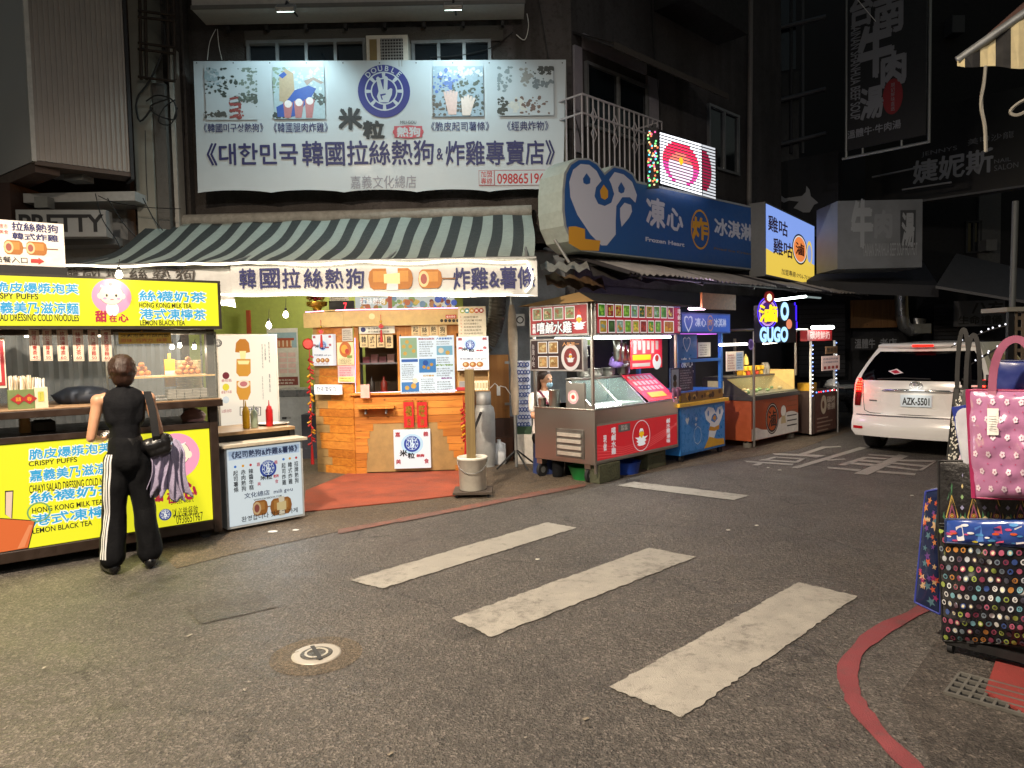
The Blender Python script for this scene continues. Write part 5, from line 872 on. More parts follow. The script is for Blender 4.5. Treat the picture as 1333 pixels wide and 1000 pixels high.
# closed parasol and patterned cloth
p0 = GW.ptx(666, 397, .9); p1 = GW.ptx(671, 540, .9); t = thing('closed_parasol', 'furled cream parasol standing between the kiosk and the red cart', 'parasol', p1); b = B(); cm = mt('8c8070', .8, var=.15, bump=.3, bscale=30); L = p1 - p0
b.tube([p0 + L * f for f in (0, .1, .3, .55, .58, .75, 1)], [.03, .055, .066, .05, .04, .058, .045], cm, 12); b.done('canopy', t); b = B(); b.tube([p0 + Vector((0, 0, .1)), Vector((p1.x, p1.y, .02))], .02, GALV, 8); b.done('pole', t); b = B(); c = Vector((p1.x, p1.y, 0)); 
for k in range(4): a = k * 1.571 + .5; b.tube([c + Vector((0, 0, .25)), c + Vector((.3 * math.cos(a), .3 * math.sin(a), .02))], .012, BLACK, 6)
b.done('base', t)
b = B(); N = 24; cl = mt('b9bcc8', .7); blu = mt('35457a', .7); d = .5
u0, z1 = GW.px(672, 470, d); u1, z0 = GW.px(692, 557, d); b.add([GW.pt(u0 + (u1 - u0) * i / 6, z1 + (z0 - z1) * j / 8, d + .02 * math.sin(i * 1.7 + j * .3)) for i in range(7) for j in range(9)], [(i * 9 + j, i * 9 + j + 1, i * 9 + j + 10, i * 9 + j + 9) for i in range(6) for j in range(8)], cl, True)
for i in range(4):
    for j in range(9): GW.udisc(b, u0 + (u1 - u0) * (i + .5 + .25 * (j % 2)) / 4.5, z1 + (z0 - z1) * (j + .5) / 9, .028, .035, d + .025, blu, 10, inner=.5)
tag(b.done('patterned_cloth'), 'white cloth printed with blue rings hung behind the red cart', 'cloth')
b = B(); GW.pbox(b, 672, 556, 692, 565, .3, .6, mt('1f3a26', .6)); GW.pbox(b, 672, 566, 694, 604, .35, .62, mt('b5b0a8', .6, var=.15)); tag(b.done('storage_box'), 'pale storage box with a dark green lid behind the red cart', 'storage box')
# interior seen left of the kiosk
IF = Fr((-5, 12.7), (0, 12.7)); 
def cal(b, T, Rc, Dc):
    Rc(.04, .68, .96, .93, mt('8fa8b8', .6)); Rc(.2, .68, .8, .82, mt('b06a48', .6)); Rc(.12, .8, .88, .84, mt('a04a34', .6))
    for k in range(5): Rc(.24 + .13 * k, .7, .28 + .13 * k, .8, mt('d8c8b0', .6))
    for i in range(3):
        for j in range(4): Rc(.08 + .29 * i, .36 - .09 * j + .17, .33 + .29 * i, .43 - .09 * j + .17, mt('d8b8b8', .6))
    Rc(.04, .06, .96, .2, mt('7a3a34', .6)); rows(T, .1, .9, .08, .18, 2, WHITE)
sheet(IF, 347, 428, 390, 506, .12, mt('cfccc8', .6), 'wall_calendar', 'wall calendar poster with a temple picture on the green wall', 'calendar', cal, .01)
t = thing('chest_freezer', 'white chest freezer in the shop left of the kiosk', 'freezer', G(380, 600)); FQ = Fr((-4, 10.9), (0, 10.9)); b = B(); FQ.pbox(b, 352, 516, 410, 604, -.7, 0, mt('9fa3a4', .4)); b.done('body', t, bev=.02); b = B(); u0, z1 = FQ.px(352, 509, .02); u1, z0 = FQ.px(412, 516, .02); FQ.box(b, u0, u1, z0, z1 + .01, -.72, .02, mt('6a6d70', .3)); b.done('lid', t, bev=.01); b = B(); FQ.rect(b, 367, 543, 373, 546, .003, DARK); FQ.text(b, 'FREEZER', 372, 543, 379, 545, .004, DARK); b.done('badge', t)
b = B(); FQ.box(b, FQ.px(392, 540, .3)[0], FQ.px(416, 540, .3)[0], .0, FQ.px(392, 540, .3)[1], .0, .3, mt('2a2c38', .7)); tag(b.done('black_stool'), 'dark stool beside the white chest freezer', 'stool')
b = B(); p = IF.ptx(325, 415, .4)
IF.pbox(b, 320, 404, 326, 438, .1, .16, mt('a04428', .7)); tag(b.done('brick_strip'), 'orange hanging strip on the green wall of the shop', 'strip')
for x, y, l in ((372, 410, 'bare lit bulb hanging under the awning left of the kiosk'), (350, 424, 'bare lit bulb lower left over the hot dog board')): bulb(l, D(x, y, 8.6), .034, 13, 'bulbs under the awning', .2)
for x, y, y2, dd in ((530, 391, 391, 9.9),): 
    pass
lamp('AREA', 'kiosk_lamp', KF.pt(.75, zt_ + .32, .75), 11, (1, .80, .52), 1.4, KF.pt(.72, .6, 0), sy=.08)
o_ = bpy.data.objects['kiosk_lamp']; kt = thing('tube_lamp', 'tube lamp under the awning in front of the kiosk header', 'lamp', o_.location); b = B(); b.tube([KF.pt(.0, zt_ + .36, .75), KF.pt(1.5, zt_ + .36, .75)], .018, tubes('ffe9c0', 5), 8); b.done('tube', kt); b = B(); KF.box(b, -.05, 1.55, zt_ + .385, zt_ + .41, .72, .78, WHITE); b.done('batten', kt); o_.parent = kt; o_.matrix_parent_inverse = Matrix.Translation(-kt.location)
lamp('POINT', 'shop_lamp', (-2.9, 11.4, 2.75), 85, (1, .92, .72), .2, parent=bld)
b = B(); b.tube([(-3.5, 11.4, 2.93), (-2.3, 11.4, 2.93)], .02, tubes('fff4d8', 6), 8); b.done('ceiling_light', bld)
# ================================================================ RED SALTWATER CHICKEN CART
c0 = Vector((.93, 8.15, 0)); u1_ = Vector((math.sin(R(44)), math.cos(R(44)), 0)); n1_ = Vector((u1_.y, -u1_.x, 0))
RC = Fr(c0[:2], (c0 + u1_)[:2]); LC = Fr((c0 - n1_ * .92)[:2], c0[:2]); RL = 1.86; RWD = .92
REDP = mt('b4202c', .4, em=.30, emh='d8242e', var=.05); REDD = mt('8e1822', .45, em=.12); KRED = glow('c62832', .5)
t = thing('chicken_cart', 'stainless steel chilled food cart with bright red chicken panels and black canvas top', 'food cart', RC.pt(RL / 2, 0, -RWD / 2))
zb = RC.px(775, 606)[1]; zpt = RC.px(775, 553)[1]; zmt = RC.px(772, 533)[1]; zgt = RC.px(735, 496, -.45)[1]; zs0 = RC.px(776, 436)[1]; zs1 = RC.px(776, 394)[1]
b = B(); RC.box(b, 0, RL, zb, zmt, -RWD, 0, STEEL); RC.box(b, -.015, RL + .01, zmt - .02, zmt, -RWD - .01, .012, STEEL); b.done('body', t, bev=.008)
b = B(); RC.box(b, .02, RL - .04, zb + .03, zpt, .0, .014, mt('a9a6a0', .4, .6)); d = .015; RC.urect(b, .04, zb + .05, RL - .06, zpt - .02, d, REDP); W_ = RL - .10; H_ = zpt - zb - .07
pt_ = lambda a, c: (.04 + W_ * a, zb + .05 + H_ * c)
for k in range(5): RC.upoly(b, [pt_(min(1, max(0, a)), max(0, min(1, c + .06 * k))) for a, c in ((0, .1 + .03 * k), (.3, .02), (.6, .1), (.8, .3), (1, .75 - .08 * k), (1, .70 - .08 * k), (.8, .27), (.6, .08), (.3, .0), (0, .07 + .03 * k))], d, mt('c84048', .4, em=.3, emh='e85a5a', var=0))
def chick(fr, b, u, z, q, d, g=.6):
    wt = glow('f2f2f0', g); yl_ = glow('f2b818', g); rd = glow('d83020', g * .8); E_ = lambda pts, m: fr.upoly(b, [(u + x * q, z + y * q) for x, y in pts], d, m)
    E_([(-.95, .05), (-.5, -.2), (-.75, -.3), (-.45, -.45), (-.62, -.6), (-.3, -.7), (.3, -.7), (.6, -.6), (.45, -.42), (.75, -.3), (.5, -.2), (.95, .05), (.4, .0), (.15, .2), (-.15, .2), (-.4, 0)], wt)
    fr.udisc(b, u, z + .42 * q, .3 * q, .36 * q, d, wt); fr.udisc(b, u + .02 * q, z + .3 * q, .36 * q, .2 * q, d, yl_); E_([(-.3, .2), (.3, .22), (.1, -.05), (-.05, -.05)], yl_)
    E_([(-.2, .75), (-.1, 1.2), (.05, 1.3), (.1, 1.05), (.3, .95), (.2, .72)], rd)
    for sx in (-.1, .13): fr.udisc(b, u + sx * q, z + .5 * q, .04 * q, .06 * q, d, KG)
RC.udisc(b, *pt_(.52, .5), .195, .195, d, glow('e8e0e0', .5), inner=.95, n=40); u_, z_ = pt_(.52, .45); chick(RC, b, u_, z_, .15, d)
for k, (a, s) in enumerate(((.07, '現做'), (.16, '嘻鹹水雞'), (.85, '鹹水雞滷味'))): RC.utext(b, '\n'.join(s), .04 + W_ * a, zb + .05 + H_ * (.1 if k else .25), .04 + W_ * (a + (.05 if k else .035)), zb + .05 + H_ * (.9 if k else .7), d, glow('f0e8e8', .5), .03)
RC.urect(b, *pt_(.24, .72), *pt_(.38, .95), d, mt('6d6d70', .5)); RC.utext(b, '節能\n標章', *pt_(.27, .76), *pt_(.35, .92), d, WHITE); b.done('front_panel', t)
b = B()   # slanted sneeze glass
A_ = [RC.pt(.02, zmt, -.01), RC.pt(RL * .58, zmt, -.01), RC.pt(RL * .58, zgt, -.38), RC.pt(.02, zgt, -.38)]; b.poly(A_, mt('8fa4a0', .05, alpha=.28, var=0)); o_ = b.done('sloping_glass', t)
b = B(); RC.box(b, .25, RL * .6, zgt, zgt + .02, -.62, -.37, STEEL)
for f in (0, .29, .575): b.hexa([RC.pt(RL * f - .012 + .02, zmt, 0), RC.pt(RL * f + .012 + .02, zmt, 0), RC.pt(RL * f + .012 + .02, zmt, -.03), RC.pt(RL * f - .012 + .02, zmt, -.03), RC.pt(RL * f + .008, zgt, -.37), RC.pt(RL * f + .032, zgt, -.37), RC.pt(RL * f + .032, zgt, -.41), RC.pt(RL * f + .008, zgt, -.41)], STEEL)
for u in (.006, RL * .6): b.add([RC.pt(u, zmt, -.02), RC.pt(u, zgt, -.36), RC.pt(u, zgt, -.40), RC.pt(u, zmt, -.40)], [(0, 1, 2, 3)], STEEL)
RC.box(b, .03, RL * .58, zmt + .002, zmt + .02, -.39, -.05, mt('c8d4d2', .25, em=.15, var=.2, scale=30)); RC.box(b, .42, RL * .58, zmt, zgt, -.66, -.6, STEEL); b.done('chilled_well', t)
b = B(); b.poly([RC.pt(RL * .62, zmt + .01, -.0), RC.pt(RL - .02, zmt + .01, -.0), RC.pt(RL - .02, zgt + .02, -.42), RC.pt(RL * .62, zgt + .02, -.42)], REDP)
def slope(a, c): return RC.pt(RL * (.62 + .37 * a), zmt + .01 + (zgt + .01 - zmt) * c, -.42 * c) + Vector((0, 0, .004)) + RC.n * .004
for i in range(6):
    for j in range(3): b.poly([slope(.1 + .14 * i, .92 - .2 * j), slope(.19 + .14 * i, .92 - .2 * j), slope(.19 + .14 * i, .78 - .2 * j), slope(.1 + .14 * i, .78 - .2 * j)], glow('e8c8c0', .45))
b.poly([slope(.2, .12), slope(.75, .12), slope(.75, .3), slope(.2, .3)], glow('f2d020', .6)); b.done('menu_slope', t)
b = B(); RC.box(b, RL * .62, RL - .01, zmt, zgt + .0, -.62, -.43, STEEL); b.done('back_shelf', t)
for u, d in ((.0, -.0), (RL - .04, -.0), (.0, -RWD + .03), (RL - .04, -RWD + .03)): b = B(); RC.box(b, u, u + .03, zmt, zs1, d - .03, d, STEEL); b.done('post', t)
b = B(); RC.box(b, .0, .03, zb - .1, zmt, .0, .02, STEEL); b.done('corner_leg', t)
z2 = LC.px(720, 441)[1]; z3 = LC.px(720, 483)[1]; LW_ = RWD
def chsign(fr, u0, u1, z0, z1, name, fn):
    b = B(); fr.box(b, u0, u1, z0, z1, -.05, .03, mt('9a9694', .4, .7)); b.done(name + '_frame', t); b = B(); d = .032; fr.urect(b, u0 + .02, z0 + .02, u1 - .02, z1 - .02, d, KRED); fn(b, u0, u1, z0, z1, d); return b.done(name, t)
random.seed(5)
def dish(fr, b, u0, z0, u1, z1, d, cols):
    w = u1 - u0; h = z1 - z0; fr.urect(b, u0, z0, u1, z1, d, glow('f2eee8', .8)); fr.urect(b, u0 + w * .06, z0 + h * .06, u1 - w * .06, z1 - h * .06, d, glow(cols[0], .35))
    for k in range(14): r = w * random.uniform(.08, .2); fr.udisc(b, u0 + w * random.uniform(.24, .76), z0 + h * random.uniform(.24, .76), r, r * .8, d, glow(random.choice(cols), random.choice((.35, .5, .7))), 7)
def fl(b, u0, u1, z0, z1, d):
    w = u1 - u0; h = z1 - z0
    for k in range(4): dish(LC, b, u0 + w * (.06 + .19 * k), z0 + h * .52, u0 + w * (.22 + .19 * k), z0 + h * .92, d, ('a8b078', 'd8b888', '88a050', 'b06a40'))
    LC.utext(b, '嘻鹹水雞', u0 + w * .14, z0 + h * .08, u0 + w * .74, z0 + h * .46, d, glow('2a1418', .1), .09); LC.utext(b, '嘻鹹水雞', u0 + w * .145, z0 + h * .09, u0 + w * .735, z0 + h * .45, d, glow('f6f2ee', .9), .03); LC.utext(b, '嘉義', u0 + w * .05, z0 + h * .12, u0 + w * .11, z0 + h * .42, d, glow('f6f2ee', .9), .02) if False else LC.utext(b, '嘉\n義', u0 + w * .06, z0 + h * .1, u0 + w * .12, z0 + h * .42, d, glow('f6f2ee', .9), .02)
    chick(LC, b, u0 + w * .86, z0 + h * .4, w * .13, d, .85)
def fr_(b, u0, u1, z0, z1, d):
    w = u1 - u0; h = z1 - z0; gs = ('58a030', '88b840', 'c8a038', 'a84030', '9ab8a8', '78a850', 'd8b848', '486838')
    for k in range(10): dish(RC, b, u0 + w * (.025 + .088 * k), z0 + h * .56, u0 + w * (.1 + .088 * k), z0 + h * .97, d, (gs[(k * 3) % 8], gs[(k * 5 + 1) % 8]))
    for k in range(8): dish(RC, b, u0 + w * (.025 + .088 * k), z0 + h * .06, u0 + w * (.1 + .088 * k), z0 + h * .47, d, (gs[(k * 5 + 2) % 8], gs[(k * 3 + 4) % 8]))
    dish(RC, b, u0 + w * .75, z0 + h * .06, u0 + w * .88, z0 + h * .47, d, ('e0a020', 'c87828')); RC.utext(b, '\n'.join('嘻鹹水雞'), u0 + w * .93, z0 + h * .1, u0 + w * .97, z0 + h * .9, d, glow('f0d8d0', .6), .02)
chsign(LC, -.02, LW_ - .03, zs0, zs1, 'left_sign', fl); chsign(RC, .03, RL + .02, zs0, zs1, 'right_sign', fr_)
def fm(b, u0, u1, z0, z1, d):
    w = u1 - u0; h = z1 - z0; LC.urect(b, u0 + .02, z0 + .02, u1 - .02, z1 - .02, d, glow('3a1014', .35))
    for i in range(2):
        for j in range(2): dish(LC, b, u0 + w * (.16 + .21 * i), z0 + h * (.1 + .45 * j), u0 + w * (.34 + .21 * i), z0 + h * (.46 + .45 * j), d, ('c89858', 'd8b878', 'a87838', 'e0c890')); 
    LC.udisc(b, u0 + w * .78, z0 + h * .42, w * .17, w * .19, d, glow('e8dcd4', .6)); LC.udisc(b, u0 + w * .78, z0 + h * .42, w * .12, w * .135, d, glow('8e1c22', .5)); chick(LC, b, u0 + w * .78, z0 + h * .4, w * .085, d, .55); LC.utext(b, '\n'.join('台灣小吃'), u0 + w * .05, z0 + h * .12, u0 + w * .1, z0 + h * .85, d, glow('e8dcd4', .6)); LC.utext(b, '人氣第一', u0 + w * .64, z0 + h * .76, u0 + w * .94, z0 + h * .88, d, glow('e8a060', .5), .02)
chsign(LC, -.02, LW_ * .88, z3, z2, 'side_menu', fm)
b = B(); zr = zs1 + .002; pk = [RC.pt(-.14, zr, .14), RC.pt(RL + .16, zr, .14), RC.pt(RL + .16, zr, -RWD - .12), RC.pt(-.14, zr, -RWD - .12)]; r0, r1 = RC.pt(.35, zr + .16, -RWD / 2), RC.pt(RL - .3, zr + .16, -RWD / 2); cm = mt('17171a', .85, bump=.4, bscale=20, var=.3)
b.poly([pk[0], pk[1], r1, r0], cm); b.poly([pk[1], pk[2], r1], cm); b.poly([pk[2], pk[3], r0, r1], cm); b.poly([pk[3], pk[0], r0], mt('9a7a4a', .8, var=.2)); b.poly(pk[::-1], mt('5a4a38', .8)); b.done('canvas_roof', t)
b = B(); b.tube([RC.pt(.06, zs0 - .03, -.02), RC.pt(RL - .15, zs0 - .03, -.02)], .016, tubes('f4fff4', 9), 8); b.done('tube_light', t); b = B(); b.tube([RC.pt(.08, zs0 - .03, -.62), RC.pt(RL - .15, zs0 - .03, -.62)], .014, tubes('f4fff4', 6), 8); b.done('tube_light', t); lamp('AREA', 'vendor_fill_lamp', RC.pt(.6, zs0 - .06, -.62), 22, (1, .97, .9), 1.0, RC.pt(.3, .9, -.75), sy=.05, parent=t)  # rear tube and its area lamp are added to brighten the vendor
lamp('AREA', 'tube_lamp', RC.pt(RL / 2, zs0 - .06, -.05), 26, (.95, 1, .95), 1.5, RC.pt(RL / 2, .5, -.2), sy=.05, parent=t)
# louvre, wheel, legs
b = B(); LC.box(b, .36, .78, zb + .06, zb + .40, 0, .012, mt('7a7874', .4, .8))
for k in range(4): LC.box(b, .39, .75, zb + .09 + .075 * k, zb + .13 + .075 * k, .012, .03, mt('c9c4ba', .4, .6))
b.done('louvre', t)
for u, d in ((.06, -RWD + .06), (RL - .15, -RWD + .06), (.1, -.14)):
    p = RC.pt(u, .085, d); b = B(); b.tube([p - RC.n * .02, p + RC.n * .02], .085, RUB, 18); b.tube([p - RC.n * .023, p + RC.n * .023], .04, GALV, 12); b.box(p + Vector((0, 0, .11)), (.09, .09, .06), STEEL, R(44)); b.done('wheel', t)
b = B(); LC.box(b, .52, .80, zmt + .0, zgt - .02, -.02, .004, STEEL); d = .006; LC.disc(b, 746, 517, 9, d, mt('c8a0a8', .5), n=24, inner=.75); LC.disc(b, 746, 517, 6, d, mt('d8d0cc', .5), n=20); LC.disc(b, 746, 517, 3, d, PR, n=14); b.done('end_plate', t)
sheet(RC, 821, 441, 862, 478, -.25, REDP, 'hanging_menu', 'red hanging price board with a yellow strip in the red cart', 'menu board', lambda b, T, Rc, Dc: ([Rc(.08 + .14 * k, .5 + .12 * (k % 2), .17 + .14 * k, .92, glow('e8c8c0', .45)) for k in range(6)], Rc(.05, .28, .62, .46, glow('f2d020', .6)), Rc(.04, .06, .6, .18, glow('e8d0c8', .4)), Dc(.82, .2, .14, glow('f2f2f0', .6)), Dc(.82, .32, .06, glow('d83020', .5))), .01)
for k, x in enumerate((804, 811, 818)):
    b = B(); p = RC.ptx(x, 470, -.45); b.lathe([(.05, 0), (.055, .0), (.055, .26 - .03 * k), (.04, .27 - .03 * k)], p, STEEL, 16); tag(b.done('steel_canister'), 'steel canister in the row standing behind the glass of the red cart', 'canister', 'steel canisters in the red cart')
for k, x in enumerate((760, 776, 792, 812)):
    b = B(); p = RC.ptx(x, 493, -.56); p.z = zgt + .02; b.lathe([(.06, 0), (.085, .02), (.09, .1), (.094, .1), (.094, .104), (.08, .10), (.06, .02)], p, STEEL, 18); tag(b.done('steel_pot'), 'steel pot in the row on the ledge above the sloping glass', 'pot', 'steel pots on the red cart ledge')
b = B(); p = RC.ptx(802, 487, -.5); p.z = zgt + .12; b.lathe([(.05, 0), (.1, .04), (.08, .12), (.03, .16), (.05, .2)], p, mt('8a70b8', .35, alpha=.9, bump=.9, bscale=22), 12); tag(b.done('plastic_bag'), 'purple plastic bag on the pots of the red cart', 'bag')
b = B(); p = RC.ptx(815, 487, -.5); p.z = zgt + .12; b.lathe([(.05, 0), (.1, .04), (.08, .1), (.03, .12)], p, mt('c0c0c8', .3, alpha=.85, bump=.9, bscale=22), 12); tag(b.done('plastic_bag'), 'pale plastic bag beside the purple bag in the red cart', 'bag')
t2 = thing('wire_shelf', 'small wire shelf of seasonings hung inside the red cart', 'shelf', RC.pt(.6, zgt + .4, -.7)); b = B()
for k in range(3): RC.box(b, .35, .85, zgt + .28 + .13 * k, zgt + .29 + .13 * k, -.8, -.62, GALV)
for u in (.35, .84): RC.box(b, u, u + .01, zgt + .2, zgt + .62, -.8, -.79, GALV)
b.done('rack', t2)
for k in range(8): b = B(); p = RC.pt(.4 + .06 * k + .02 * (k // 4), zgt + .291 + .13 * (k % 3), -.7); b.lathe([(.022, 0), (.024, .07), (.015, .085), (.015, .1)], p, mt(('b89a68', '8a5a38', 'c8c0b0', '6a7a48')[k % 4], .5), 10); b.done('jar', t2)
for nm, u, d, lab, hx in (('concrete_block', .07, .02, 'mossy concrete block under the near corner of the red cart', '4a4c38'), ('concrete_block', 1.2, -.05, 'mossy concrete block under the far end of the red cart', '4a4c38')):
    b = B(); RC.box(b, u, u + .42, 0, zb - .004, d - .22, d, mt(hx, .9, var=.35, scale=9, bump=.9, bscale=40)); tag(b.done(nm, bev=.01), lab, 'block')
b = B(); p = LC.pt(.62, 0, -.25); b.lathe([(.14, 0), (.19, .16), (.2, .165), (.17, .15), (.12, .02)], p, mt('1d7a3a', .5), 22, 1.2); tag(b.done('plastic_tub'), 'green plastic tub on the ground under the red cart', 'tub')
b = B(); p = RC.pt(.85, 0, -.18); b.lathe([(.16, 0), (.19, .15), (.2, .155), (.17, .14), (.14, .02)], p, mt('1c3f9a', .5), 22, 1.1); tag(b.done('plastic_basin'), 'blue plastic basin on the ground under the red cart', 'basin')
b = B(); p = LC.ptx(722, 538, -.05); p.z = zmt; b.lathe([(.065, 0), (.07, .2), (.075, .205), (.065, .2)], p, STEEL, 18); tag(b.done('steel_bucket'), 'tall steel bucket on the open side of the red cart', 'pot')
b = B(); p = LC.ptx(706, 541, -.02); p.z = zmt; b.lathe([(.045, 0), (.05, .10), (.055, .105), (.045, .1)], p, STEEL, 18); tag(b.done('steel_mug'), 'short steel mug in front of the vendor on the red cart', 'mug')
# ================================================================ BLUE ICE CREAM CART
bc0 = G(886, 603); BC = Fr(bc0[:2], (bc0 + Vector((math.sin(R(44)), math.cos(R(44)), 0)))[:2]); LB2 = Fr((bc0 - BC.n * .7)[:2], bc0[:2]); BLP = mt('2b6cae', .35, em=.05); BLD = mt('1d4a82', .4); BW_ = BC.px(944, 585)[0]; BWL = mt('dfe6ee', .5, var=0)
t = thing('ice_cream_cart', 'blue ice cream cart with a white penguin heart on its front', 'food cart', BC.pt(BW_ / 2, 0, -.35)); zb = BC.px(887, 594)[1]; zp = BC.px(880, 531)[1]; zq = BC.px(880, 512)[1]; zs0 = BC.px(885, 434)[1]; zs1 = BC.px(885, 407)[1]
b = B(); BC.box(b, 0, BW_, zb, zp, -.7, 0, BLP); BC.box(b, -.1, BW_ + .03, zp, zp + .05, -.72, .05, mt('c89a30', .35, em=.15)); BC.box(b, 0, BW_, zp + .05, zq, -.7, -.03, BLP); b.done('body', t, bev=.006)
b = B(); d = .003; w = BW_; h = zp - zb; Pq = lambda l: [(w * x, zb + h * y) for x, y in l]
BC.urect(b, .03, zb + .04, w - .03, zp - .04, d, mt('3a7cc0', .3, em=.06)); 
BC.upoly(b, Pq([(.58, .12), (.72, .2), (.82, .45), (.9, .6), (.96, .78), (.92, .9), (.82, .88), (.78, .76), (.72, .88), (.6, .92), (.52, .82), (.55, .66), (.64, .56), (.62, .4)]), d, BWL)
BC.upoly(b, Pq([(.66, .62), (.74, .56), (.82, .64), (.78, .74), (.74, .76), (.69, .72)]), d, mt('3a7cc0', .3)); BC.upoly(b, Pq([(.7, .66), (.75, .6), (.79, .66), (.75, .73)]), d, OR)
for x in (.6, .87): BC.udisc(b, w * x, zb + h * .78, .025, .04, d, mt('3a7cc0', .3))
BC.upoly(b, Pq([(.5, .05), (.62, .28), (.8, .2), (.96, .18), (.98, .05)]), d, mt('d8a838', .4)); BC.upoly(b, Pq([(.6, .42), (.64, .5), (.74, .46), (.86, .5), (.85, .4), (.74, .38)]), d, OR)
for x, y, r in ((.14, .72, .05), (.33, .72, .03), (.32, .6, .025)): BC.upoly(b, [(w * x, zb + h * y - r * 1.4), (w * x + r, zb + h * y), (w * x + r * .6, zb + h * y + r * .7), (w * x, zb + h * y + r * .3), (w * x - r * .6, zb + h * y + r * .7), (w * x - r, zb + h * y)], d, BWL)
BC.udisc(b, w * .36, zb + h * .36, .11, .13, d, BWL, 8, inner=.93); b.done('front_panel', t)
b = B()
for u, d in ((0, -.03), (BW_ - .05, -.03), (0, -.65), (BW_ - .05, -.65)): BC.box(b, u, u + .05, zq, zs0, d - .05, d, BLP)
BC.box(b, .05, BW_ - .05, zq + .4, zq + .44, -.08, -.035, BLP); b.done('posts', t)
b = B(); BC.box(b, -.06, BW_ + .06, zs0, zs1, -.7, .06, mt('24508e', .4)); d = .062; BC.urect(b, -.04, zs0 + .02, BW_ + .04, zs1 - .02, d, mt('2a5aa8', .35, em=.3, var=0)); w2 = BW_; 
gl = glow('c8d4f0', .6); BC.utext(b, '凍心', w2 * .24, zs0 + .09, w2 * .48, zs1 - .07, d, gl, .02); BC.utext(b, '炸', w2 * .53, zs0 + .1, w2 * .62, zs1 - .08, d, glow('d8983a', .5), .02); BC.udisc(b, w2 * .575, (zs0 + zs1) / 2, .085, .11, d, glow('d8983a', .5), inner=.9); BC.utext(b, '冰淇淋', w2 * .66, zs0 + .09, w2 * .94, zs1 - .07, d, gl, .02)
def hrt(fr, b, u, z, r, d, m): fr.upoly(b, [(u + r * x, z + r * y) for x, y in ((0, -1), (.55, -.4), (.85, .15), (.8, .6), (.45, .75), (.1, .6), (0, .35), (-.1, .6), (-.45, .75), (-.8, .6), (-.85, .15), (-.55, -.4))], d, m)
hrt(BC, b, w2 * .1, (zs0 + zs1) / 2, .13, d, gl); hrt(BC, b, w2 * .1, (zs0 + zs1) / 2, .10, d, mt('2a5aa8', .35, em=.3, var=0)); b.done('top_sign', t)
b = B(); BC.box(b, .05, BW_ * .42, zq + .45, zs0 - .01, -.1, -.04, BLP); d = -.038; hrt(BC, b, BW_ * .2, zs0 - .14, .12, d, BWL); hrt(BC, b, BW_ * .2, zs0 - .14, .1, d, BLP); BC.utext(b, '凍心', BW_ * .08, zs0 - .47, BW_ * .32, zs0 - .33, d, BWL, .02); BC.utext(b, 'Frozen Heart', BW_ * .08, zs0 - .54, BW_ * .34, zs0 - .5, d, BWL); b.done('side_board', t)
b = B(); BC.box(b, .02, BW_ - .08, zp + .06, zq - .01, -.03, .01, mt('8a6a2a', .4)); d = .011
for k in range(14): BC.udisc(b, BW_ * random.uniform(.1, .9), zp + random.uniform(.1, zq - zp - .04), random.uniform(.02, .05), random.uniform(.02, .05), d, mt(random.choice(('c89838', '5a3a1a', 'd8b868', '3a2a1a')), .5), 9)
b.done('picture_strip', t)
for u, d in ((.08, -.04), (BW_ - .1, -.04), (.08, -.62), (BW_ - .1, -.62)): b = B(); p = BC.pt(u, 0, d); b.tube([p + Vector((0, 0, .1)), p + Vector((0, 0, zb))], .018, GALV, 6); b.tube([p + Vector((0, 0, .05)) - BC.n * .02, p + Vector((0, 0, .05)) + BC.n * .02], .05, RUB, 14); b.done('caster', t)
b = B(); BC.box(b, .05, BW_ - .05, zs0 - .012, zs0 - .004, -.3, -.1, glow('c060d0', 2.5)); b.done('pink_light', t)
lamp('AREA', 'purple_lamp', BC.pt(BW_ / 2, zs0 - .03, -.2), 5, (.8, .45, 1), .7, BC.pt(BW_ / 2, .3, -.2), sy=.2, parent=t)
sheet(BC, 873, 480, 902, 508, .10, mt('1a2a48', .4), 'menu_board', 'dark blue slanted menu board standing on the blue ice cream cart', 'menu board', lambda b, T, Rc, Dc: (Rc(.03, .1, .35, .95, mt('8a94a8', .5)), Dc(.18, .6, .08, BLK), Dc(.18, .35, .08, mt('4a3a2a', .5)), rows(T, .4, .95, .1, .95, 8, mt('a8b4c8', .5))), .02)
sheet(BC, 895, 441, 908, 466, -.45, mt('8a2a5a', .4, em=.2), 'small_poster', 'small magenta poster inside the blue ice cream cart', 'poster', lambda b, T, Rc, Dc: rows(T, .1, .9, .1, .9, 4, WHITE), .008)
sheet(BC, 909, 446, 925, 464, -.5, mt('b8b8b0', .5), 'small_poster', 'small white notice inside the blue ice cream cart', 'notice', lambda b, T, Rc, Dc: rows(T, .1, .9, .1, .9, 5, BLK), .008)
b = B(); p = BC.ptx(878, 505, .12); N = 10; b.add([p + BC.u * (.2 * (i / N - .5)) + BC.n * (.03 * math.sin(i * 1.3) + .02) + Vector((0, 0, -.03 * j + .01 * math.sin(i + j) - (.03 if i in (2, 3, 7) else 0) * j * .5)) for i in range(N + 1) for j in range(5)], [(i * 5 + j, i * 5 + j + 1, i * 5 + j + 6, i * 5 + j + 5) for i in range(N) for j in range(4)], mt('8a5a78', .9, bump=.4), True); tag(b.done('rag'), 'purple rag hung over the left corner of the blue cart', 'rag')
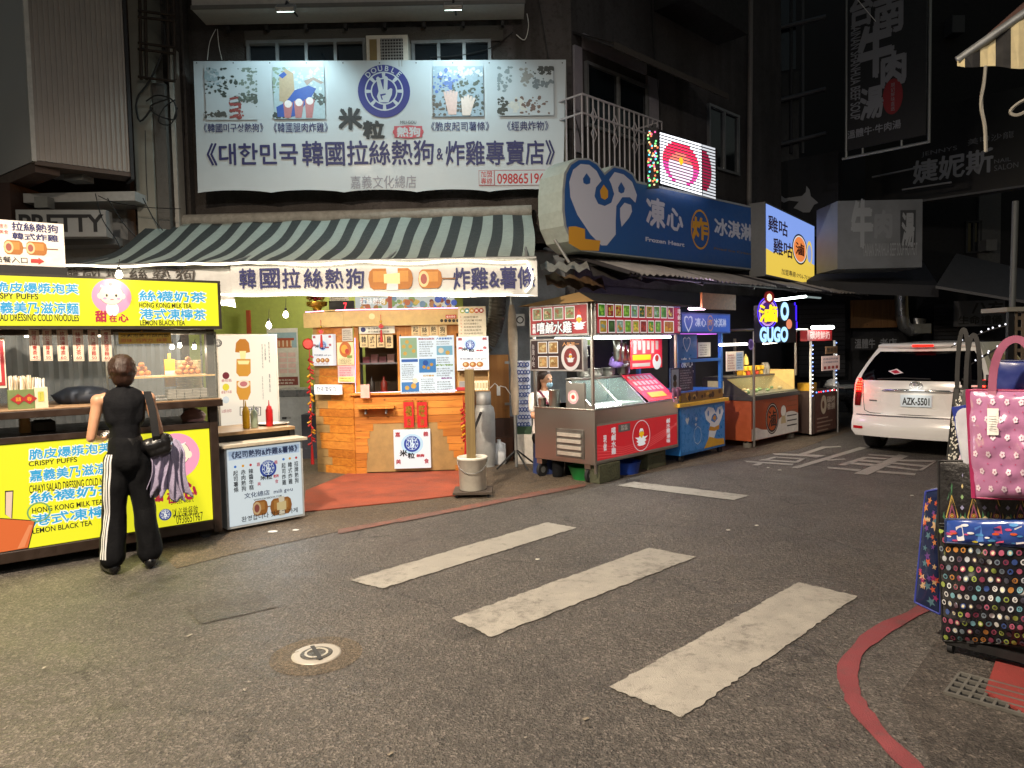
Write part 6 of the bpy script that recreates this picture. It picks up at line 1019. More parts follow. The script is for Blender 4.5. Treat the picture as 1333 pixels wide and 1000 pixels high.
# ================================================================ ORANGE BRAISED FOOD CART
gc0 = G(978, 584); GC = Fr(gc0[:2], (gc0 + ST)[:2]); GL = Fr((gc0 - SN * .85)[:2], gc0[:2]); GWd = GC.px(1039, 566)[0]; ORG = mt('a04c28', .45, em=.03); GRY = mt('4a4744', .4, .2)
t = thing('braised_food_cart', 'orange and white chilled food cart with a round black and orange emblem', 'food cart', GC.pt(GWd / 2, 0, -.42)); zb = GC.px(979, 575)[1]; zp = GC.px(979, 522)[1]; zq = GC.px(975, 517)[1]; zg = GC.px(1000, 489, -.4)[1]
b = B(); GC.box(b, 0, GWd, zb, zp, -.85, 0, ORG); b.done('body', t, bev=.006); b = B(); GC.box(b, -.02, GWd + .02, zp, zp + .07, -.86, .03, GRY); b.done('band', t, bev=.004)
b = B(); d = .003; w = GWd; h = zp - zb; wp = mt('d8d4cc', .5, em=.04); GC.urect(b, .01, zb + .01, w - .01, zp - .01, d, wp); GC.upoly(b, [(.01, zp - .01), (w - .01, zp - .01), (w - .01, zb + h * .50)] + [(w * (1 - .1 * i), zb + h * (.5 - .02 * i + .14 * math.sin(i * .7))) for i in range(1, 10)] + [(.01, zb + h * .3)], d, ORG)
uc, zc_ = w * .42, zb + h * .48; bk = mt('2a2020', .5); GC.udisc(b, uc, zc_, h * .36, h * .40, d, bk, 36); GC.udisc(b, uc, zc_, h * .33, h * .365, d, wp, 30, inner=.96); GC.udisc(b, uc, zc_, h * .27, h * .30, d, mt('b85a2a', .5), 30); GC.utext(b, '滷', uc - h * .2, zc_ - h * .2, uc + h * .2, zc_ + h * .2, d, bk, .02)
GC.udisc(b, w * .66, zb + h * .62, .1, .1, d, wp, 16); GC.udisc(b, w * .66, zb + h * .62, .1, .1, d, bk, 16, inner=.93); GC.upoly(b, [(w * .62, zb + h * .5), (w * .7, zb + h * .5), (w * .72, zb + h * .3), (w * .6, zb + h * .3)], d, mt('c8b890', .5))
for k in range(6): GC.urect(b, w * .74, zb + h * (.2 + .13 * k), w * .96, zb + h * (.23 + .13 * k), d, mt('8a4a2a', .5) if k > 2 else bk)
b.done('front_panel', t)
WRM = mt('caa868', .5, em=.22, emh='e8c070'); b = B(); GC.box(b, 0, w, zp + .07, zp + .09, -.83, -.02, mt('8a8478', .4, .5)); GC.box(b, 0.01, w - .01, zp + .09, zg, -.62, -.58, WRM); GC.box(b, w - .03, w, zp + .09, zg + .1, -.58, -.06, WRM); b.done('chilled_well', t)
b = B(); b.poly([GC.pt(0, zp + .07, 0), GC.pt(w, zp + .07, 0), GC.pt(w, zg, -.4), GC.pt(0, zg, -.4)], mt('8a9a80', .05, alpha=.22, var=0)); b.done('sloping_glass', t)
b = B(); GC.box(b, -.01, w + .01, zg, zg + .03, -.8, -.39, GRY); b.poly([GC.pt(-.006, zp + .07, 0), GC.pt(-.006, zg, -.4), GC.pt(-.006, zg, -.83), GC.pt(-.006, zp + .07, -.83)], GRY); GL.urect(b, .12, zp + .1, .4, zg - .03, .012, mt('c8b888', .4, em=.3)); b.done('top_shelf', t)
b = B(); zt3 = GC.px(975, 440)[1]
b.tube([GC.pt(-.03, .03, .06), GC.pt(-.03, zt3 + .1, .06)], .02, STEEL, 8); GC.box(b, w - .03, w, zg, zt3 + .1, -.05, -.02, STEEL); GC.box(b, w * .55, w * .58, zg, zt3, -.78, -.75, STEEL); GC.box(b, -.1, w + .2, zt3 + .12, zt3 + .14, -.8, .08, STEEL); b.done('posts', t)
for u, d in ((.08, -.1), (w - .1, -.1), (.08, -.75), (w - .1, -.75)): b = B(); p = GC.pt(u, 0, d); b.tube([p + Vector((0, 0, .05)), p + Vector((0, 0, zb))], .025, GALV, 6); b.lathe([(.07, 0), (.07, .07)], p, mt('6a665c', .8), 12); b.done('foot', t)
b = B(); b.tube([GC.ptx(937, 449, .0), GC.ptx(972, 448, .0)], .018, tubes('fff8e8', 9), 8); b.done('tube_light', t); b = B(); b.tube([GC.ptx(994, 447, -.1), GC.ptx(1014, 445, -.1)], .018, tubes('fff8e8', 9), 8); b.done('tube_light', t)
lamp('AREA', 'tube_lamp', GC.pt(w * .45, zt3 - .05, -.1), 30, (1, .88, .66), 1.2, GC.pt(w * .5, .6, -.3), sy=.06, parent=t)
p = GC.ptx(977, 448, .1); b = B(); GC.disc(b, 977.5, 448.5, 7, .1, glow('8a6ab8', .4), n=22); GC.disc(b, 977.5, 448.5, 5, .1, glow('4a2a78', .3), n=20); b.done('round_badge', t)
for k in range(26):
    u = w * random.uniform(.05, .92); dd = random.uniform(-.5, -.12)
    if k % 2: b = B(); b.ball(GC.pt(u, zp + .12, dd), random.uniform(.03, .05), mt(random.choice(('c8b078', 'a88a50', '8a6a38', '6a8a48', 'd8c890')), .5, var=.3), 8, sz=.7); tag(b.done('braised_snack'), 'small braised snack in the lit tray of the orange cart', 'food', 'braised snacks in the orange cart')
sheet(GC, 946, 458, 968, 482, -.1, mt('d8cab0', .5, em=.3), 'menu_board', 'cream menu board leaning on top of the orange cart', 'menu board', lambda b, T, Rc, Dc: (Rc(.55, .05, .95, .95, glow('b8c8d8', .5)), rows(T, .06, .5, .1, .9, 6, PR), rows(T, .58, .93, .1, .9, 6, BLK)), .015)
for k in range(10):
    i, j = k % 5, k // 5; b = B(); p = GC.pt(w * (.42 + .09 * i), zg + .03 + .075 * j, -.52 + .02 * j); b.box(p + Vector((0, 0, .036)), (.085, .12, .068), mt(('c89a28', 'b8402a')[0 if j else k % 2], .5, em=.06), R(44)); tag(b.done('snack_pack', bev=.006), 'yellow or red snack pack stacked on the shelf of the orange cart', 'snack pack', 'snack packs on the orange cart')
for k in range(4): b = B(); p = GC.pt(w * (.34 + .11 * k), zg + .19, -.66); b.lathe([(.05, 0), (.055, .02), (.04, .12), (.012, .16), (.012, .18)], p, mt(('d8b048', 'c8a038', 'b8a878', 'd0b860')[k], .5, em=.06), 12); tag(b.done('food_bag'), 'tied yellow food bag piled behind the snack packs', 'food bag', 'yellow food bags on the orange cart')
for k in range(2): b = B(); p = GC.pt(w * (.86 + .08 * k), zg + .03, -.5); b.lathe([(.045, 0), (.05, .12), (.03, .16), (.03, .19)], p, mt('8a8478', .4), 12); tag(b.done('sauce_jar'), 'grey sauce jar on the right end of the orange cart', 'jar', 'sauce jars on the orange cart')
# round GUGO neon sign
NF = Fr(GC.pt(-.1, 0, .25)[:2], (GC.pt(-.1, 0, .25) + Vector((.85, .53, 0)))[:2]); t = thing('neon_sign', 'glowing purple ringed neon sign with a yellow character over GUGO letters', 'neon sign', NF.ptx(1008, 445)); nz = lambda x, y: (850 + x * .25, 370 + y * .25)
b = B(); BKN = mt('16141e', .5); NF.disc(b, *nz(598, 150), 22, -.01, BKN, n=36); NF.rect(b, *nz(555, 212), *nz(745, 304), -.01, BKN); NF.quad(b, [nz(600, 90), nz(740, 100), nz(745, 230), nz(600, 230)], -.01, BKN)
q = NF.px(*nz(560, 110), 0); r_ = NF.px(*nz(742, 300), 0); NF.box(b, q[0], r_[0], r_[1], q[1], -.12, -.02, BKN); b.done('board', t); b = B()
NF.disc(b, *nz(598, 150), 20.5, .0, glow('5a35ff', 1.7), inner=.93, n=40); NF.disc(b, *nz(598, 150), 17.2, .0, glow('c8a8ff', 1.2), inner=.94, n=40); NF.disc(b, *nz(598, 150), 15.8, .0, glow('f0a8e8', .8), n=40); NF.disc(b, *nz(598, 150), 14.5, .0, glow('5a2a90', .5), n=40)
NF.text(b, '滷', *nz(553, 108), *nz(645, 196), .003, glow('ffe020', 1.3), .035)
NF.text(b, 'O', *nz(664, 92), *nz(708, 190), .0, glow('a8d8ff', 1.5), .06); NF.text(b, 'GUGO', *nz(555, 222), *nz(704, 302), .0, glow('a8d8ff', 1.4), .055); NF.disc(b, *nz(709, 208), 6.5, .0, glow('f0906a', .9), k=.9, n=18)
for x, y0, y1 in ((745, 110, 190), (738, 95, 110), (748, 195, 235)): NF.quad(b, [nz(x - 3, y0), nz(x + 4, y0), nz(x + 4, y1), nz(x - 3, y1)], .0, glow('4020ff', 1.6))
NF.disc(b, *nz(605, 68), 8, .001, glow('8a2020', .6), k=1.3, n=14); NF.disc(b, *nz(606, 70), 5, .002, glow('ffd0a0', 2.5), n=12); b.done('neon', t)
lamp('POINT', 'neon_lamp', NF.ptx(*nz(600, 150), .35), 7, (.45, .3, 1), .15, parent=t)
t = thing('tube_lamp', 'white tube lamp under the roof over the neon sign', 'lamp', D(1035, 389, 11.3)); b = B(); b.tube([D(1008, 391, 11.3), D(1049, 386, 11.8)], .02, tubes('f0fff8', 9), 8); b.tube([D(1049, 386.4, 11.8), D(1068, 388, 12.2)], .016, glow('98a8a8', .6), 8); b.done('tube', t); lamp('POINT', 'tube_point', D(1030, 392, 11.4), 7, (.9, 1, .95), .1, parent=t)
t = thing('tube_lamp', 'pink white tube lamp under the tin roof beside the hanging board', 'lamp', D(908, 402, 10.6)); b = B(); b.tube([D(897, 402, 10.5), D(917, 402, 10.9)], .018, tubes('ffd8f4', 8), 8); b.done('tube', t); lamp('POINT', 'pink_point', D(905, 405, 10.5), 14, (1, .72, .95), .1, parent=t)
# ================================================================ SMALL FAR STAND
ss0 = G(1060, 569); SS = Fr(ss0[:2], (ss0 + ST)[:2]); sw = SS.px(1089, 566)[0]
t = thing('snack_stand', 'narrow night stall with a red sign, light strips and a brown poster front', 'stall', SS.pt(sw / 2, 0, -.3)); zz = SS.px(1060, 510)[1]; zs0 = SS.px(1053, 444)[1]; zs1 = SS.px(1053, 430)[1]
b = B(); SS.box(b, 0, sw, .05, zz, -.5, 0, mt('3a2a24', .6)); d = .003; SS.urect(b, .02, .07, sw - .02, zz - .03, d, mt('5a3830', .5, em=.03)); SS.udisc(b, sw * .4, zz * .68, .12, .16, d, mt('c8b8a0', .5)); SS.udisc(b, sw * .38, zz * .68, .05, .07, d, mt('6a4030', .5)); SS.utext(b, '碳烤\n香腸', sw * .55, zz * .55, sw * .92, zz * .85, d, mt('c8b8a8', .5), .02); rws = [SS.urect(b, sw * .1, zz * (.1 + .09 * k), sw * (.6 + .1 * (k % 3)), zz * (.13 + .09 * k), d, mt('a08878', .5)) for k in range(4)]; b.done('body', t)
b = B()
for u in (-.08, sw - .03): SS.box(b, u, u + .03, .05, zs0, -.05, -.02, WHITE)
b.done('posts', t); b = B(); us = SS.px(1051, 435)[0]; ue = SS.px(1083, 435)[0]; SS.box(b, us, ue, zs0, zs1, -.12, 0, mt('a0222a', .5, em=.25)); SS.utext(b, '碳烤鮮奶', us + .1, zs0 + .03, ue - .1, zs1 - .02, .003, glow('f0c8c0', .7), .03); b.done('sign', t)
b = B(); b.tube([SS.pt(us + .05, zs1 + .04, .06), SS.pt(ue - .12, zs1 + .05, .06)], .03, tubes('f8fff4', 12), 8); b.done('tube_light', t); lamp('POINT', 'stand_lamp', SS.pt((us + ue) / 2, zs1 - .05, .25), 5, (.95, 1, .92), .1, parent=t)
b = B()
for k in range(26): SS_ = SS.pt(-.065 if k % 2 else sw - .015, zs0 - .04 - .035 * k, .0); b.ball(SS_, .011, glow(random.choice(('a8c8ff', 'ffffff', '80a0ff')), 3), 6)
for k in range(9): b.ball(SS.pt(.04 + sw * .9 * k / 9, zz - .015, .02), .012, glow(random.choice(('ff3040', '60a0ff', 'ffffff')), 3), 6)
b.done('fairy_lights', t)
sheet(SS, 1070, 464, 1093, 481, .06, mt('d8b8b0', .5, em=.2), 'price_sign', 'pink price sign hanging on the post of the narrow far stall', 'sign', lambda b, T, Rc, Dc: (rows(T, .08, .92, .5, .95, 2, INK), [Rc(.1 + .22 * k, .1, .24 + .22 * k, .3, PR) for k in range(4)]), .01)
sheet(SS, 1075, 451, 1090, 460, .05, mt('7a5a40', .6), 'name_tag', 'small wooden tag above the pink price sign', 'sign', lambda b, T, Rc, Dc: T('營業中', .1, .2, .9, .8, BLK), .01)
b = B(); p = SS.ptx(1083, 503, -.15); p.z = zz; b.lathe([(.08, 0), (.13, .05), (.09, .13), (.03, .16)], p, mt('b8b8b8', .3, alpha=.85, bump=.9, bscale=22), 12); tag(b.done('plastic_bag'), 'pale plastic bag on the narrow far stall', 'bag'); b = B(); b.box(SS.pt(.18, zz + .07, -.2), (.26, .22, .13), mt('c89a28', .5), R(44)); tag(b.done('yellow_crate'), 'yellow box on the counter of the narrow far stall', 'box')
# ================================================================ ROOFS OVER THE STALLS
TIN = mt('8a8684', .55, .1, var=.3, scale=3); TIND = mt('2f2c2e', .7, var=.3, scale=4)
t = thing('tin_roof', 'low corrugated tin roof over the food carts below the blue sign', 'roof', RF.pt(3, 2.5, .7)); b = B(); N = 150; u0, u1 = -.62, 7.4
for i in range(N):
    a, c = u0 + (u1 - u0) * i / N, u0 + (u1 - u0) * (i + 1) / N; o1, o2 = (.03 if i % 2 else 0), (0 if i % 2 else .03)
    e = lambda u: .06 * math.sin(u * 2.1) + .03 * math.sin(u * 7); b.poly([RF.pt(a, 2.5 + o1, 1.45 + e(a)), RF.pt(c, 2.5 + o2, 1.45 + e(c)), RF.pt(c, 2.98 + o2, -.05), RF.pt(a, 2.98 + o1, -.05)], TIN if 4 < i % 37 else TIND)
b.done('sheeting', t); b = B()
for u in col(u0 + .3, u1 - .2, 5): b.tube([RF.pt(u, 2.46, 1.4), RF.pt(u, 2.9, 0)], .022, DARK, 6)
b.tube([RF.pt(u0 + .1, 2.5, 1.36), RF.pt(u1 - .1, 2.5, 1.36)], .022, DARK, 6); b.done('frame', t)
b = B(); RF.box(b, .02, 6.5, 0, 2.5, .002, .05, mt('23222c', .7, var=.3, scale=2)); RF.box(b, 2.3, 3.1, 0, 2.2, .05, .08, mt('1d2450', .6)); b.done('ground_floor_wall', bld)
for k, (x0, y0, x1, y1, lab, h) in enumerate(((704, 336, 770, 352, 'bent grey tin sheet lying on the roof left end beside the awning', '7a7a76'), (712, 350, 790, 372, 'brown sagging tarp on the left end of the tin roof', '6a5238'), (772, 338, 900, 360, 'dark slack tarp lying on the tin roof under the blue sign', '3a3634'))):
    b = B(); y = 8.75 + .1 * k; a, c = D(x0, y1, y), D(x1, y1 + 6 * k, y + 1.0 * k); N = 12; dz = (y1 - y0) / 924 * y
    b.add([a.lerp(c, i / N) + Vector((0, .55 * j / 4, dz * j / 4 + .03 * math.sin(i * 1.9 + j))) for i in range(N + 1) for j in range(5)], [(i * 5 + j, i * 5 + j + 1, i * 5 + j + 6, i * 5 + j + 5) for i in range(N) for j in range(4)], mt(h, .7, var=.25, bump=.4, bscale=20), True); tag(b.done('roof_sheet'), lab, 'sheet')
b = B(); b.tube([D(722, 312, 8.6), D(741, 342, 8.6)], .018, GALV, 6); tag(b.done('prop_pole'), 'grey prop pole under the left end of the blue bird sign', 'pole')
b = B(); BDF = Fr(RF.pt(3.1, 0, 1.2)[:2], RF.pt(4, 0, 1.2)[:2]); BDF.pbox(b, 914, 381, 958, 404, -.03, 0, wood('70431c', '8a5526', 'x')); tag(b.done('hanging_board'), 'brown wooden board hanging under the tin roof above the blue cart', 'board')
# ================================================================ LEFT BUILDING
q0 = D(45, 208, 9.0); q0 = Vector((q0.x, q0.y, 0)); EV = Fr(q0[:2], (q0 + Vector((math.sin(R(50)), math.cos(R(50)), 0)))[:2]); EL = Fr((q0 + Vector((-1, .75, 0)))[:2], q0[:2])
t = thing('neighbour_building', 'pale corrugated metal upper storey and grey pier of the left hand building', 'building', (-6, 10, 0)); zb = 1.62 + (466 - 208) / 924 * 9.2
zb = D(45, 208, 9.0).z; ue = EV.px(165, 100)[0]; b = B(); N = 56; cmt = mt('a39b95', .5, .3, var=.1, scale=3)
for i in range(N):
    a, c = ue * i / N, ue * (i + 1) / N; k = i % 3
    if k == 0: EV.box(b, a, c, zb, 9.5, -.3, .0, cmt)
    else: EV.box(b, a, c, zb, 9.5, -.3, -.022, cmt)
EV.box(b, -.03, .02, zb - .02, 9.5, -.1, .015, mt('c9c6c2', .5)); EV.box(b, ue - .01, ue + .03, zb - .1, 9.5, -.3, .02, DARK); b.done('corrugated_front', t)
b = B(); EL.box(b, -2.5, 1.22, zb - .0, 9.5, -.25, -.01, mt('b3b2b2', .5, var=.06, scale=2)); b.done('side_panel', t)
b = B(); EV.box(b, .0, ue, zb - .06, zb - .01, -.35, .0, mt('5a4a42', .6)); EL.box(b, -2.5, 1.2, zb - .14, zb - .01, -.3, -.02, mt('57453e', .6)); b.done('soffit', t)
p0 = EV.pt(ue + .03, 0, -.05); NE = Fr((-5.6, 10.0), (0, 10.0)); b = B(); NE.pbox(b, 160, -120, 206, 345, -.4, .0, mt('8d8b82', .8, var=.12, scale=3)); b.done('pier', t)
b = B(); NE.pbox(b, 198, 108, 224, 345, -.4, -.02, mt('5d5a57', .6, bump=.6, bscale=50)); NE.pbox(b, 223, 60, 229, 300, -.3, -.08, mt('a19c95', .6)); NE.pbox(b, 229, -100, 252, 345, -.4, -.25, STUC); b.done('tiled_strip', t)
b = B(); NE.pbox(b, -60, 262, 172, 420, -.6, -.3, mt('8b8d8e', .6, var=.1)); NE.pbox(b, 30, 252, 176, 261, -.3, .3, mt('a9aaaa', .6)); NE.pbox(b, -60, 312, 150, 318, -.3, .1, mt('6d6f70', .6)); b.done('ground_floor_front', t)
b = B(); NE.pbox(b, -80, 205, 170, 256, -1.2, -.9, mt('1b1918', .9)); NE.pbox(b, -100, 240, 16, 300, -.3, .5, mt('3c2a24', .6)); b.done('dark_recess', t)
for q, lab in (((56, 216, 82, 228, .25, .5), 'upper left grey junction box under the eave of the left building'), ((82, 222, 108, 234, .25, .5), 'grey junction box right of the first one under the left eave'), ((44, 256, 62, 270, .35, .5), 'small grey lamp box above the PRETTY sign')):
    b = B(); NE.pbox(b, *q, GALV); tag(b.done('junction_box'), lab, 'junction box')
PT_ = Fr(NE.pt(0, 0, .4)[:2], (NE.pt(0, 0, .4) + Vector((1, .12, 0)))[:2]); t = thing('wall_sign', 'unlit pale wall sign reading PRETTY behind the hot dog entrance board', 'sign', PT_.ptx(90, 305)); b = B(); u0, z1 = PT_.px(20, 273); u1, z0 = PT_.px(139, 308); PT_.box(b, u0, u1, z0, z1, -.2, 0, mt('9a9c9d', .5, var=.06)); b.done('box', t); b = B(); PT_.text(b, 'PRETTY', 24, 279, 136, 302, .004, mt('26262a', .5, var=0), .03); b.done('lettering', t)
t = thing('cable_rack', 'rusty vertical metal rack carrying cables on the wall left of the banner', 'rack', NE.ptx(205, 100)); b = B(); rs = mt('3c332d', .7, .4, var=.3)
for x in (181, 188, 217, 225): b.tube([NE.ptx(x, -60, .12), NE.ptx(x + 3, 104, .12)], .02, rs, 6)
for y in (-20, 14, 22, 56, 64, 100): b.tube([NE.ptx(180, y, .14), NE.ptx(228, y + 6, .14)], .018, rs, 6)
b.done('frame', t)
def cable(lab, pts, r=.008, m=None, grp='cables on the building fronts'):
    pts = [Vector(p) for p in pts]; P = []
    for i in range(len(pts) - 1):
        for t_ in (0, .25, .5, .75):
            p = [pts[max(0, min(len(pts) - 1, i + k))] for k in (-1, 0, 1, 2)]; P.append(.5 * ((2 * p[1]) + (p[2] - p[0]) * t_ + (2 * p[0] - 5 * p[1] + 4 * p[2] - p[3]) * t_ * t_ + (3 * p[1] - 3 * p[2] + p[3] - p[0]) * t_ ** 3))
    P.append(pts[-1]); b = B(); b.tube(P, r, m or BLACK, 5); tag(b.done('cable'), lab, 'cable', grp)
ne = lambda l, d=.1: [NE.ptx(x, y, d) for x, y in l]
cable('thick black cable looping down the rack left of the banner', ne([(212, 20), (214, 60), (195, 105), (178, 130), (182, 158), (198, 140)]), .014)
cable('coiled black cable hanging on the grey tiled strip', ne([(190, 132), (205, 124), (226, 132), (228, 155), (205, 150), (196, 138), (222, 128)]), .011)
cable('second coil of black cable under the cable rack', ne([(228, 130), (214, 140), (206, 158), (222, 162), (231, 140)]), .009)
cable('thin cable sagging from the left pier towards the awning', ne([(128, 255), (150, 264), (190, 270), (235, 272)], .3), .006)
cable('black cable dropping beside the PRETTY sign', ne([(124, 252), (133, 285), (150, 310), (158, 326)], .45), .006)
cable('slanting cable right of the PRETTY sign', ne([(140, 258), (160, 290), (176, 308)], .45), .006)
cable('vertical thin wire on the pale pier', ne([(189, 170), (190, 220), (192, 262)], .03), .005)
cable('wire bundle from the pier to the awning corner', ne([(186, 258), (200, 285), (212, 300)], .4), .007)
mf = lambda l, d=.06: [MF.ptx(x, y, d) for x, y in l]
cable('white wire sagging from the roof sign down to the banner', mf([(686, 18), (688, 34), (683, 52), (672, 45)]), .006, WHITE); cable('black wire from the wall bracket to the banner top', mf([(668, 42), (640, 62), (600, 72), (560, 75)]), .007)
cable('long thin wire down the wall right of the banner', mf([(700, -5), (708, 40), (714, 78)]), .006); cable('wire running down between banner and cage', [RF.ptx(x, y, .05) for x, y in ((742, 130), (752, 165), (760, 200), (770, 215))], .007); cable('pale wires hanging left above the banner', mf([(283, 38), (285, 60), (289, 78)]), .005, WHITE); cable('pair wire hanging left above the banner edge', mf([(281, 38), (273, 55), (270, 78)]), .005, WHITE)
cable('wire down the side wall beside the rain hood', [RF.ptx(x, y, .04) for x, y in ((848, -5), (850, 40), (852, 70), (860, 150))], .006)
# ================================================================ DARK BUILDINGS UP THE STREET
FARM = mt('23242a', .85, var=.3, scale=1.2); FARL = mt('34353a', .8, var=.25, scale=1.5)
t = thing('far_building', 'dark unlit building up the street behind the beef soup signs', 'building', (8, 18, 0)); b = B(); b.box((5.9, 17.4, 5), (3.2, .4, 10), FARM, R(44)); b.box((12, 22, 7), (16, .6, 14), FARL); b.done('wall', t)
FW2 = Fr((7, 16.2), (7.7, 15.95)); b = B()
for x in (990, 1012, 1030, 1045): b.tube([FW2.ptx(x, -40, .1), FW2.ptx(x, 200, .1)], .035, FARL if x != 1045 else mt('4a4c52', .6), 6)
for y in (38, 132, 190): b.tube([FW2.ptx(985, y + 6, .15), FW2.ptx(1075, y - 16, .15)], .05, mt('4d4e54', .6), 6)
b.done('pipes', t); b = B(); FW2.pbox(b, 992, -40, 1036, 90, .02, .05, mt('0e1424', .15)); FW2.pbox(b, 990, 100, 1040, 215, .02, .04, mt('14161c', .5)); b.done('windows_dark', t)
PB = Fr((5.6, 13.5), (6.295, 12.78)); DS = mt('101118', .5); LT = mt('77797f', .55, var=0)
t = thing('beef_soup_banner', 'tall dark vertical banner with white beef soup characters at the top right', 'banner', PB.ptx(1155, 190)); b = B(); u0, z1 = PB.px(1104, -60); u1, z0 = PB.px(1205, 185); PB.box(b, u0, u1, z0 + .12, z1 + .6, -.03, 0, DS); b.done('cloth', t); b = B()
for u in (u1 + .04, u0 - .03): b.tube([PB.pt(u, z0 - .02, -.03), PB.pt(u, z1 + .6, -.03)], .025, GALV, 6)
b.tube([PB.pt(u0 - .1, z0, -.03), PB.pt(u1 + .06, z0, -.03)], .025, GALV, 6)
for f in (.2, .7): b.tube([PB.pt(u0 + (u1 - u0) * f, z0, -.03), PB.pt(u0 + (u1 - u0) * f, z0 + .14, -.03)], .02, GALV, 6)
b.done('frame', t); b = B(); d = .004; bz = lambda x, y: (970 + x * .272, y * .272)
for s, x0, y0, x1, y1, bo in (('台', 505, -10, 610, 105, .04), ('南', 618, -5, 760, 135, .04), ('牛', 545, 140, 705, 340, .05), ('肉', 655, 265, 765, 390, .05), ('湯', 553, 432, 660, 552, .04), ('溫體牛‧牛肉湯', 490, 628, 745, 612, .02)): PB.text(b, s, *bz(x0, y0), *bz(x1, y1), d, LT, bo)
q = PB.px(*bz(706, 462), d); PB.udisc(b, q[0], q[1], .16, .30, d, mt('7a1620', .5)); PB.vtext(b, '現切鮮味直送', *bz(698, 400), *bz(716, 528), d, LT)
vs, fs, bb = glyphs('TAINAN SHANHUA BEEF SOUP', .02); p0 = PB.px(*bz(500, 120), d); p1 = PB.px(*bz(522, 575), d); L = (p0[1] - p1[1]) / (bb[2] - bb[0]); wd = .17 / (bb[3] - bb[1]); b.add([PB.pt(p0[0] + .02 + (y - bb[1]) * wd, p0[1] - (x - bb[0]) * L, d + .003) for x, y in vs], fs, LT); b.done('lettering', t)
b = B(); b.tube([PB.ptx(1108, -10, .05), PB.ptx(1140, 28, .05)], .006, WHITE, 5); tag(b.done('cable'), 'pale wire crossing the top of the beef soup banner', 'cable')
PC_ = Fr((6.4, 15.2), (7.095, 14.48)); dz = lambda x, y: (970 + x * .28, 180 + y * .28)
t = thing('bull_sign', 'dark sign board with a pale bull head outline behind the lit light box', 'sign', PC_.ptx(1040, 330)); b = B(); q = PC_.px(*dz(45, 210)); r_ = PC_.px(*dz(432, 560)); PC_.box(b, q[0] - .4, r_[0], r_[1] - .2, q[1] + .35, -.2, 0, mt('14161e', .5)); b.done('box', t); b = B(); d = .004; LG = mt('8a8c92', .6, var=0); bq = lambda l: PC_.quad(b, [dz(*p) for p in l], d, LG)
bq([(145, 250), (160, 240), (165, 265), (185, 280), (210, 275), (215, 285), (180, 300), (155, 285)]); bq([(285, 222), (300, 240), (305, 270), (340, 300), (320, 310), (300, 345), (270, 345), (240, 330), (225, 325), (250, 295), (205, 290), (215, 275), (265, 268), (282, 250)]); PC_.disc(b, *dz(343, 412), 3, d, LG, n=12); PC_.disc(b, *dz(333, 440), 5, d, LG, n=12); b.done('lettering', t)
PD = Fr((7.1, 13.2), (7.9, 13.2)); t = thing('beef_soup_box', 'large dull grey sign box with faint beef soup characters above the dark roof', 'sign', PD.ptx(1160, 340)); b = B(); q = PD.px(*dz(430, 292)); r_ = PD.px(*dz(822, 600)); PD.box(b, q[0], r_[0], r_[1], q[1], -.9, 0, mt('6d6f72', .6, var=.2, scale=2)); b.done('box', t); b = B(); d = .004; LD = mt('8e9092', .6, var=0); DD = mt('505255', .6, var=0)
PD.text(b, '牛', *dz(498, 235 + 60), *dz(590, 500), d, LD, .06); PD.text(b, '肉', *dz(605, 340), *dz(680, 460), d, mt('7c7e81', .6, var=0), .05); PD.rect(b, *dz(722, 335), *dz(792, 510), d, mt('3a3b3e', .6)); PD.text(b, '湯', *dz(730, 350), *dz(785, 500), d, LD, .04); PD.text(b, 'TAINAN SHANHUA BEEF SOUP HOTPOT', *dz(548, 490), *dz(800, 545), d, LD, .01); b.done('lettering', t)
PN = Fr((8.2, 15.6), (8.895, 14.88)); t = thing('nail_salon_sign', 'long dark nail salon sign with dull grey characters at the upper right', 'sign', PN.ptx(1250, 240)); b = B(); q = PN.px(1165, 185); r_ = PN.px(1345, 238); PN.box(b, q[0] - .6, r_[0] + .8, r_[1] - .02, q[1] + .55, -.25, 0, mt('0f1014', .4)); PN.box(b, q[0] - .6, r_[0] + .8, r_[1] - .06, r_[1] - .02, -.25, .04, mt('5a5b5e', .5)); b.done('box', t); b = B(); d = .004; GY = mt('8a8c90', .5, var=0)
for s, x0, y0, x1, y1, bo in (('婕妮斯', 783, 90, 1150, 150, .03), ('JENNYS', 820, 45, 985, 55, .0), ('NAIL', 1158, 80, 1235, 100, .0), ('SALON', 1158, 108, 1270, 130, .0)): PN.text(b, s, *dz(x0, y0 + 20), *dz(x1, y1 + 5), d, GY if bo else mt('6a6c70', .5, var=0), bo)
PN.text(b, '美甲沙龍', *dz(1035, 5), *dz(1250, -4), d, mt('6a6c70', .5, var=0)); b.done('lettering', t)
b = B(); b.tube([PN.ptx(*dz(590, 182), .3), PN.ptx(*dz(790, 140), .3)], .02, mt('8a8b8e', .5), 6); b.tube([PN.ptx(*dz(730, 240), .3), PN.ptx(*dz(960, 205), .3)], .02, mt('8a8b8e', .5), 6); tag(b.done('sign_bracket'), 'pair of thin grey brackets in front of the nail salon sign', 'bracket')
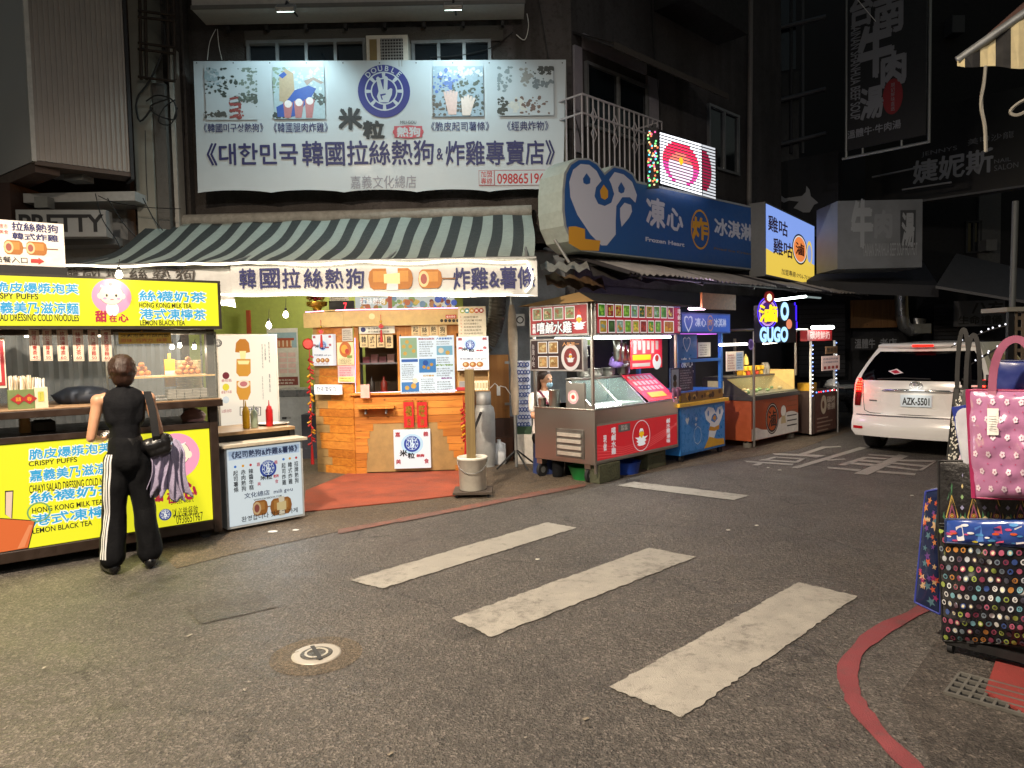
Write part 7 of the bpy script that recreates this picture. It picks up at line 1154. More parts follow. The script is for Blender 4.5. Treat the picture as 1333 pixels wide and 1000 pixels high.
FE = Fr((7, 17.0), (8, 17.0)); t = thing('end_building', 'dark building with pale brick strip and small window at the end of the street', 'building', FE.ptx(1260, 440)); b = B(); FE.pbox(b, 1205, -200, 1420, 470, -.3, 0, mt('1c1d21', .85, var=.2)); b.done('wall', t); b = B(); FE.pbox(b, 1275, 245, 1302, 345, 0, .06, mt('5a5b5c', .8, bump=.8, bscale=25)); b.done('brick_pier', t); window(FE, 1256, 288, 1276, 330, t, 2, mt('2a2c30', .6), .01); b = B(); FE.pbox(b, 1284, 312, 1298, 326, .06, .3, mt('6d6e70', .5)); b.done('air_conditioner', t); b = B(); FE.pbox(b, 1240, 20, 1256, 42, 0, .3, mt('3a3b40', .5)); b.done('air_conditioner', t)
t = thing('street_canopy', 'dark sloping metal canopy over the shops at the end of the street', 'canopy', (9, 14, 2.6)); b = B(); cn = mt('4a4a4c', .6, var=.2)
p = [D(1218, 372, 13.2), D(1340, 392, 12.5), D(1340, 352, 14.5), D(1245, 330, 15.5)]; b.hexa([v - Vector((0, 0, .05)) for v in p] + [v for v in p], cn)
p = [D(1050, 365, 14), D(1222, 372, 13.6), D(1200, 338, 15.2), D(1090, 340, 15.2)]; b.hexa([v - Vector((0, 0, .22)) for v in p] + p, mt('2b2b2f', .7, var=.2)); b.done('sheeting', t)
b = B(); FX = Fr((7, 15.4), (8, 15.4)); FX.pbox(b, 1108, 391, 1168, 426, -.05, 0, wood('5a3c22', '70502f', 'z')); tag(b.done('plywood_hoarding'), 'brown wooden panel under the dark canopy behind the car', 'panel')
b = B(); b.tube([FX.ptx(x, y, .25) for x, y in ((1172, 330), (1173, 380), (1174, 410), (1177, 424), (1186, 431), (1195, 430), (1197, 415))], .13, mt('8a8c8e', .35, .8), 14); b.box(FX.ptx(1196, 428, .3), (.35, .3, .2), GALV); tag(b.done('exhaust_duct'), 'shiny metal exhaust duct bending under the canopy behind the car', 'duct')
FXB = Fr((7, 15.0), (8, 15.0)); sheet(FXB, 1243, 392, 1308, 424, .0, mt('55565c', .6), 'hanging_sign', 'dim hanging sign with dark characters above the roof of the car', 'sign', lambda b, T, Rc, Dc: (T('八方', .35, .5, .95, .95, BLK, .04), T('生命禮儀', .08, .08, .95, .42, BLK, .02)), .04)
sheet(FXB, 1108, 440, 1170, 455, .1, mt('141418', .6), 'shop_board', 'dark shop board with pale beef characters behind the car roof', 'sign', lambda b, T, Rc, Dc: (T('溫體牛', .08, .15, .5, .9, LT, .02), T('老店', .6, .15, .95, .9, LT, .02)), .03)
for x0, x1, st, lab in ((1216, 1250, 5, 'dark ribbed roller shutter behind the roof of the car'), (1040, 1100, 6, 'dark ribbed roller shutter behind the neon sign')):
    b = B(); FX.pbox(b, x0, 396, x1, 400 + st * 15, -.14, -.1, mt('222329', .6, .3)); [FX.pbox(b, x0, 398 + st * k, x1, 401 + st * k, -.1, -.06, mt('33343a', .5, .4)) for k in range(15)]; tag(b.done('roller_shutter'), lab, 'shutter')
b = B(); FX.pbox(b, 1030, 380, 1320, 560, -.7, -.4, mt('131318', .9)); FX.pbox(b, 1110, 430, 1180, 560, -.4, -.3, mt('1b1c22', .8)); tag(b.done('dark_shopfront'), 'unlit shop front behind the parked things past the narrow stall', 'shop front')
t = thing('side_table', 'thin grey metal table beside the narrow far stall', 'table', D(1100, 560, 13)); b = B(); p = D(1103, 503, 12.6); b.box(p, (.6, .5, .03), GALV, .3); b.done('tabletop', t)
for sx in (-.26, .26):
    for sy in (-.2, .2): b = B(); b.tube([p + Vector((sx, sy, 0)), Vector((p.x + sx, p.y + sy, 0))], .015, GALV, 6); b.done('leg', t)
t = thing('motor_scooter', 'dark scooter parked in the shade left of the white car', 'scooter', D(1108, 560, 13.4)); b = B(); p = D(1108, 560, 13.4); p.z = 0; dm = mt('25262c', .3)
for dx in (-.55, .55): b.tube([p + Vector((dx, 0, .24)) - Vector((0, .05, 0)), p + Vector((dx, .05, .24))], .24, RUB, 20)
b.done('wheels', t); b = B(); b.tube([p + Vector(v) for v in ((-.7, 0, .5), (-.4, 0, .62), (-.05, 0, .58), (.05, 0, .3), (.3, 0, .3), (.42, 0, .7), (.48, 0, .95))], [.1, .16, .15, .1, .1, .12, .06], dm, 12); b.done('body', t); b = B(); b.tube([p + Vector((-.55, 0, .76)), p + Vector((0, 0, .74))], [.11, .12], BLACK, 12); b.done('seat', t); b = B(); b.tube([p + Vector((.46, -.3, 1.02)), p + Vector((.46, .3, 1.02))], .018, BLACK, 8)
for s in (-1, 1): b.tube([p + Vector((.44, .25 * s, 1.02)), p + Vector((.5, .3 * s, 1.2))], .008, BLACK, 5); b.lathe([(.05, 0), (.05, .02)], (0, 0, 0), mt('8a9098', .1, 1), 14, M=Matrix.Translation(p + Vector((.5, .32 * s, 1.24))) @ Matrix.Rotation(1.57, 4, 'X'))
b.done('handlebar', t)
# right-hand post, awning with striped valance
t = thing('striped_canopy', 'canopy corner with a black and cream striped valance at the upper right edge', 'awning', D(1330, 70, 5)); SV = Fr(D(1246, 80, 5.2)[:2], (D(1246, 80, 5.2) + Vector((.75, -.42, 0)))[:2]); b = B(); N = 14; vq = []
for i in range(N + 1):
    x = 1246 + 10 * i; yt = 76 - 3.1 * (x - 1246) * .22 if i else 79; yb = 86 + .1 * (x - 1246) * .3 + 1.5 * math.sin(i); vq.append((SV.ptx(x, yt, .02 * math.sin(i)), SV.ptx(x, yb, .02 * math.sin(i + 1))))
for i in range(N): b.poly([vq[i][0], vq[i + 1][0], vq[i + 1][1], vq[i][1]], mt('c8b98e', .7) if ((i + 1) // 2) % 2 == 0 else mt('1d1c1c', .8))
b.done('valance', t); b = B(); b.poly([vq[0][0], vq[N][0], vq[N][0] + Vector((.6, .9, .5)), vq[0][0] + Vector((.6, .9, .35))], mt('6a4a3e', .8, var=.2)); b.tube([vq[0][0], vq[N][0]], .03, GALV, 8); b.done('canopy', t)
cable('pale cord hanging from the striped canopy corner', [SV.ptx(x, y, .02) for x, y in ((1283, 86), (1281, 108), (1277, 135), (1282, 165), (1283, 198))], .012, mt('8a867c', .7)); cable('looped cord at the right edge under the canopy', [SV.ptx(x, y, .02) for x, y in ((1345, 125), (1325, 135), (1315, 146), (1325, 150), (1345, 140))], .012, mt('8a867c', .7))
FPX_ = Fr((5, 9.2), (6, 9.2)); b = B(); b.tube([FPX_.ptx(1322, 262, 0), FPX_.ptx(1316, 455, 0), Vector((*FPX_.ptx(1315, 470, 0)[:2], 0))], .036, mt('5f6262', .6, .4), 10); tag(b.done('steel_post'), 'pale steel post at the right edge behind the car', 'post')
t = thing('metal_stand', 'dark metal shelf stand against the right edge behind the pink bag', 'stand', FPX_.ptx(1330, 480)); b = B(); FPX_.pbox(b, 1311, 400, 1390, 404, -.3, .2, mt('8a867c', .6)); FPX_.pbox(b, 1313, 404, 1318, 560, .1, .15, BLACK); [FPX_.pbox(b, 1318, 412 + 14 * k, 1390, 415 + 14 * k, .1, .12, mt('6a5c4c', .6)) for k in range(4)]; [FPX_.pbox(b, 1322 + 9 * k, 404, 1324 + 9 * k, 470, .12, .14, mt('6a5c4c', .6)) for k in range(6)]; b.done('frame', t)
# ================================================================ WHITE CAR
cc = D(1190, 575, 9.5); cc = Vector((cc.x, cc.y, 0)); CM = Matrix.Translation(cc) @ Matrix.Rotation(-R(45), 4, 'Z'); CP = lambda x, y, z: CM @ Vector((x, y, z))
car = thing('car', 'white people carrier with lit red tail lights driving away up the street', 'car', cc); WP = mt('e2e0dc', .22, var=.03, scale=2, coat=.6); GLS = mt('030305', .05, var=0, spec=.12)
zs = [.26, .34, .44, .52, .58, .72, .9, 1.04, 1.12, 1.26, 1.40, 1.49, 1.535, 1.55]
hw = lambda z: .80 if z < .3 else .845 if z < .7 else .85 - .02 * (z - .7) / .3 if z < 1.0 else .83 - .20 * ((z - 1.0) / .5) ** 1.25
yr = lambda z: 0.02 if z < .3 else 0.0 if z < .52 else .05 if z < .58 else .07 + .03 * (z - .58) / .46 if z < 1.04 else .10 + .40 * ((z - 1.04) / .5) ** 1.1
yf = lambda z: 4.45 - (0 if z < .6 else .3 if z < .8 else 1.0 if z < .97 else 1.2 + 1.0 * (z - .97) / .5)
def rearp(f, z, o=0.): return CP(f * hw(z), yr(z) + .10 * abs(f) ** 2.6 - o, z)
fx = [-1, -.96, -.88, -.7, -.4, 0, .4, .7, .88, .96, 1]; ST_ = [0, .12, .3, .5, .7, .85, 1]
b = B(); nz = len(zs)
vs = [rearp(f, z) for z in zs for f in fx]; nf = len(fx); b.add(vs, [(i * nf + j, i * nf + j + 1, (i + 1) * nf + j + 1, (i + 1) * nf + j) for i in range(nz - 1) for j in range(nf - 1)], WP, True)
for s in (-1, 1):
    vs = [CP(s * hw(z), (yr(z) + .10) * (1 - q) + yf(z) * q, z) for z in zs for q in ST_]; n_ = len(ST_); b.add(vs, [(i * n_ + j, i * n_ + j + 1, (i + 1) * n_ + j + 1, (i + 1) * n_ + j) for i in range(nz - 1) for j in range(n_ - 1)], WP, True)
vs = [CP(f * hw(1.55), (yr(1.55) + .1 * abs(f) ** 2.6) * (1 - q) + yf(1.55) * q, 1.55 + .03 * (1 - f * f) * math.sin(math.pi * q)) for q in ST_ for f in fx]; b.add(vs, [(i * nf + j, i * nf + j + 1, (i + 1) * nf + j + 1, (i + 1) * nf + j) for i in range(len(ST_) - 1) for j in range(nf - 1)], WP, True)
vs = [CP(f * hw(z), yf(z), z) for z in zs for f in (-1, 0, 1)]; b.add(vs, [(i * 3 + j, i * 3 + j + 1, (i + 1) * 3 + j + 1, (i + 1) * 3 + j) for i in range(nz - 1) for j in range(2)], WP, True)
b.poly([CP(-.78, .1, .27), CP(.78, .1, .27), CP(.78, 4.4, .27), CP(-.78, 4.4, .27)], BLACK); b.done('body', car)
def rpatch(b, pts, mat, o, sub=0): b.poly([rearp(f, z, o) for f, z in pts], mat)
def rgrid(b, zl, fl, mat, o):   # zl: [(z, fmin, fmax)]
    n_ = 14; vs = []
    for z, f0, f1 in zl: vs += [rearp(f0 + (f1 - f0) * i / n_, z, o) for i in range(n_ + 1)]
    b.add(vs, [(r * (n_ + 1) + i, r * (n_ + 1) + i + 1, (r + 1) * (n_ + 1) + i + 1, (r + 1) * (n_ + 1) + i) for r in range(len(zl) - 1) for i in range(n_)], mat, True)
b = B(); rgrid(b, [(1.045, -.88, .88), (1.07, -.92, .92), (1.14, -.93, .93), (1.24, -.93, .93), (1.36, -.92, .92), (1.44, -.88, .88)], None, GLS, .006); b.done('rear_window', car)
b = B(); b.tube([rearp(-.62, 1.065, .02), rearp(-.2, 1.08, .025), rearp(.2, 1.072, .025)], .01, BLACK, 6); b.done('wiper', car)
b = B()
for s in (-1, 1):
    for q0, q1 in ((.13, .42), (.44, .62)): b.poly([CP(s * (hw(1.0) + .006), q0 * 4.0, 1.0), CP(s * (hw(1.0) + .006), q1 * 4.2, 1.0), CP(s * (hw(1.40) + .006), q1 * 3.9, 1.42), CP(s * (hw(1.40) + .006), q0 * 4.0 + .25, 1.42)], GLS)
b.done('side_windows', car)
b = B(); N_ = 16; sp = [(f * hw(1.5) * .98, yr(1.5) + .1 * abs(f) ** 2.6, f) for f in col(-1, 1, N_)]; vs = []
for x, y, f in sp: vs += [CP(x, y + .12, 1.555), CP(x, y - .10 + .05 * f * f, 1.535), CP(x, y - .115 + .05 * f * f, 1.51), CP(x, y + .02, 1.475)]
b.add(vs, [(i * 4 + j, i * 4 + j + 1, i * 4 + j + 5, i * 4 + j + 4) for i in range(N_) for j in range(3)], WP, True); b.done('spoiler', car)
b = B(); p = [CP(x, yr(1.5) - .122, z) for x, z in ((-.13, 1.502), (.13, 1.502), (.13, 1.53), (-.13, 1.53))]; b.poly(p, mt('500404', .3, em=3.5, emh='ff1407', var=0)); b.done('brake_light', car)
TLR = mt('c01018', .2, em=2.2, emh='ff1a14', var=0); TLD = mt('5a0c10', .15, coat=.5)
for s in (-1, 1):
    b = B(); vs = []; zz = [.68, .77, .88, .98, 1.07]; ins = [.87, .86, .855, .86, .9]
    for z, f_ in zip(zz, ins): vs += [rearp(s * f_, z, .012), rearp(s * .95, z, .016), CP(s * (hw(z) + .008), yr(z) + .10 + .02, z), CP(s * (hw(z) + .008), yr(z) + .15 + .22 * (z - .6), z)]
    b.add(vs, [(r * 4 + i, r * 4 + i + 1, r * 4 + i + 5, r * 4 + i + 4) for r in range(2) for i in range(3)], TLD, True); b.add(vs, [(r * 4 + i, r * 4 + i + 1, r * 4 + i + 5, r * 4 + i + 4) for r in range(2, 4) for i in range(3)], TLR, True)
    for r in range(4):
        for q in range(3): f_ = .88 + .035 * q; b.ball(rearp(s * f_, .91 + .037 * r, .02), .011, mt('ff3020', .3, em=9, emh='ff3a20', var=0), 6)
    b.done('tail_light', car); lamp('POINT', 'tail_lamp', rearp(s * .93, .9, .12), 1.6, (1, .08, .05), .04, parent=car)
b = B(); p = rearp(0, .82, .03)
def pl(x0, z0, x1, z1, o, m): b.poly([CP(x, .09 - o, z) for x, z in ((x0, z0), (x1, z0), (x1, z1), (x0, z1))], m)
PLM = mt('c9d4da', .4, em=.12, var=0); b.hexa([CP(x, y, z - .025) for x, y, z in ((-.19, .055, .72), (.19, .055, .72), (.19, .1, .72), (-.19, .1, .72), (-.19, .055, .88), (.19, .055, .88), (.19, .1, .88), (-.19, .1, .88))], PLM)
vs_, fs_, bb = glyphs('AZK-5501', .025); b.add([CP(-.165 + (x - bb[0]) * .33 / (bb[2] - bb[0]), .052, .72 + (y - bb[1]) * .10 / (bb[3] - bb[1])) for x, y in vs_], fs_, BLK); b.done('number_plate', car)
lamp('AREA', 'plate_lamp', CP(0, -.02, .93), .25, (1, .98, .9), .2, CP(0, .07, .8), parent=car)
b = B(); b.tube([rearp(-.52, .905, .02), rearp(-.46, .912, .03), rearp(.0, .915, .035), rearp(.46, .912, .03), rearp(.52, .905, .02)], [.005, .016, .02, .016, .005], CHROME, 8); b.done('chrome_strip', car)
b = B()
for rx, rz_, ox, oz in ((.075, .05, 0, 0), (.028, .046, 0, -.002), (.055, .02, 0, .022)): b.tube([CP(ox + rx * math.cos(a), .058, .985 + oz + rz_ * math.sin(a)) for a in col(0, 6.283, 22)], .007, CHROME, 6)
b.done('emblem', car); b = B(); b.poly([rearp(-.50, 1.17, .014), rearp(-.37, 1.125, .014), rearp(-.24, 1.15, .014), rearp(-.37, 1.205, .014)], mt('e4d8dc', .4)); b.poly([rearp(-.45, 1.167, .017), rearp(-.37, 1.14, .017), rearp(-.29, 1.153, .017), rearp(-.37, 1.19, .017)], mt('b81a3a', .4)); b.done('sticker', car)
b = B(); rgrid(b, [(.552, -.93, .93), (.562, -.93, .93)], None, DARK, .0 + .012); b.tube([rearp(-.86, 1.03, .004), rearp(-.83, .8, .004), rearp(-.8, .62, .004), rearp(-.7, .585, .006), rearp(0, .58, .006), rearp(.7, .585, .006), rearp(.8, .62, .004), rearp(.83, .8, .004)], .004, DARK, 4); b.poly([rearp(-.72, .755, .008), rearp(-.60, .752, .008), rearp(-.60, .768, .008), rearp(-.72, .77, .008)], mt('5a5a5a', .3, .8)); b.done('panel_gap', car)
for s in (-1, 1):
    b = B(); b.poly([rearp(s * .96, .36, .012), rearp(s * .80, .36, .012), rearp(s * .80, .395, .012), rearp(s * .96, .40, .012)], mt('a01018', .3, em=.25)); b.done('reflector', car)
for s in (-1, 1):
    for y in (.82, 3.4):
        b = B(); c = CP(s * .74, y, .31); ax = (CP(1, 0, 0) - CP(0, 0, 0)); pr = [(.22, -.1), (.29, -.1), (.31, -.07), (.31, .07), (.29, .1), (.22, .1)]; M = Matrix.Translation(c) @ Matrix.Rotation(-R(45), 4, 'Z') @ Matrix.Rotation(R(90), 4, 'Y'); w_ = b.lathe(pr, c, RUB, 26, M=M); o = b.done('wheel', car); b2 = B(); b2.lathe([(.05, -.108), (.21, -.10), (.21, .10), (.05, .108)], c, GALV, 20, M=M); r = b2.done('rim', o); r.matrix_parent_inverse = o.matrix_world.inverted() if False else Matrix.Translation(cc) @ Matrix.Identity(4) if False else r.matrix_parent_inverse
        r.parent = o; r.matrix_parent_inverse = Matrix.Identity(4)
b = B(); b.tube([CP(.45, -.01, .27), CP(.45, .3, .28)], .03, GALV, 10); b.tube([CP(-.7, .6, .3), CP(.7, .6, .3)], .06, BLACK, 8); b.done('underbody', car)
# ================================================================ BAG RACK
k0 = G(1232, 848); RK = Fr(k0[:2], (k0 + SN)[:2]); random.seed(21)
t = thing('bag_rack', 'black metal rack hung full of shiny printed bags at the right edge', 'rack', RK.pt(.3, 0)); b = B(); zt0 = RK.px(1250, 480, -.1)[1]
for u in (.0, .95):
    for d in (-.02, -.5): RK.box(b, u + .04, u + .065, .06, zt0 - .05, d - .065, d - .04, BLACK)
RK.box(b, -.0, 1.0, .05, .09, -.05, .03, BLACK); RK.box(b, .0, 1.0, .05, .08, -.52, -.48, BLACK)
for u in (0, .95): RK.box(b, u, u + .025, .08, .1, -.5, -.02, BLACK)
RK.box(b, .04, .99, zt0 - .08, zt0 - .055, -.06, -.035, BLACK)
b.done('frame', t)
for u in (.02, .94): b = B(); p = RK.pt(u, .03, 0); b.tube([p - RK.u * .012, p + RK.u * .012], .03, RUB, 12); b.done('caster', t)
class Bag:
    def __init__(s, fr, q, d, th, mat, lab, edge, bulge=.04, wr=.012, seed=1, side=None):
        s.fr = fr; s.q = [fr.px(x, y, d) for x, y in q]; s.d = d; s.bl = bulge; s.wr = wr; s.seed = seed; s.th = th
        s.t = thing('shopping_bag', lab, 'bag', fr.pt(s.q[3][0], s.q[3][1], d), 'printed bags hung on the rack'); b = B(); n = 26; m = 30
        vs = [s.S(i / n, j / m) for i in range(n + 1) for j in range(m + 1)]; b.add(vs, [(i * (m + 1) + j, (i + 1) * (m + 1) + j, (i + 1) * (m + 1) + j + 1, i * (m + 1) + j + 1) for i in range(n) for j in range(m)], mat, True)
        ed = [(i / n, 0) for i in range(n + 1)] + [(1, j / m) for j in range(1, m + 1)] + [(1 - i / n, 1) for i in range(1, n + 1)] + [(0, 1 - j / m) for j in range(1, m)]
        f = [s.S(*e) for e in ed]; k = [p - fr.n * th for p in f]; N = len(f); b.add(f + k, [(i, i + N, (i + 1) % N + N, (i + 1) % N) for i in range(N)], side or mat, False); b.poly(k, side or mat); b.done('body', s.t)
        if edge: b = B(); b.tube([s.S(*e) for e in ed] + [s.S(0, 0)], .006, edge, 6); b.done('piping', s.t)
        s.b = B()
    def S(s, a, c, o=0.):   # a across, c up
        (u0, z1), (u1, z1b), (u2, z0b), (u3, z0) = s.q; u = (u3 + (u2 - u3) * a) * (1 - c) + (u0 + (u1 - u0) * a) * c; z = (z0 + (z0b - z0) * a) * (1 - c) + (z1 + (z1b - z1) * a) * c
        g = max(0., 16 * a * (1 - a) * c * (1 - c)) ** .5; P = Vector((u * 7 + s.seed * 3, z * 5, s.seed)); w = noise.noise(P) + .6 * abs(noise.noise(P * 2.1)) + .35 * noise.noise(Vector((u * 16 - z * 11, z * 14 + u * 9, s.seed * 2)))
        return s.fr.pt(u, z, s.d + s.bl * g + s.wr * w * (g + .25) + o)
    def poly(s, pts, mat, o=.002): s.b.k += 1; s.b.poly([s.S(min(1, max(0, a)), min(1, max(0, c)), o + s.b.k * .00002) for a, c in pts], mat)
    def disc(s, a, c, r, mat, asp=1., n=14, o=.003):
        s.b.k += 1; k = o + s.b.k * .00002; rg = [s.S(min(1, max(0, a)), min(1, max(0, c)), k)]
        for f in (.5, 1): rg += [s.S(min(1, max(0, a + f * r * math.cos(6.283 * i / n))), min(1, max(0, c + f * r * asp * math.sin(6.283 * i / n))), k) for i in range(n)]
        s.b.add(rg, [(0, 1 + i, 1 + (i + 1) % n) for i in range(n)] + [(1 + i, 1 + n + i, 1 + n + (i + 1) % n, 1 + (i + 1) % n) for i in range(n)], mat, True)
    def strap(s, a0, a1, c0, h, mat, w=.02, o=.006, lean=0.):
        b = B(); A = s.S(a0, c0, o); C = s.S(a1, c0, o); T0 = s.S(a0, .995, o); T1 = s.S(a1, .995, o); pts = [A, T0]; mid = (T0 + T1) / 2 + Vector((0, 0, h)) + s.fr.u * lean
        pts += [T0.lerp(T1, .5 - .5 * math.cos(th)) + Vector((0, 0, h * math.sin(th) ** .8)) + s.fr.u * lean * math.sin(th) for th in col(.15, 2.99, 14)] + [T1, C]; P = []
        for i in range(len(pts) - 1): P += [pts[i].lerp(pts[i + 1], q / 4) for q in range(4)]
        P.append(pts[-1]); vs = []; 
        for i, p in enumerate(P): tt = (P[min(i + 1, len(P) - 1)] - P[max(0, i - 1)]).normalized(); sd_ = tt.cross(s.fr.n).normalized() * w; vs += [p + sd_, p - sd_, p - sd_ - s.fr.n * .004, p + sd_ - s.fr.n * .004]
        b.add(vs, [(i * 4 + j, i * 4 + (j + 1) % 4, i * 4 + 4 + (j + 1) % 4, i * 4 + 4 + j) for i in range(len(P) - 1) for j in range(4)], mat, False); b.done('strap', s.t)
    def fin(s, name='print'): 
        if s.b.v: s.b.done(name, s.t)
PINK = mt('a56f95', .2, var=.06, scale=6, coat=.5); HOT = mt('8e2450', .35); WB = mt('d8c4d2', .3, var=0); SH = lambda h: mt(h, .2, var=.04, coat=.5)
# glossy black bag with coloured rings
g = Bag(RK, [(1221, 684), (1410, 690), (1412, 846), (1228, 834)], .03, .16, SH('15151c'), 'glossy black bag printed with coloured rings, lowest on the rack', BLACK, .06, .034, 2)
cl = ['a8acb4', 'a8743c', '8a9a4a', '74344a', '34487e', '66727e', '9c5068', 'c4c4c6', '6492a0', '3a3a48', '50404c']
for i in range(17):
    for j in range(13):
        a = (i + .5 + .5 * (j % 2)) / 17.5; c = (j + .5) / 13; h = random.choice(cl); g.disc(a, c, .019, SH(h), 1.25); 
        if (i + j) % 3: g.disc(a, c, .012, SH(random.choice(('15151c', 'd8d0b0', '2a2a3a'))), 1.25, 10)
g.poly([(.19 + .1 * 0, 0), (.245, 0), (.245, 1), (.19, 1)], DARK, .012); g.fin(); g.strap(.19, .22, .2, .05, BLACK, .012)
# blue bag strip behind its top
g = Bag(RK, [(1231, 676), (1410, 676), (1410, 716), (1231, 706)], .075, .05, SH('2a4690'), 'blue printed bag folded across the top of the ring bag', mt('24345c', .4), .02, .014, 5)
for k in range(34): g.disc(random.random(), random.uniform(.1, .9), random.uniform(.012, .035), SH(random.choice(('c8b83a', 'b84a7a', 'd8d8e0', '4a8ac8', '1a2a6a', 'c05030'))), 1.8)
for k in range(6): g.poly([(.1 + .15 * k, .1), (.16 + .15 * k, .15), (.14 + .15 * k, .8), (.09 + .15 * k, .7)], SH(('d8d8e0', '4a7ac8', 'b8486a')[k % 3]))
g.fin()
# black bag with woven ornament
g = Bag(RK, [(1222, 600), (1410, 600), (1410, 682), (1222, 682)], .06, .14, mt('17161a', .45, bump=.3), 'black bag with a multicoloured woven ornament band under the pink bag', BLACK, .03, .008, 3)
for k in range(7):
    a = .11 + .165 * k
    for r, h in ((.075, '3a6a4a'), (.058, '17161a'), (.05, 'b89a50'), (.04, '17161a'), (.03, '8a4a6a')): g.poly([(a - r, .12), (a, .12 + r * 7.2), (a + r, .12), (a + r * .7, .05), (a, .12 + r * 5.2), (a - r * .7, .05)], mt(h, .6))
    for r, h in ((.018, 'b87a3a'), (.011, '17161a'), (.007, 'b8a858')): g.disc(a, .14, r, mt(h, .6), 2)
    for q in range(5): g.poly([(a + .06 + .004 * q, .1 + .17 * q), (a + .08, .14 + .17 * q), (a + .1 - .004 * q, .1 + .17 * q), (a + .08, .06 + .17 * q)], mt(('b8a878', '8a8ab0', '7a9a6a')[q % 3], .6))
g.fin()
g = Bag(RK, [(1224, 640), (1262, 640), (1262, 700), (1218, 700)], .02, .12, mt('121216', .35, bump=.3), 'plain black bag between the star bag and the woven ornament bag', BLACK, .03, .014, 11)
for k in range(26): g.poly([(.15 + .3 * (k % 3), .04 + .035 * k), (.3 + .3 * (k % 3), .05 + .035 * k), (.25 + .3 * (k % 3), .065 + .035 * k), (.16 + .3 * (k % 3), .06 + .035 * k)], mt('a8a6a0', .5))
g.fin()
# star bag at the left
g = Bag(RK, [(1205, 640), (1226, 636), (1224, 800), (1191, 784)], -.06, .10, SH('1b2444'), 'navy bag with pink and orange stars hanging at the left side of the rack', mt('2f3a8a', .4), .02, .008, 4)
for k in range(40):
    a, c, r = random.uniform(.1, .92), random.uniform(.05, .95), random.uniform(.10, .2); a0 = random.random() * 6; g.poly([(a + r * (1 if i % 2 == 0 else .42) * math.cos(a0 + i * .6283), c + r * .24 * (1 if i % 2 == 0 else .42) * math.sin(a0 + i * .6283)) for i in range(10)], SH(random.choice(('b8784a', '8a2a5a', '4a6a7a', 'b89a78', '5a3a7a', 'b0503a'))))
g.fin()
# dark lace bag behind, upper left
g = Bag(RK, [(1243, 506), (1300, 506), (1300, 645), (1228, 648)], -.01, .14, mt('16171a', .4, bump=.3), 'black bag with white lace print behind the pink bag', BLACK, .03, .01, 6)
for k in range(150): a = random.uniform(.02, .2); c = random.uniform(.02, .92); g.poly([(a, c), (a + .03, c + .008), (a + .02, c + .02), (a - .012, c + .012)], mt('b9b7b0', .5))
for k in range(28): g.disc(random.uniform(.25, .5), random.uniform(.05, .4), random.uniform(.02, .05), WB, .8, 8)
g.fin(); g.strap(.06, .34, .85, .30, BLACK, .010, lean=-.0); g.strap(.3, .62, .85, .27, BLACK, .010, .03)
g = Bag(RK, [(1239, 530), (1300, 520), (1300, 636), (1258, 634)], .05, .08, mt('b4b8c4', .15, var=.1, coat=.6), 'pale glossy bag with royal blue edges tucked behind the pink bag', None, .02, .01, 7); g.poly([(0, 1), (.06, 1), (.06, 0), (0, 0)], mt('26358a', .4), .004); g.poly([(0, 1), (1, 1), (1, .9), (0, .88)], mt('26358a', .4), .005); g.fin()
# the pink bag
g = Bag(RK, [(1258, 508), (1415, 510), (1415, 652), (1266, 648)], .17, .13, PINK, 'large glossy pink bag with small white floral spots, uppermost on the rack', HOT, .05, .03, 8, HOT)
for i in range(8):
    for j in range(6):
        a = .07 + .125 * i + .05 * (j % 2); c = .1 + .16 * j
        if a < .98:
            for q in range(5): g.disc(a + .014 * math.cos(q * 1.257 + i), c + .019 * math.sin(q * 1.257 + i), .011, WB, 1.15, 8)
            g.disc(a, c, .005, HOT, 1.2, 8, .005); g.disc(a + .062, c + .07, .006, mt('a83a6a', .3), 1.2, 8)
g.poly([(0, 0), (.035, 0), (.035, 1), (0, 1)], HOT, .004); g.poly([(0, .535), (1, .53), (1, .537), (0, .542)], mt('b0447a', .3), .006)
g.fin(); g.strap(.235, .62, .72, .24, mt('8a4a64', .5), .017)
b = B(); pz_0 = [g.S(a, c, .012) for a, c in ((.2, .60), (.30, .60), (.30, .84), (.2, .84))]; b.poly(pz_0, mt('d4d2cc', .5)); k_ = [g.S(a, c, .014) for a, c in ((.215, .65), (.285, .65), (.285, .655), (.215, .655))]
for q in range(6): b.poly([v + Vector((0, 0, .012 * q)) for v in k_], mt('77757a', .6))
b.done('price_tag', g.t)
g2 = Bag(RK, [(1296, 470), (1410, 470), (1410, 520), (1290, 520)], .02, .1, mt('232f6a', .35), 'dark blue bag top showing behind the pink strap', mt('1a2248', .5), .02, .012, 9); g2.fin()
b = B()
for l in (((1238, 452), (1262, 440), (1288, 430), (1310, 424)), ((1255, 480), (1280, 465), (1312, 447)), ((1268, 470), (1300, 452), (1315, 447))):
    pts = [RK.ptx(x, y, -.12) for x, y in l]; b.tube(pts, .003, BLACK, 5)
    for i in range(len(pts) - 1):
        for f in (.2, .6, .95): b.ball(pts[i].lerp(pts[i + 1], f) + Vector((0, 0, .008)), .0045, glow('f4f4ff', 1.6), 6)
tag(b.done('fairy_light_string'), 'string of tiny white lights above the bag rack', 'light string')
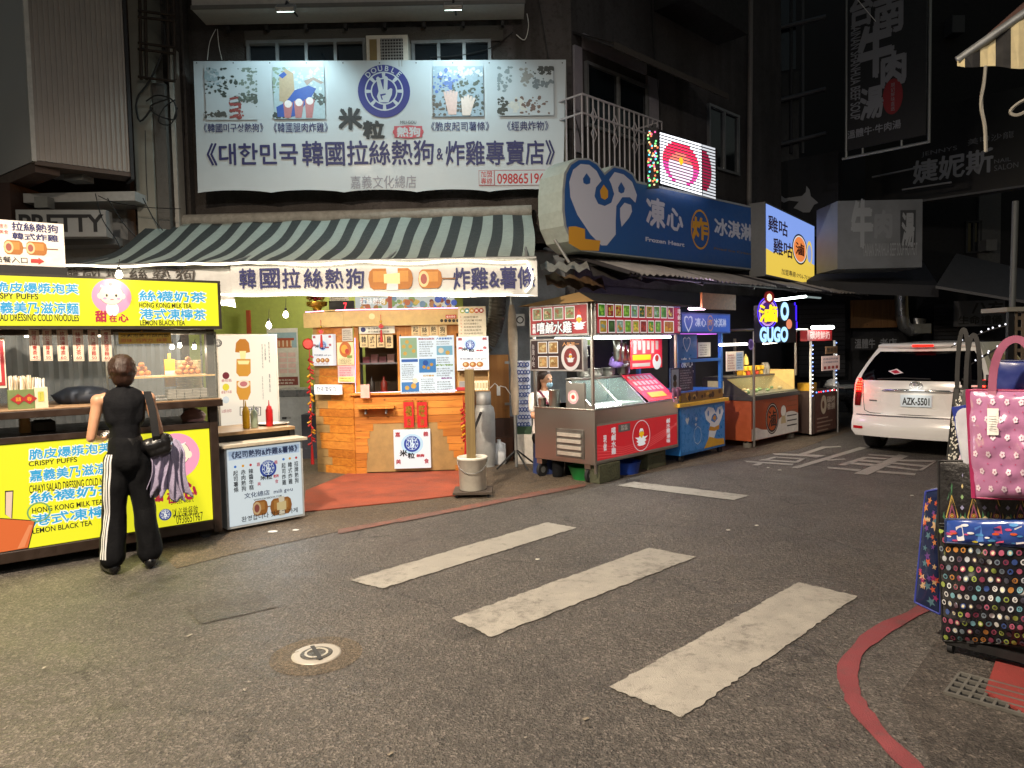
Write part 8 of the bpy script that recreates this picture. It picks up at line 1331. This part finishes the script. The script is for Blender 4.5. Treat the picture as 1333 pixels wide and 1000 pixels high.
# ================================================================ PEOPLE
def P3(M, l): return [M @ Vector(p) for p in l]
SKIN = mt('b98a6c', .5, var=.06, scale=9); HAIR = mt('2c170d', .4, var=.3, scale=60, bump=.3, bscale=180)
def hand(b, w, d, mat, s, side):   # palm, five bent fingers of unequal length and a thumb, from wrist w towards d
    d = d.normalized(); x = d.cross(Vector((0, 0, 1))).normalized(); n = x.cross(d); pc = w + d * .05 * s
    capsule(b, w, .022 * s, w + d * .075 * s + x * .012 * s, .022 * s, mat, 8); capsule(b, w, .022 * s, w + d * .075 * s - x * .018 * s, .020 * s, mat, 8)
    for k, (ox, L) in enumerate(((.030, .066), (.010, .075), (-.010, .07), (-.028, .054))):
        a = w + d * .085 * s + x * ox * s; m = a + (d * .8 - n * .35) * L * .55 * s; e = m + (d * .35 - n * .8) * L * .5 * s; capsule(b, a, .0095 * s, m, .009 * s, mat, 8); capsule(b, m, .009 * s, e, .0075 * s, mat, 8)
    a = w + d * .03 * s + x * .024 * s * side; m = a + (x * side * .8 + d * .6) * .04 * s; capsule(b, a, .012 * s, m, .011 * s, mat, 8); capsule(b, m, .011 * s, m + (d * .9 - n * .4) * .03 * s, .009 * s, mat, 8)
hd_ = R(33); wp = G(172, 741); WM = Matrix.Translation(Vector((wp.x, wp.y, 0))) @ Matrix.Rotation(hd_, 4, 'Z') @ Matrix.Scale(.96, 4) @ Matrix.Scale(.92, 4, (1, 0, 0))
wm = thing('person', 'woman in black seen from behind at the yellow cart', 'person', (wp.x, wp.y, 0))
wm['label'] = 'woman in black sleeveless top and striped black trousers at the yellow cart, seen from behind'
# local frame: x right, y forward (into the cart), z up
b = B(); m = SKIN; C_ = lambda p0, r0, p1, r1, n=12: capsule(b, p0, r0, p1, r1, m, n)
C_((0, 0, .92), .11, (0, .01, 1.12), .10); C_((0, .01, 1.12), .10, (0, .01, 1.27), .105); C_((-.13, 0, 1.35), .055, (.13, 0, 1.35), .055); C_((0, -.005, 1.36), .06, (0, .02, 1.47), .05)
b.ball((0, .035, 1.545), .092, m, 16, .86, 1.0, 1.16); b.ball((0, .11, 1.51), .035, m, 10, 1, .8, 1.1); b.ball((0, .128, 1.535), .014, m, 8, .8, 1.2, 1.4)
for s in (-1, 1):
    b.ball((s * .082, .03, 1.535), .024, m, 8, .4, .8, 1.3); b.ball((s * .19, 0, 1.335), .058, m, 10)
    C_((s * .07, 0, .9), .075, (s * .11, .01, .50), .055); C_((s * .11, .01, .50), .055, (s * .138, -.03, .10), .036); C_((s * .137, -.05, .055), .034, (s * .15, .08, .04), .03)
C_((-.19, 0, 1.335), .048, (-.255, -.03, 1.06), .037); C_((-.255, -.03, 1.06), .037, (-.17, .18, 1.02), .025); hand(b, Vector((-.165, .19, 1.02)), Vector((.5, .8, .1)), m, 1, -1)
C_((.19, 0, 1.335), .048, (.255, -.03, 1.07), .037); C_((.255, -.03, 1.07), .037, (.22, .14, .93), .025); hand(b, Vector((.218, .15, .925)), Vector((-.2, .8, -.25)), m, 1, 1)
melt(b, 'body', SKIN, .011, wm, 5, M=WM)
b = B(); m = HAIR; b.ball((0, .008, 1.585), .112, m, 18, 1.0, 1.0, 1.0); b.ball((0, -.028, 1.515), .08, m, 14, 1.12, .75, 1.0)
for k in range(40):
    a = 3.55 + 5.3 * k / 39 + random.uniform(-.08, .08); ca, sa = math.cos(a), math.sin(a); r = .095
    if sa > .6: continue
    zl_ = 1.475 + .03 * abs(ca) + random.uniform(-.012, .014); C_((r * .75 * ca, .012 + r * .8 * sa, 1.64), .02, (r * 1.0 * ca, .01 + r * 1.02 * sa, 1.56), .02, 8); C_((r * 1.0 * ca, .01 + r * 1.02 * sa, 1.56), .02, (r * .80 * ca, .01 + r * .78 * sa, zl_), .008, 8)
melt(b, 'hair', HAIR, .008, wm, 2, .004, 60, WM)
TOP = mt('121317', .85, var=.1, bump=.25, bscale=90, spec=.15); PANT = mt('0e0f12', .85, var=.12, bump=.2, bscale=60, spec=.15)
b = B(); m = TOP; C_((0, .0, .955), .140, (0, .0, 1.06), .118, 16); C_((0, .0, 1.06), .118, (0, .005, 1.16), .120, 16); C_((0, .005, 1.16), .122, (0, .0, 1.29), .136, 16)
for s in (-1, 1): C_((s * .07, -.015, 1.20), .085, (s * .115, -.012, 1.345), .055); C_((s * .125, -.012, 1.35), .05, (s * .06, -.012, 1.385), .055)
C_((0, -.015, 1.36), .072, (0, .0, 1.415), .058); C_((-.09, -.03, 1.33), .06, (.09, -.03, 1.33), .06)
melt(b, 'top', TOP, .011, wm, 4, .006, 13, WM)
b = B(); C_((0, 0, .955), .142, (0, 0, .985), .138, 16); melt(b, 'waistband', mt('0b0b0d', .6), .012, wm, 2, .003, 14, WM)
b = B(); m = PANT; C_((0, -.01, .97), .136, (0, -.015, .88), .150, 16)
for s in (-1, 1): C_((s * .075, -.02, .86), .105, (s * .115, .0, .48), .092, 14); C_((s * .115, .0, .48), .092, (s * .14, -.02, .13), .102, 14)
trs = melt(b, 'trousers', PANT, .012, wm, 3, .014, 8, WM)
from mathutils.bvhtree import BVHTree
bv = BVHTree.FromPolygons([v.co for v in trs.data.vertices], [tuple(p.vertices) for p in trs.data.polygons])
b = B()
for q in (-.24, 0, .24):
    vs = []
    for f in col(0, 1, 40):
        z = .93 - .80 * f; cx = -.06 - .08 * min(1, f * 1.1)
        for da in (-.075, .075):
            a = R(222) + q + da; dr = Vector((math.cos(a), math.sin(a), 0)); o_ = WM @ (Vector((cx, -.015, z)) + dr * .4); dw = (WM.to_3x3() @ -dr).normalized(); h = bv.ray_cast(o_, dw, .6); vs.append((h[0] if h[0] else WM @ (Vector((cx, -.015, z)) + dr * .1)) - dw * .0035)
    b.add(vs, [(2 * i, 2 * i + 1, 2 * i + 3, 2 * i + 2) for i in range(40)], mt('d0d0d4', .6, var=0), True)
b.done('side_stripes', wm)
b = B()
for k in range(260):   # loose strands over the cropped hair
    a = random.uniform(3.3, 9.1); e = random.uniform(.1, 1.35); l = random.uniform(.03, .075); pts = []
    for q in range(5):
        ee = e - q * l * 2.2; r = .100 + .006 * random.random() + (.004 * q if k % 3 == 0 else 0); pts.append(WM @ Vector((.95 * r * math.cos(ee) * math.cos(a + q * .03), .012 + 1.02 * r * math.cos(ee) * math.sin(a + q * .03), 1.575 + 1.05 * r * math.sin(max(-1.15, ee)))))
    if math.sin(a) < .62 or e > .8: b.tube(pts, [.0022, .0026, .0024, .0018, .0006], random.choice((HAIR, mt('4a2412', .4), mt('1a0d08', .4))), 4, cap=False)
b.done('hair_strands', wm)
SHOE = mt('0d0d10', .3, coat=.3)
for s in (-1, 1):
    b = B(); m = SHOE; rz_ = .35 * s; f = Vector((math.sin(rz_) * .9, math.cos(rz_), 0)); h = Vector((s * .135, -.06, .05)); capsule(b, h, .05, h + f * .18 + Vector((0, 0, -.008)), .045, m); capsule(b, h + f * .02, .045, h + f * .04 + Vector((0, 0, .07)), .05, m); capsule(b, h + Vector((0, 0, -.02)), .034, h + f * .2 + Vector((0, 0, -.02)), .034, m); melt(b, 'shoe', SHOE, .008, wm, 3, M=WM)
# things she holds
b = B(); b.ball((0, 0, 0), .055, mt('c8c4c0', .25, .9, bump=1., bscale=35), 14, 1.2, 1, .8, M=WM @ Matrix.Translation((-.11, .27, 1.04))); tag(b.done('foil_parcel'), 'crumpled silver foil parcel in the left hand of the standing woman', 'parcel')
b = B(); m = BLACK
for p0, r0, p1, r1 in (((.16, -.08, .97), .06, (.29, -.07, 1.0), .065), ((.2, -.08, .92), .05, (.29, -.07, .95), .06)): capsule(b, p0, r0, p1, r1, m)
bg = thing('shoulder_bag', 'small black shoulder bag at the right hip of the standing woman', 'bag', WM @ Vector((.23, .03, .9))); melt(b, 'pouch', mt('121214', .35), .009, bg, 3, .006, 16, WM)
b = B(); sp_ = [(.17, -.10, 1.40), (.20, -.125, 1.25), (.215, -.15, 1.05), (.24, -.10, .95)]; sb = [WM @ Vector(p) for p in sp_]; vs = []
for i, p in enumerate(sb): vs += [p + WM.to_3x3() @ Vector((.03, .012, 0)), p - WM.to_3x3() @ Vector((.03, -.005, 0)), p - WM.to_3x3() @ Vector((.03, -.012, 0)), p + WM.to_3x3() @ Vector((.03, .02, 0))]
b.add(vs, [(i * 4 + j, i * 4 + (j + 1) % 4, i * 4 + 4 + (j + 1) % 4, i * 4 + 4 + j) for i in range(3) for j in range(4)], BLACK); b.done('strap', bg)
JK = mt('9088a2', .85, var=.12, bump=.3, bscale=70); b = B()   # a jacket slung over the forearm: folded cloth hanging on both sides
def drape(T0, T1, ln, dn, amp, ph, ni=30, nj=22):
    vs = []
    for i in range(ni + 1):
        f = i / ni; p = T0.lerp(T1, f) + Vector((0, 0, .02 * math.sin(f * 3.14))); L = ln(f)
        for j in range(nj + 1):
            g = j / nj; am = amp * (.25 + g) ; vs.append(WM @ (p + Vector((.03 * g * math.sin(ph + 5 * g), 0, -L * g)) + dn * (.05 * min(1, g * 5) + am * math.sin(f * 17 + ph + 2.5 * g) + .5 * am * math.sin(f * 31 + 3 * g + ph)) + Vector((.02 * math.sin(f * 11 + g * 4), 0, 0)) * g))
    b.add(vs, [(i * (nj + 1) + j, i * (nj + 1) + j + 1, (i + 1) * (nj + 1) + j + 1, (i + 1) * (nj + 1) + j) for i in range(ni) for j in range(nj)], JK, True)
drape(Vector((.16, -.03, .93)), Vector((.34, -.01, .95)), lambda f: .34 + .16 * max(0, f - .45) + .05 * math.sin(f * 13), Vector((.1, -1, 0)), .022, .4)
drape(Vector((.30, -.02, .99)), Vector((.42, .06, .98)), lambda f: .50 - .1 * abs(f - .4) + .03 * math.sin(f * 15), Vector((.7, -.7, 0)), .022, 2.1)
drape(Vector((.15, .03, .97)), Vector((.38, .05, 1.0)), lambda f: .40 + .06 * math.sin(f * 9), Vector((.1, .6, 0)), .02, 4.)
o = tag(b.done('jacket'), 'lilac grey jacket draped over the right arm of the woman at the yellow cart', 'jacket'); md = o.modifiers.new('thick', 'SOLIDIFY'); md.thickness = .006
# vendor in the red cart
vp = LC.ptx(711, 560, -.02); vp = Vector((.40, 9.06, 0)); VM = Matrix.Translation(Vector((vp.x, vp.y, -.13))) @ Matrix.Rotation(R(-140), 4, 'Z')
vn = thing('person', 'vendor with dark hair, white shirt and magenta apron straps inside the red cart', 'person', (vp.x, vp.y, 0)); b = B(); m = SKIN
C_((0, 0, .62), .14, (0, .01, .88), .12); C_((0, .01, .88), .12, (0, 0, 1.08), .12); C_((-.12, 0, 1.12), .05, (.12, 0, 1.12), .05); C_((0, 0, 1.12), .055, (0, .03, 1.24), .045); b.ball((0, .05, 1.325), .09, m, 16, .85, 1.0, 1.18); b.ball((0, .135, 1.315), .014, m, 8, .8, 1.3, 1.5); b.ball((0, .115, 1.275), .03, m, 10)
for s in (-1, 1):
    b.ball((s * .08, .04, 1.315), .022, m, 8, .4, .8, 1.3); C_((s * .08, 0, .58), .09, (s * .11, .38, .52), .07); C_((s * .11, .38, .52), .06, (s * .11, .36, .12), .04); C_((s * .11, .36, .10), .04, (s * .11, .48, .09), .035)
    C_((s * .175, 0, 1.11), .05, (s * .215, .05, .88), .042); C_((s * .215, .05, .88), .042, (s * .1, .26, .86), .028); hand(b, Vector((s * .095, .27, .86)), Vector((-s * .4, .9, 0)), m, .95, s)
melt(b, 'body', SKIN, .011, vn, 4, M=VM)
b = B()
for s in (-1, 1): b.ball((s * .03, .133, 1.335), .009, BLK, 8, M=VM @ Matrix.Translation((s * .03, .131, 1.337)))
b.v = []; b.f = []; b.mi = []; b.sm = []; b.ms = []
for s in (-1, 1): b.ball((0, 0, 0), .010, BLK, 8, M=VM @ Matrix.Translation((s * .032, .132, 1.338)))
b.done('eyes', vn); b = B(); b.ball((0, 0, 0), .045, mt('7ea0b4', .7), 12, 1.1, .6, .9, M=VM @ Matrix.Translation((0, .118, 1.262))); b.done('face_mask', vn)
b = B(); m = HAIR; b.ball((0, .02, 1.365), .10, m, 16, .95, 1.0, 1.02); C_((-.07, -.0, 1.36), .035, (-.075, -.03, 1.14), .022); C_((.07, -.0, 1.36), .035, (.075, -.03, 1.14), .022); C_((0, -.05, 1.34), .06, (0, -.06, 1.12), .04); melt(b, 'hair', HAIR, .009, vn, 3, .003, 40, VM)
SHT = mt('d8d0cc', .8, bump=.2, bscale=40); b = B(); m = SHT; C_((0, 0, .66), .155, (0, .01, .9), .135, 14); C_((0, .01, .9), .135, (0, 0, 1.07), .135, 14); C_((-.12, 0, 1.115), .06, (.12, 0, 1.115), .06)
for s in (-1, 1): C_((s * .175, 0, 1.105), .066, (s * .205, .03, .97), .062)
melt(b, 'shirt', SHT, .011, vn, 3, .006, 12, VM)
b = B(); m = PANT
for s in (-1, 1): C_((s * .07, 0, .58), .11, (s * .11, .38, .53), .085); C_((s * .11, .38, .53), .085, (s * .11, .36, .16), .07)
melt(b, 'trousers', PANT, .013, vn, 3, .006, 12, VM); b = B(); AP = mt('6a1c3a', .7)

for s in (-1, 1): b.tube(P3(VM, [(s * .07, -.10, 1.10), (s * .085, .02, 1.175), (s * .08, .11, 1.10), (s * .05, .15, .98), (s * .02, .152, .88)]), .016, AP, 6)
b.tube(P3(VM, [(-.12, .11, .9), (0, .155, .9), (.12, .11, .9)]), .03, AP, 8); b.done('apron', vn)
b = B(); p = VM @ Vector((0, .02, 0)); p.z = 0; b.lathe([(.17, 0), (.15, .38), (.16, .385), (.16, .41)], p, mt('2a3a6a', .5), 18); tag(b.done('stool'), 'low plastic stool under the vendor inside the red cart', 'stool')
# ================================================================ UNSEEN STREET LAMPS, ADDED TO LIGHT THE ROAD
for x, y, z, pw, ax, lab in ((-4.0, .9, 6.0, 8500, (-1.3, 4.5, 0), 'unseen street lamp added outside the view on the left to light the road'), (3.6, -2.6, 6.0, 1400, (1.6, 4.5, 0), 'unseen street lamp added behind the viewer on the right to light the road')):
    t = thing('unseen_street_lamp', lab, 'unseen street lamp', (x, y, 0)); s = -1 if x > 0 else 1; b = B(); b.lathe([(.12, 0), (.12, .3), (.07, .35), (.05, z)], (x, y, 0), GALV, 14); b.tube([(x, y, z), (x + s * .4, y + .2, z + .25), (x + s * 1.1, y + .6, z + .3)], .035, GALV, 8); b.done('pole', t); b = B(); c = Vector((x + s * 1.3, y + .7, z + .28)); b.box(c, (.6, .28, .1), mt('6d7072', .4, .5), .5 * s); b.done('lamp_head', t, bev=.02); b = B(); b.box(c - Vector((0, 0, .055)), (.5, .22, .01), tubes('ffe2b8', 8), .5 * s); b.done('lens', t)
    lamp('SPOT', 'unseen_street_lamp_light', c - Vector((0, 0, .07)), pw, (1, .82, .62) if x < 0 else (1, .92, .86), .16, ax, 130 if x < 0 else 112, parent=t)
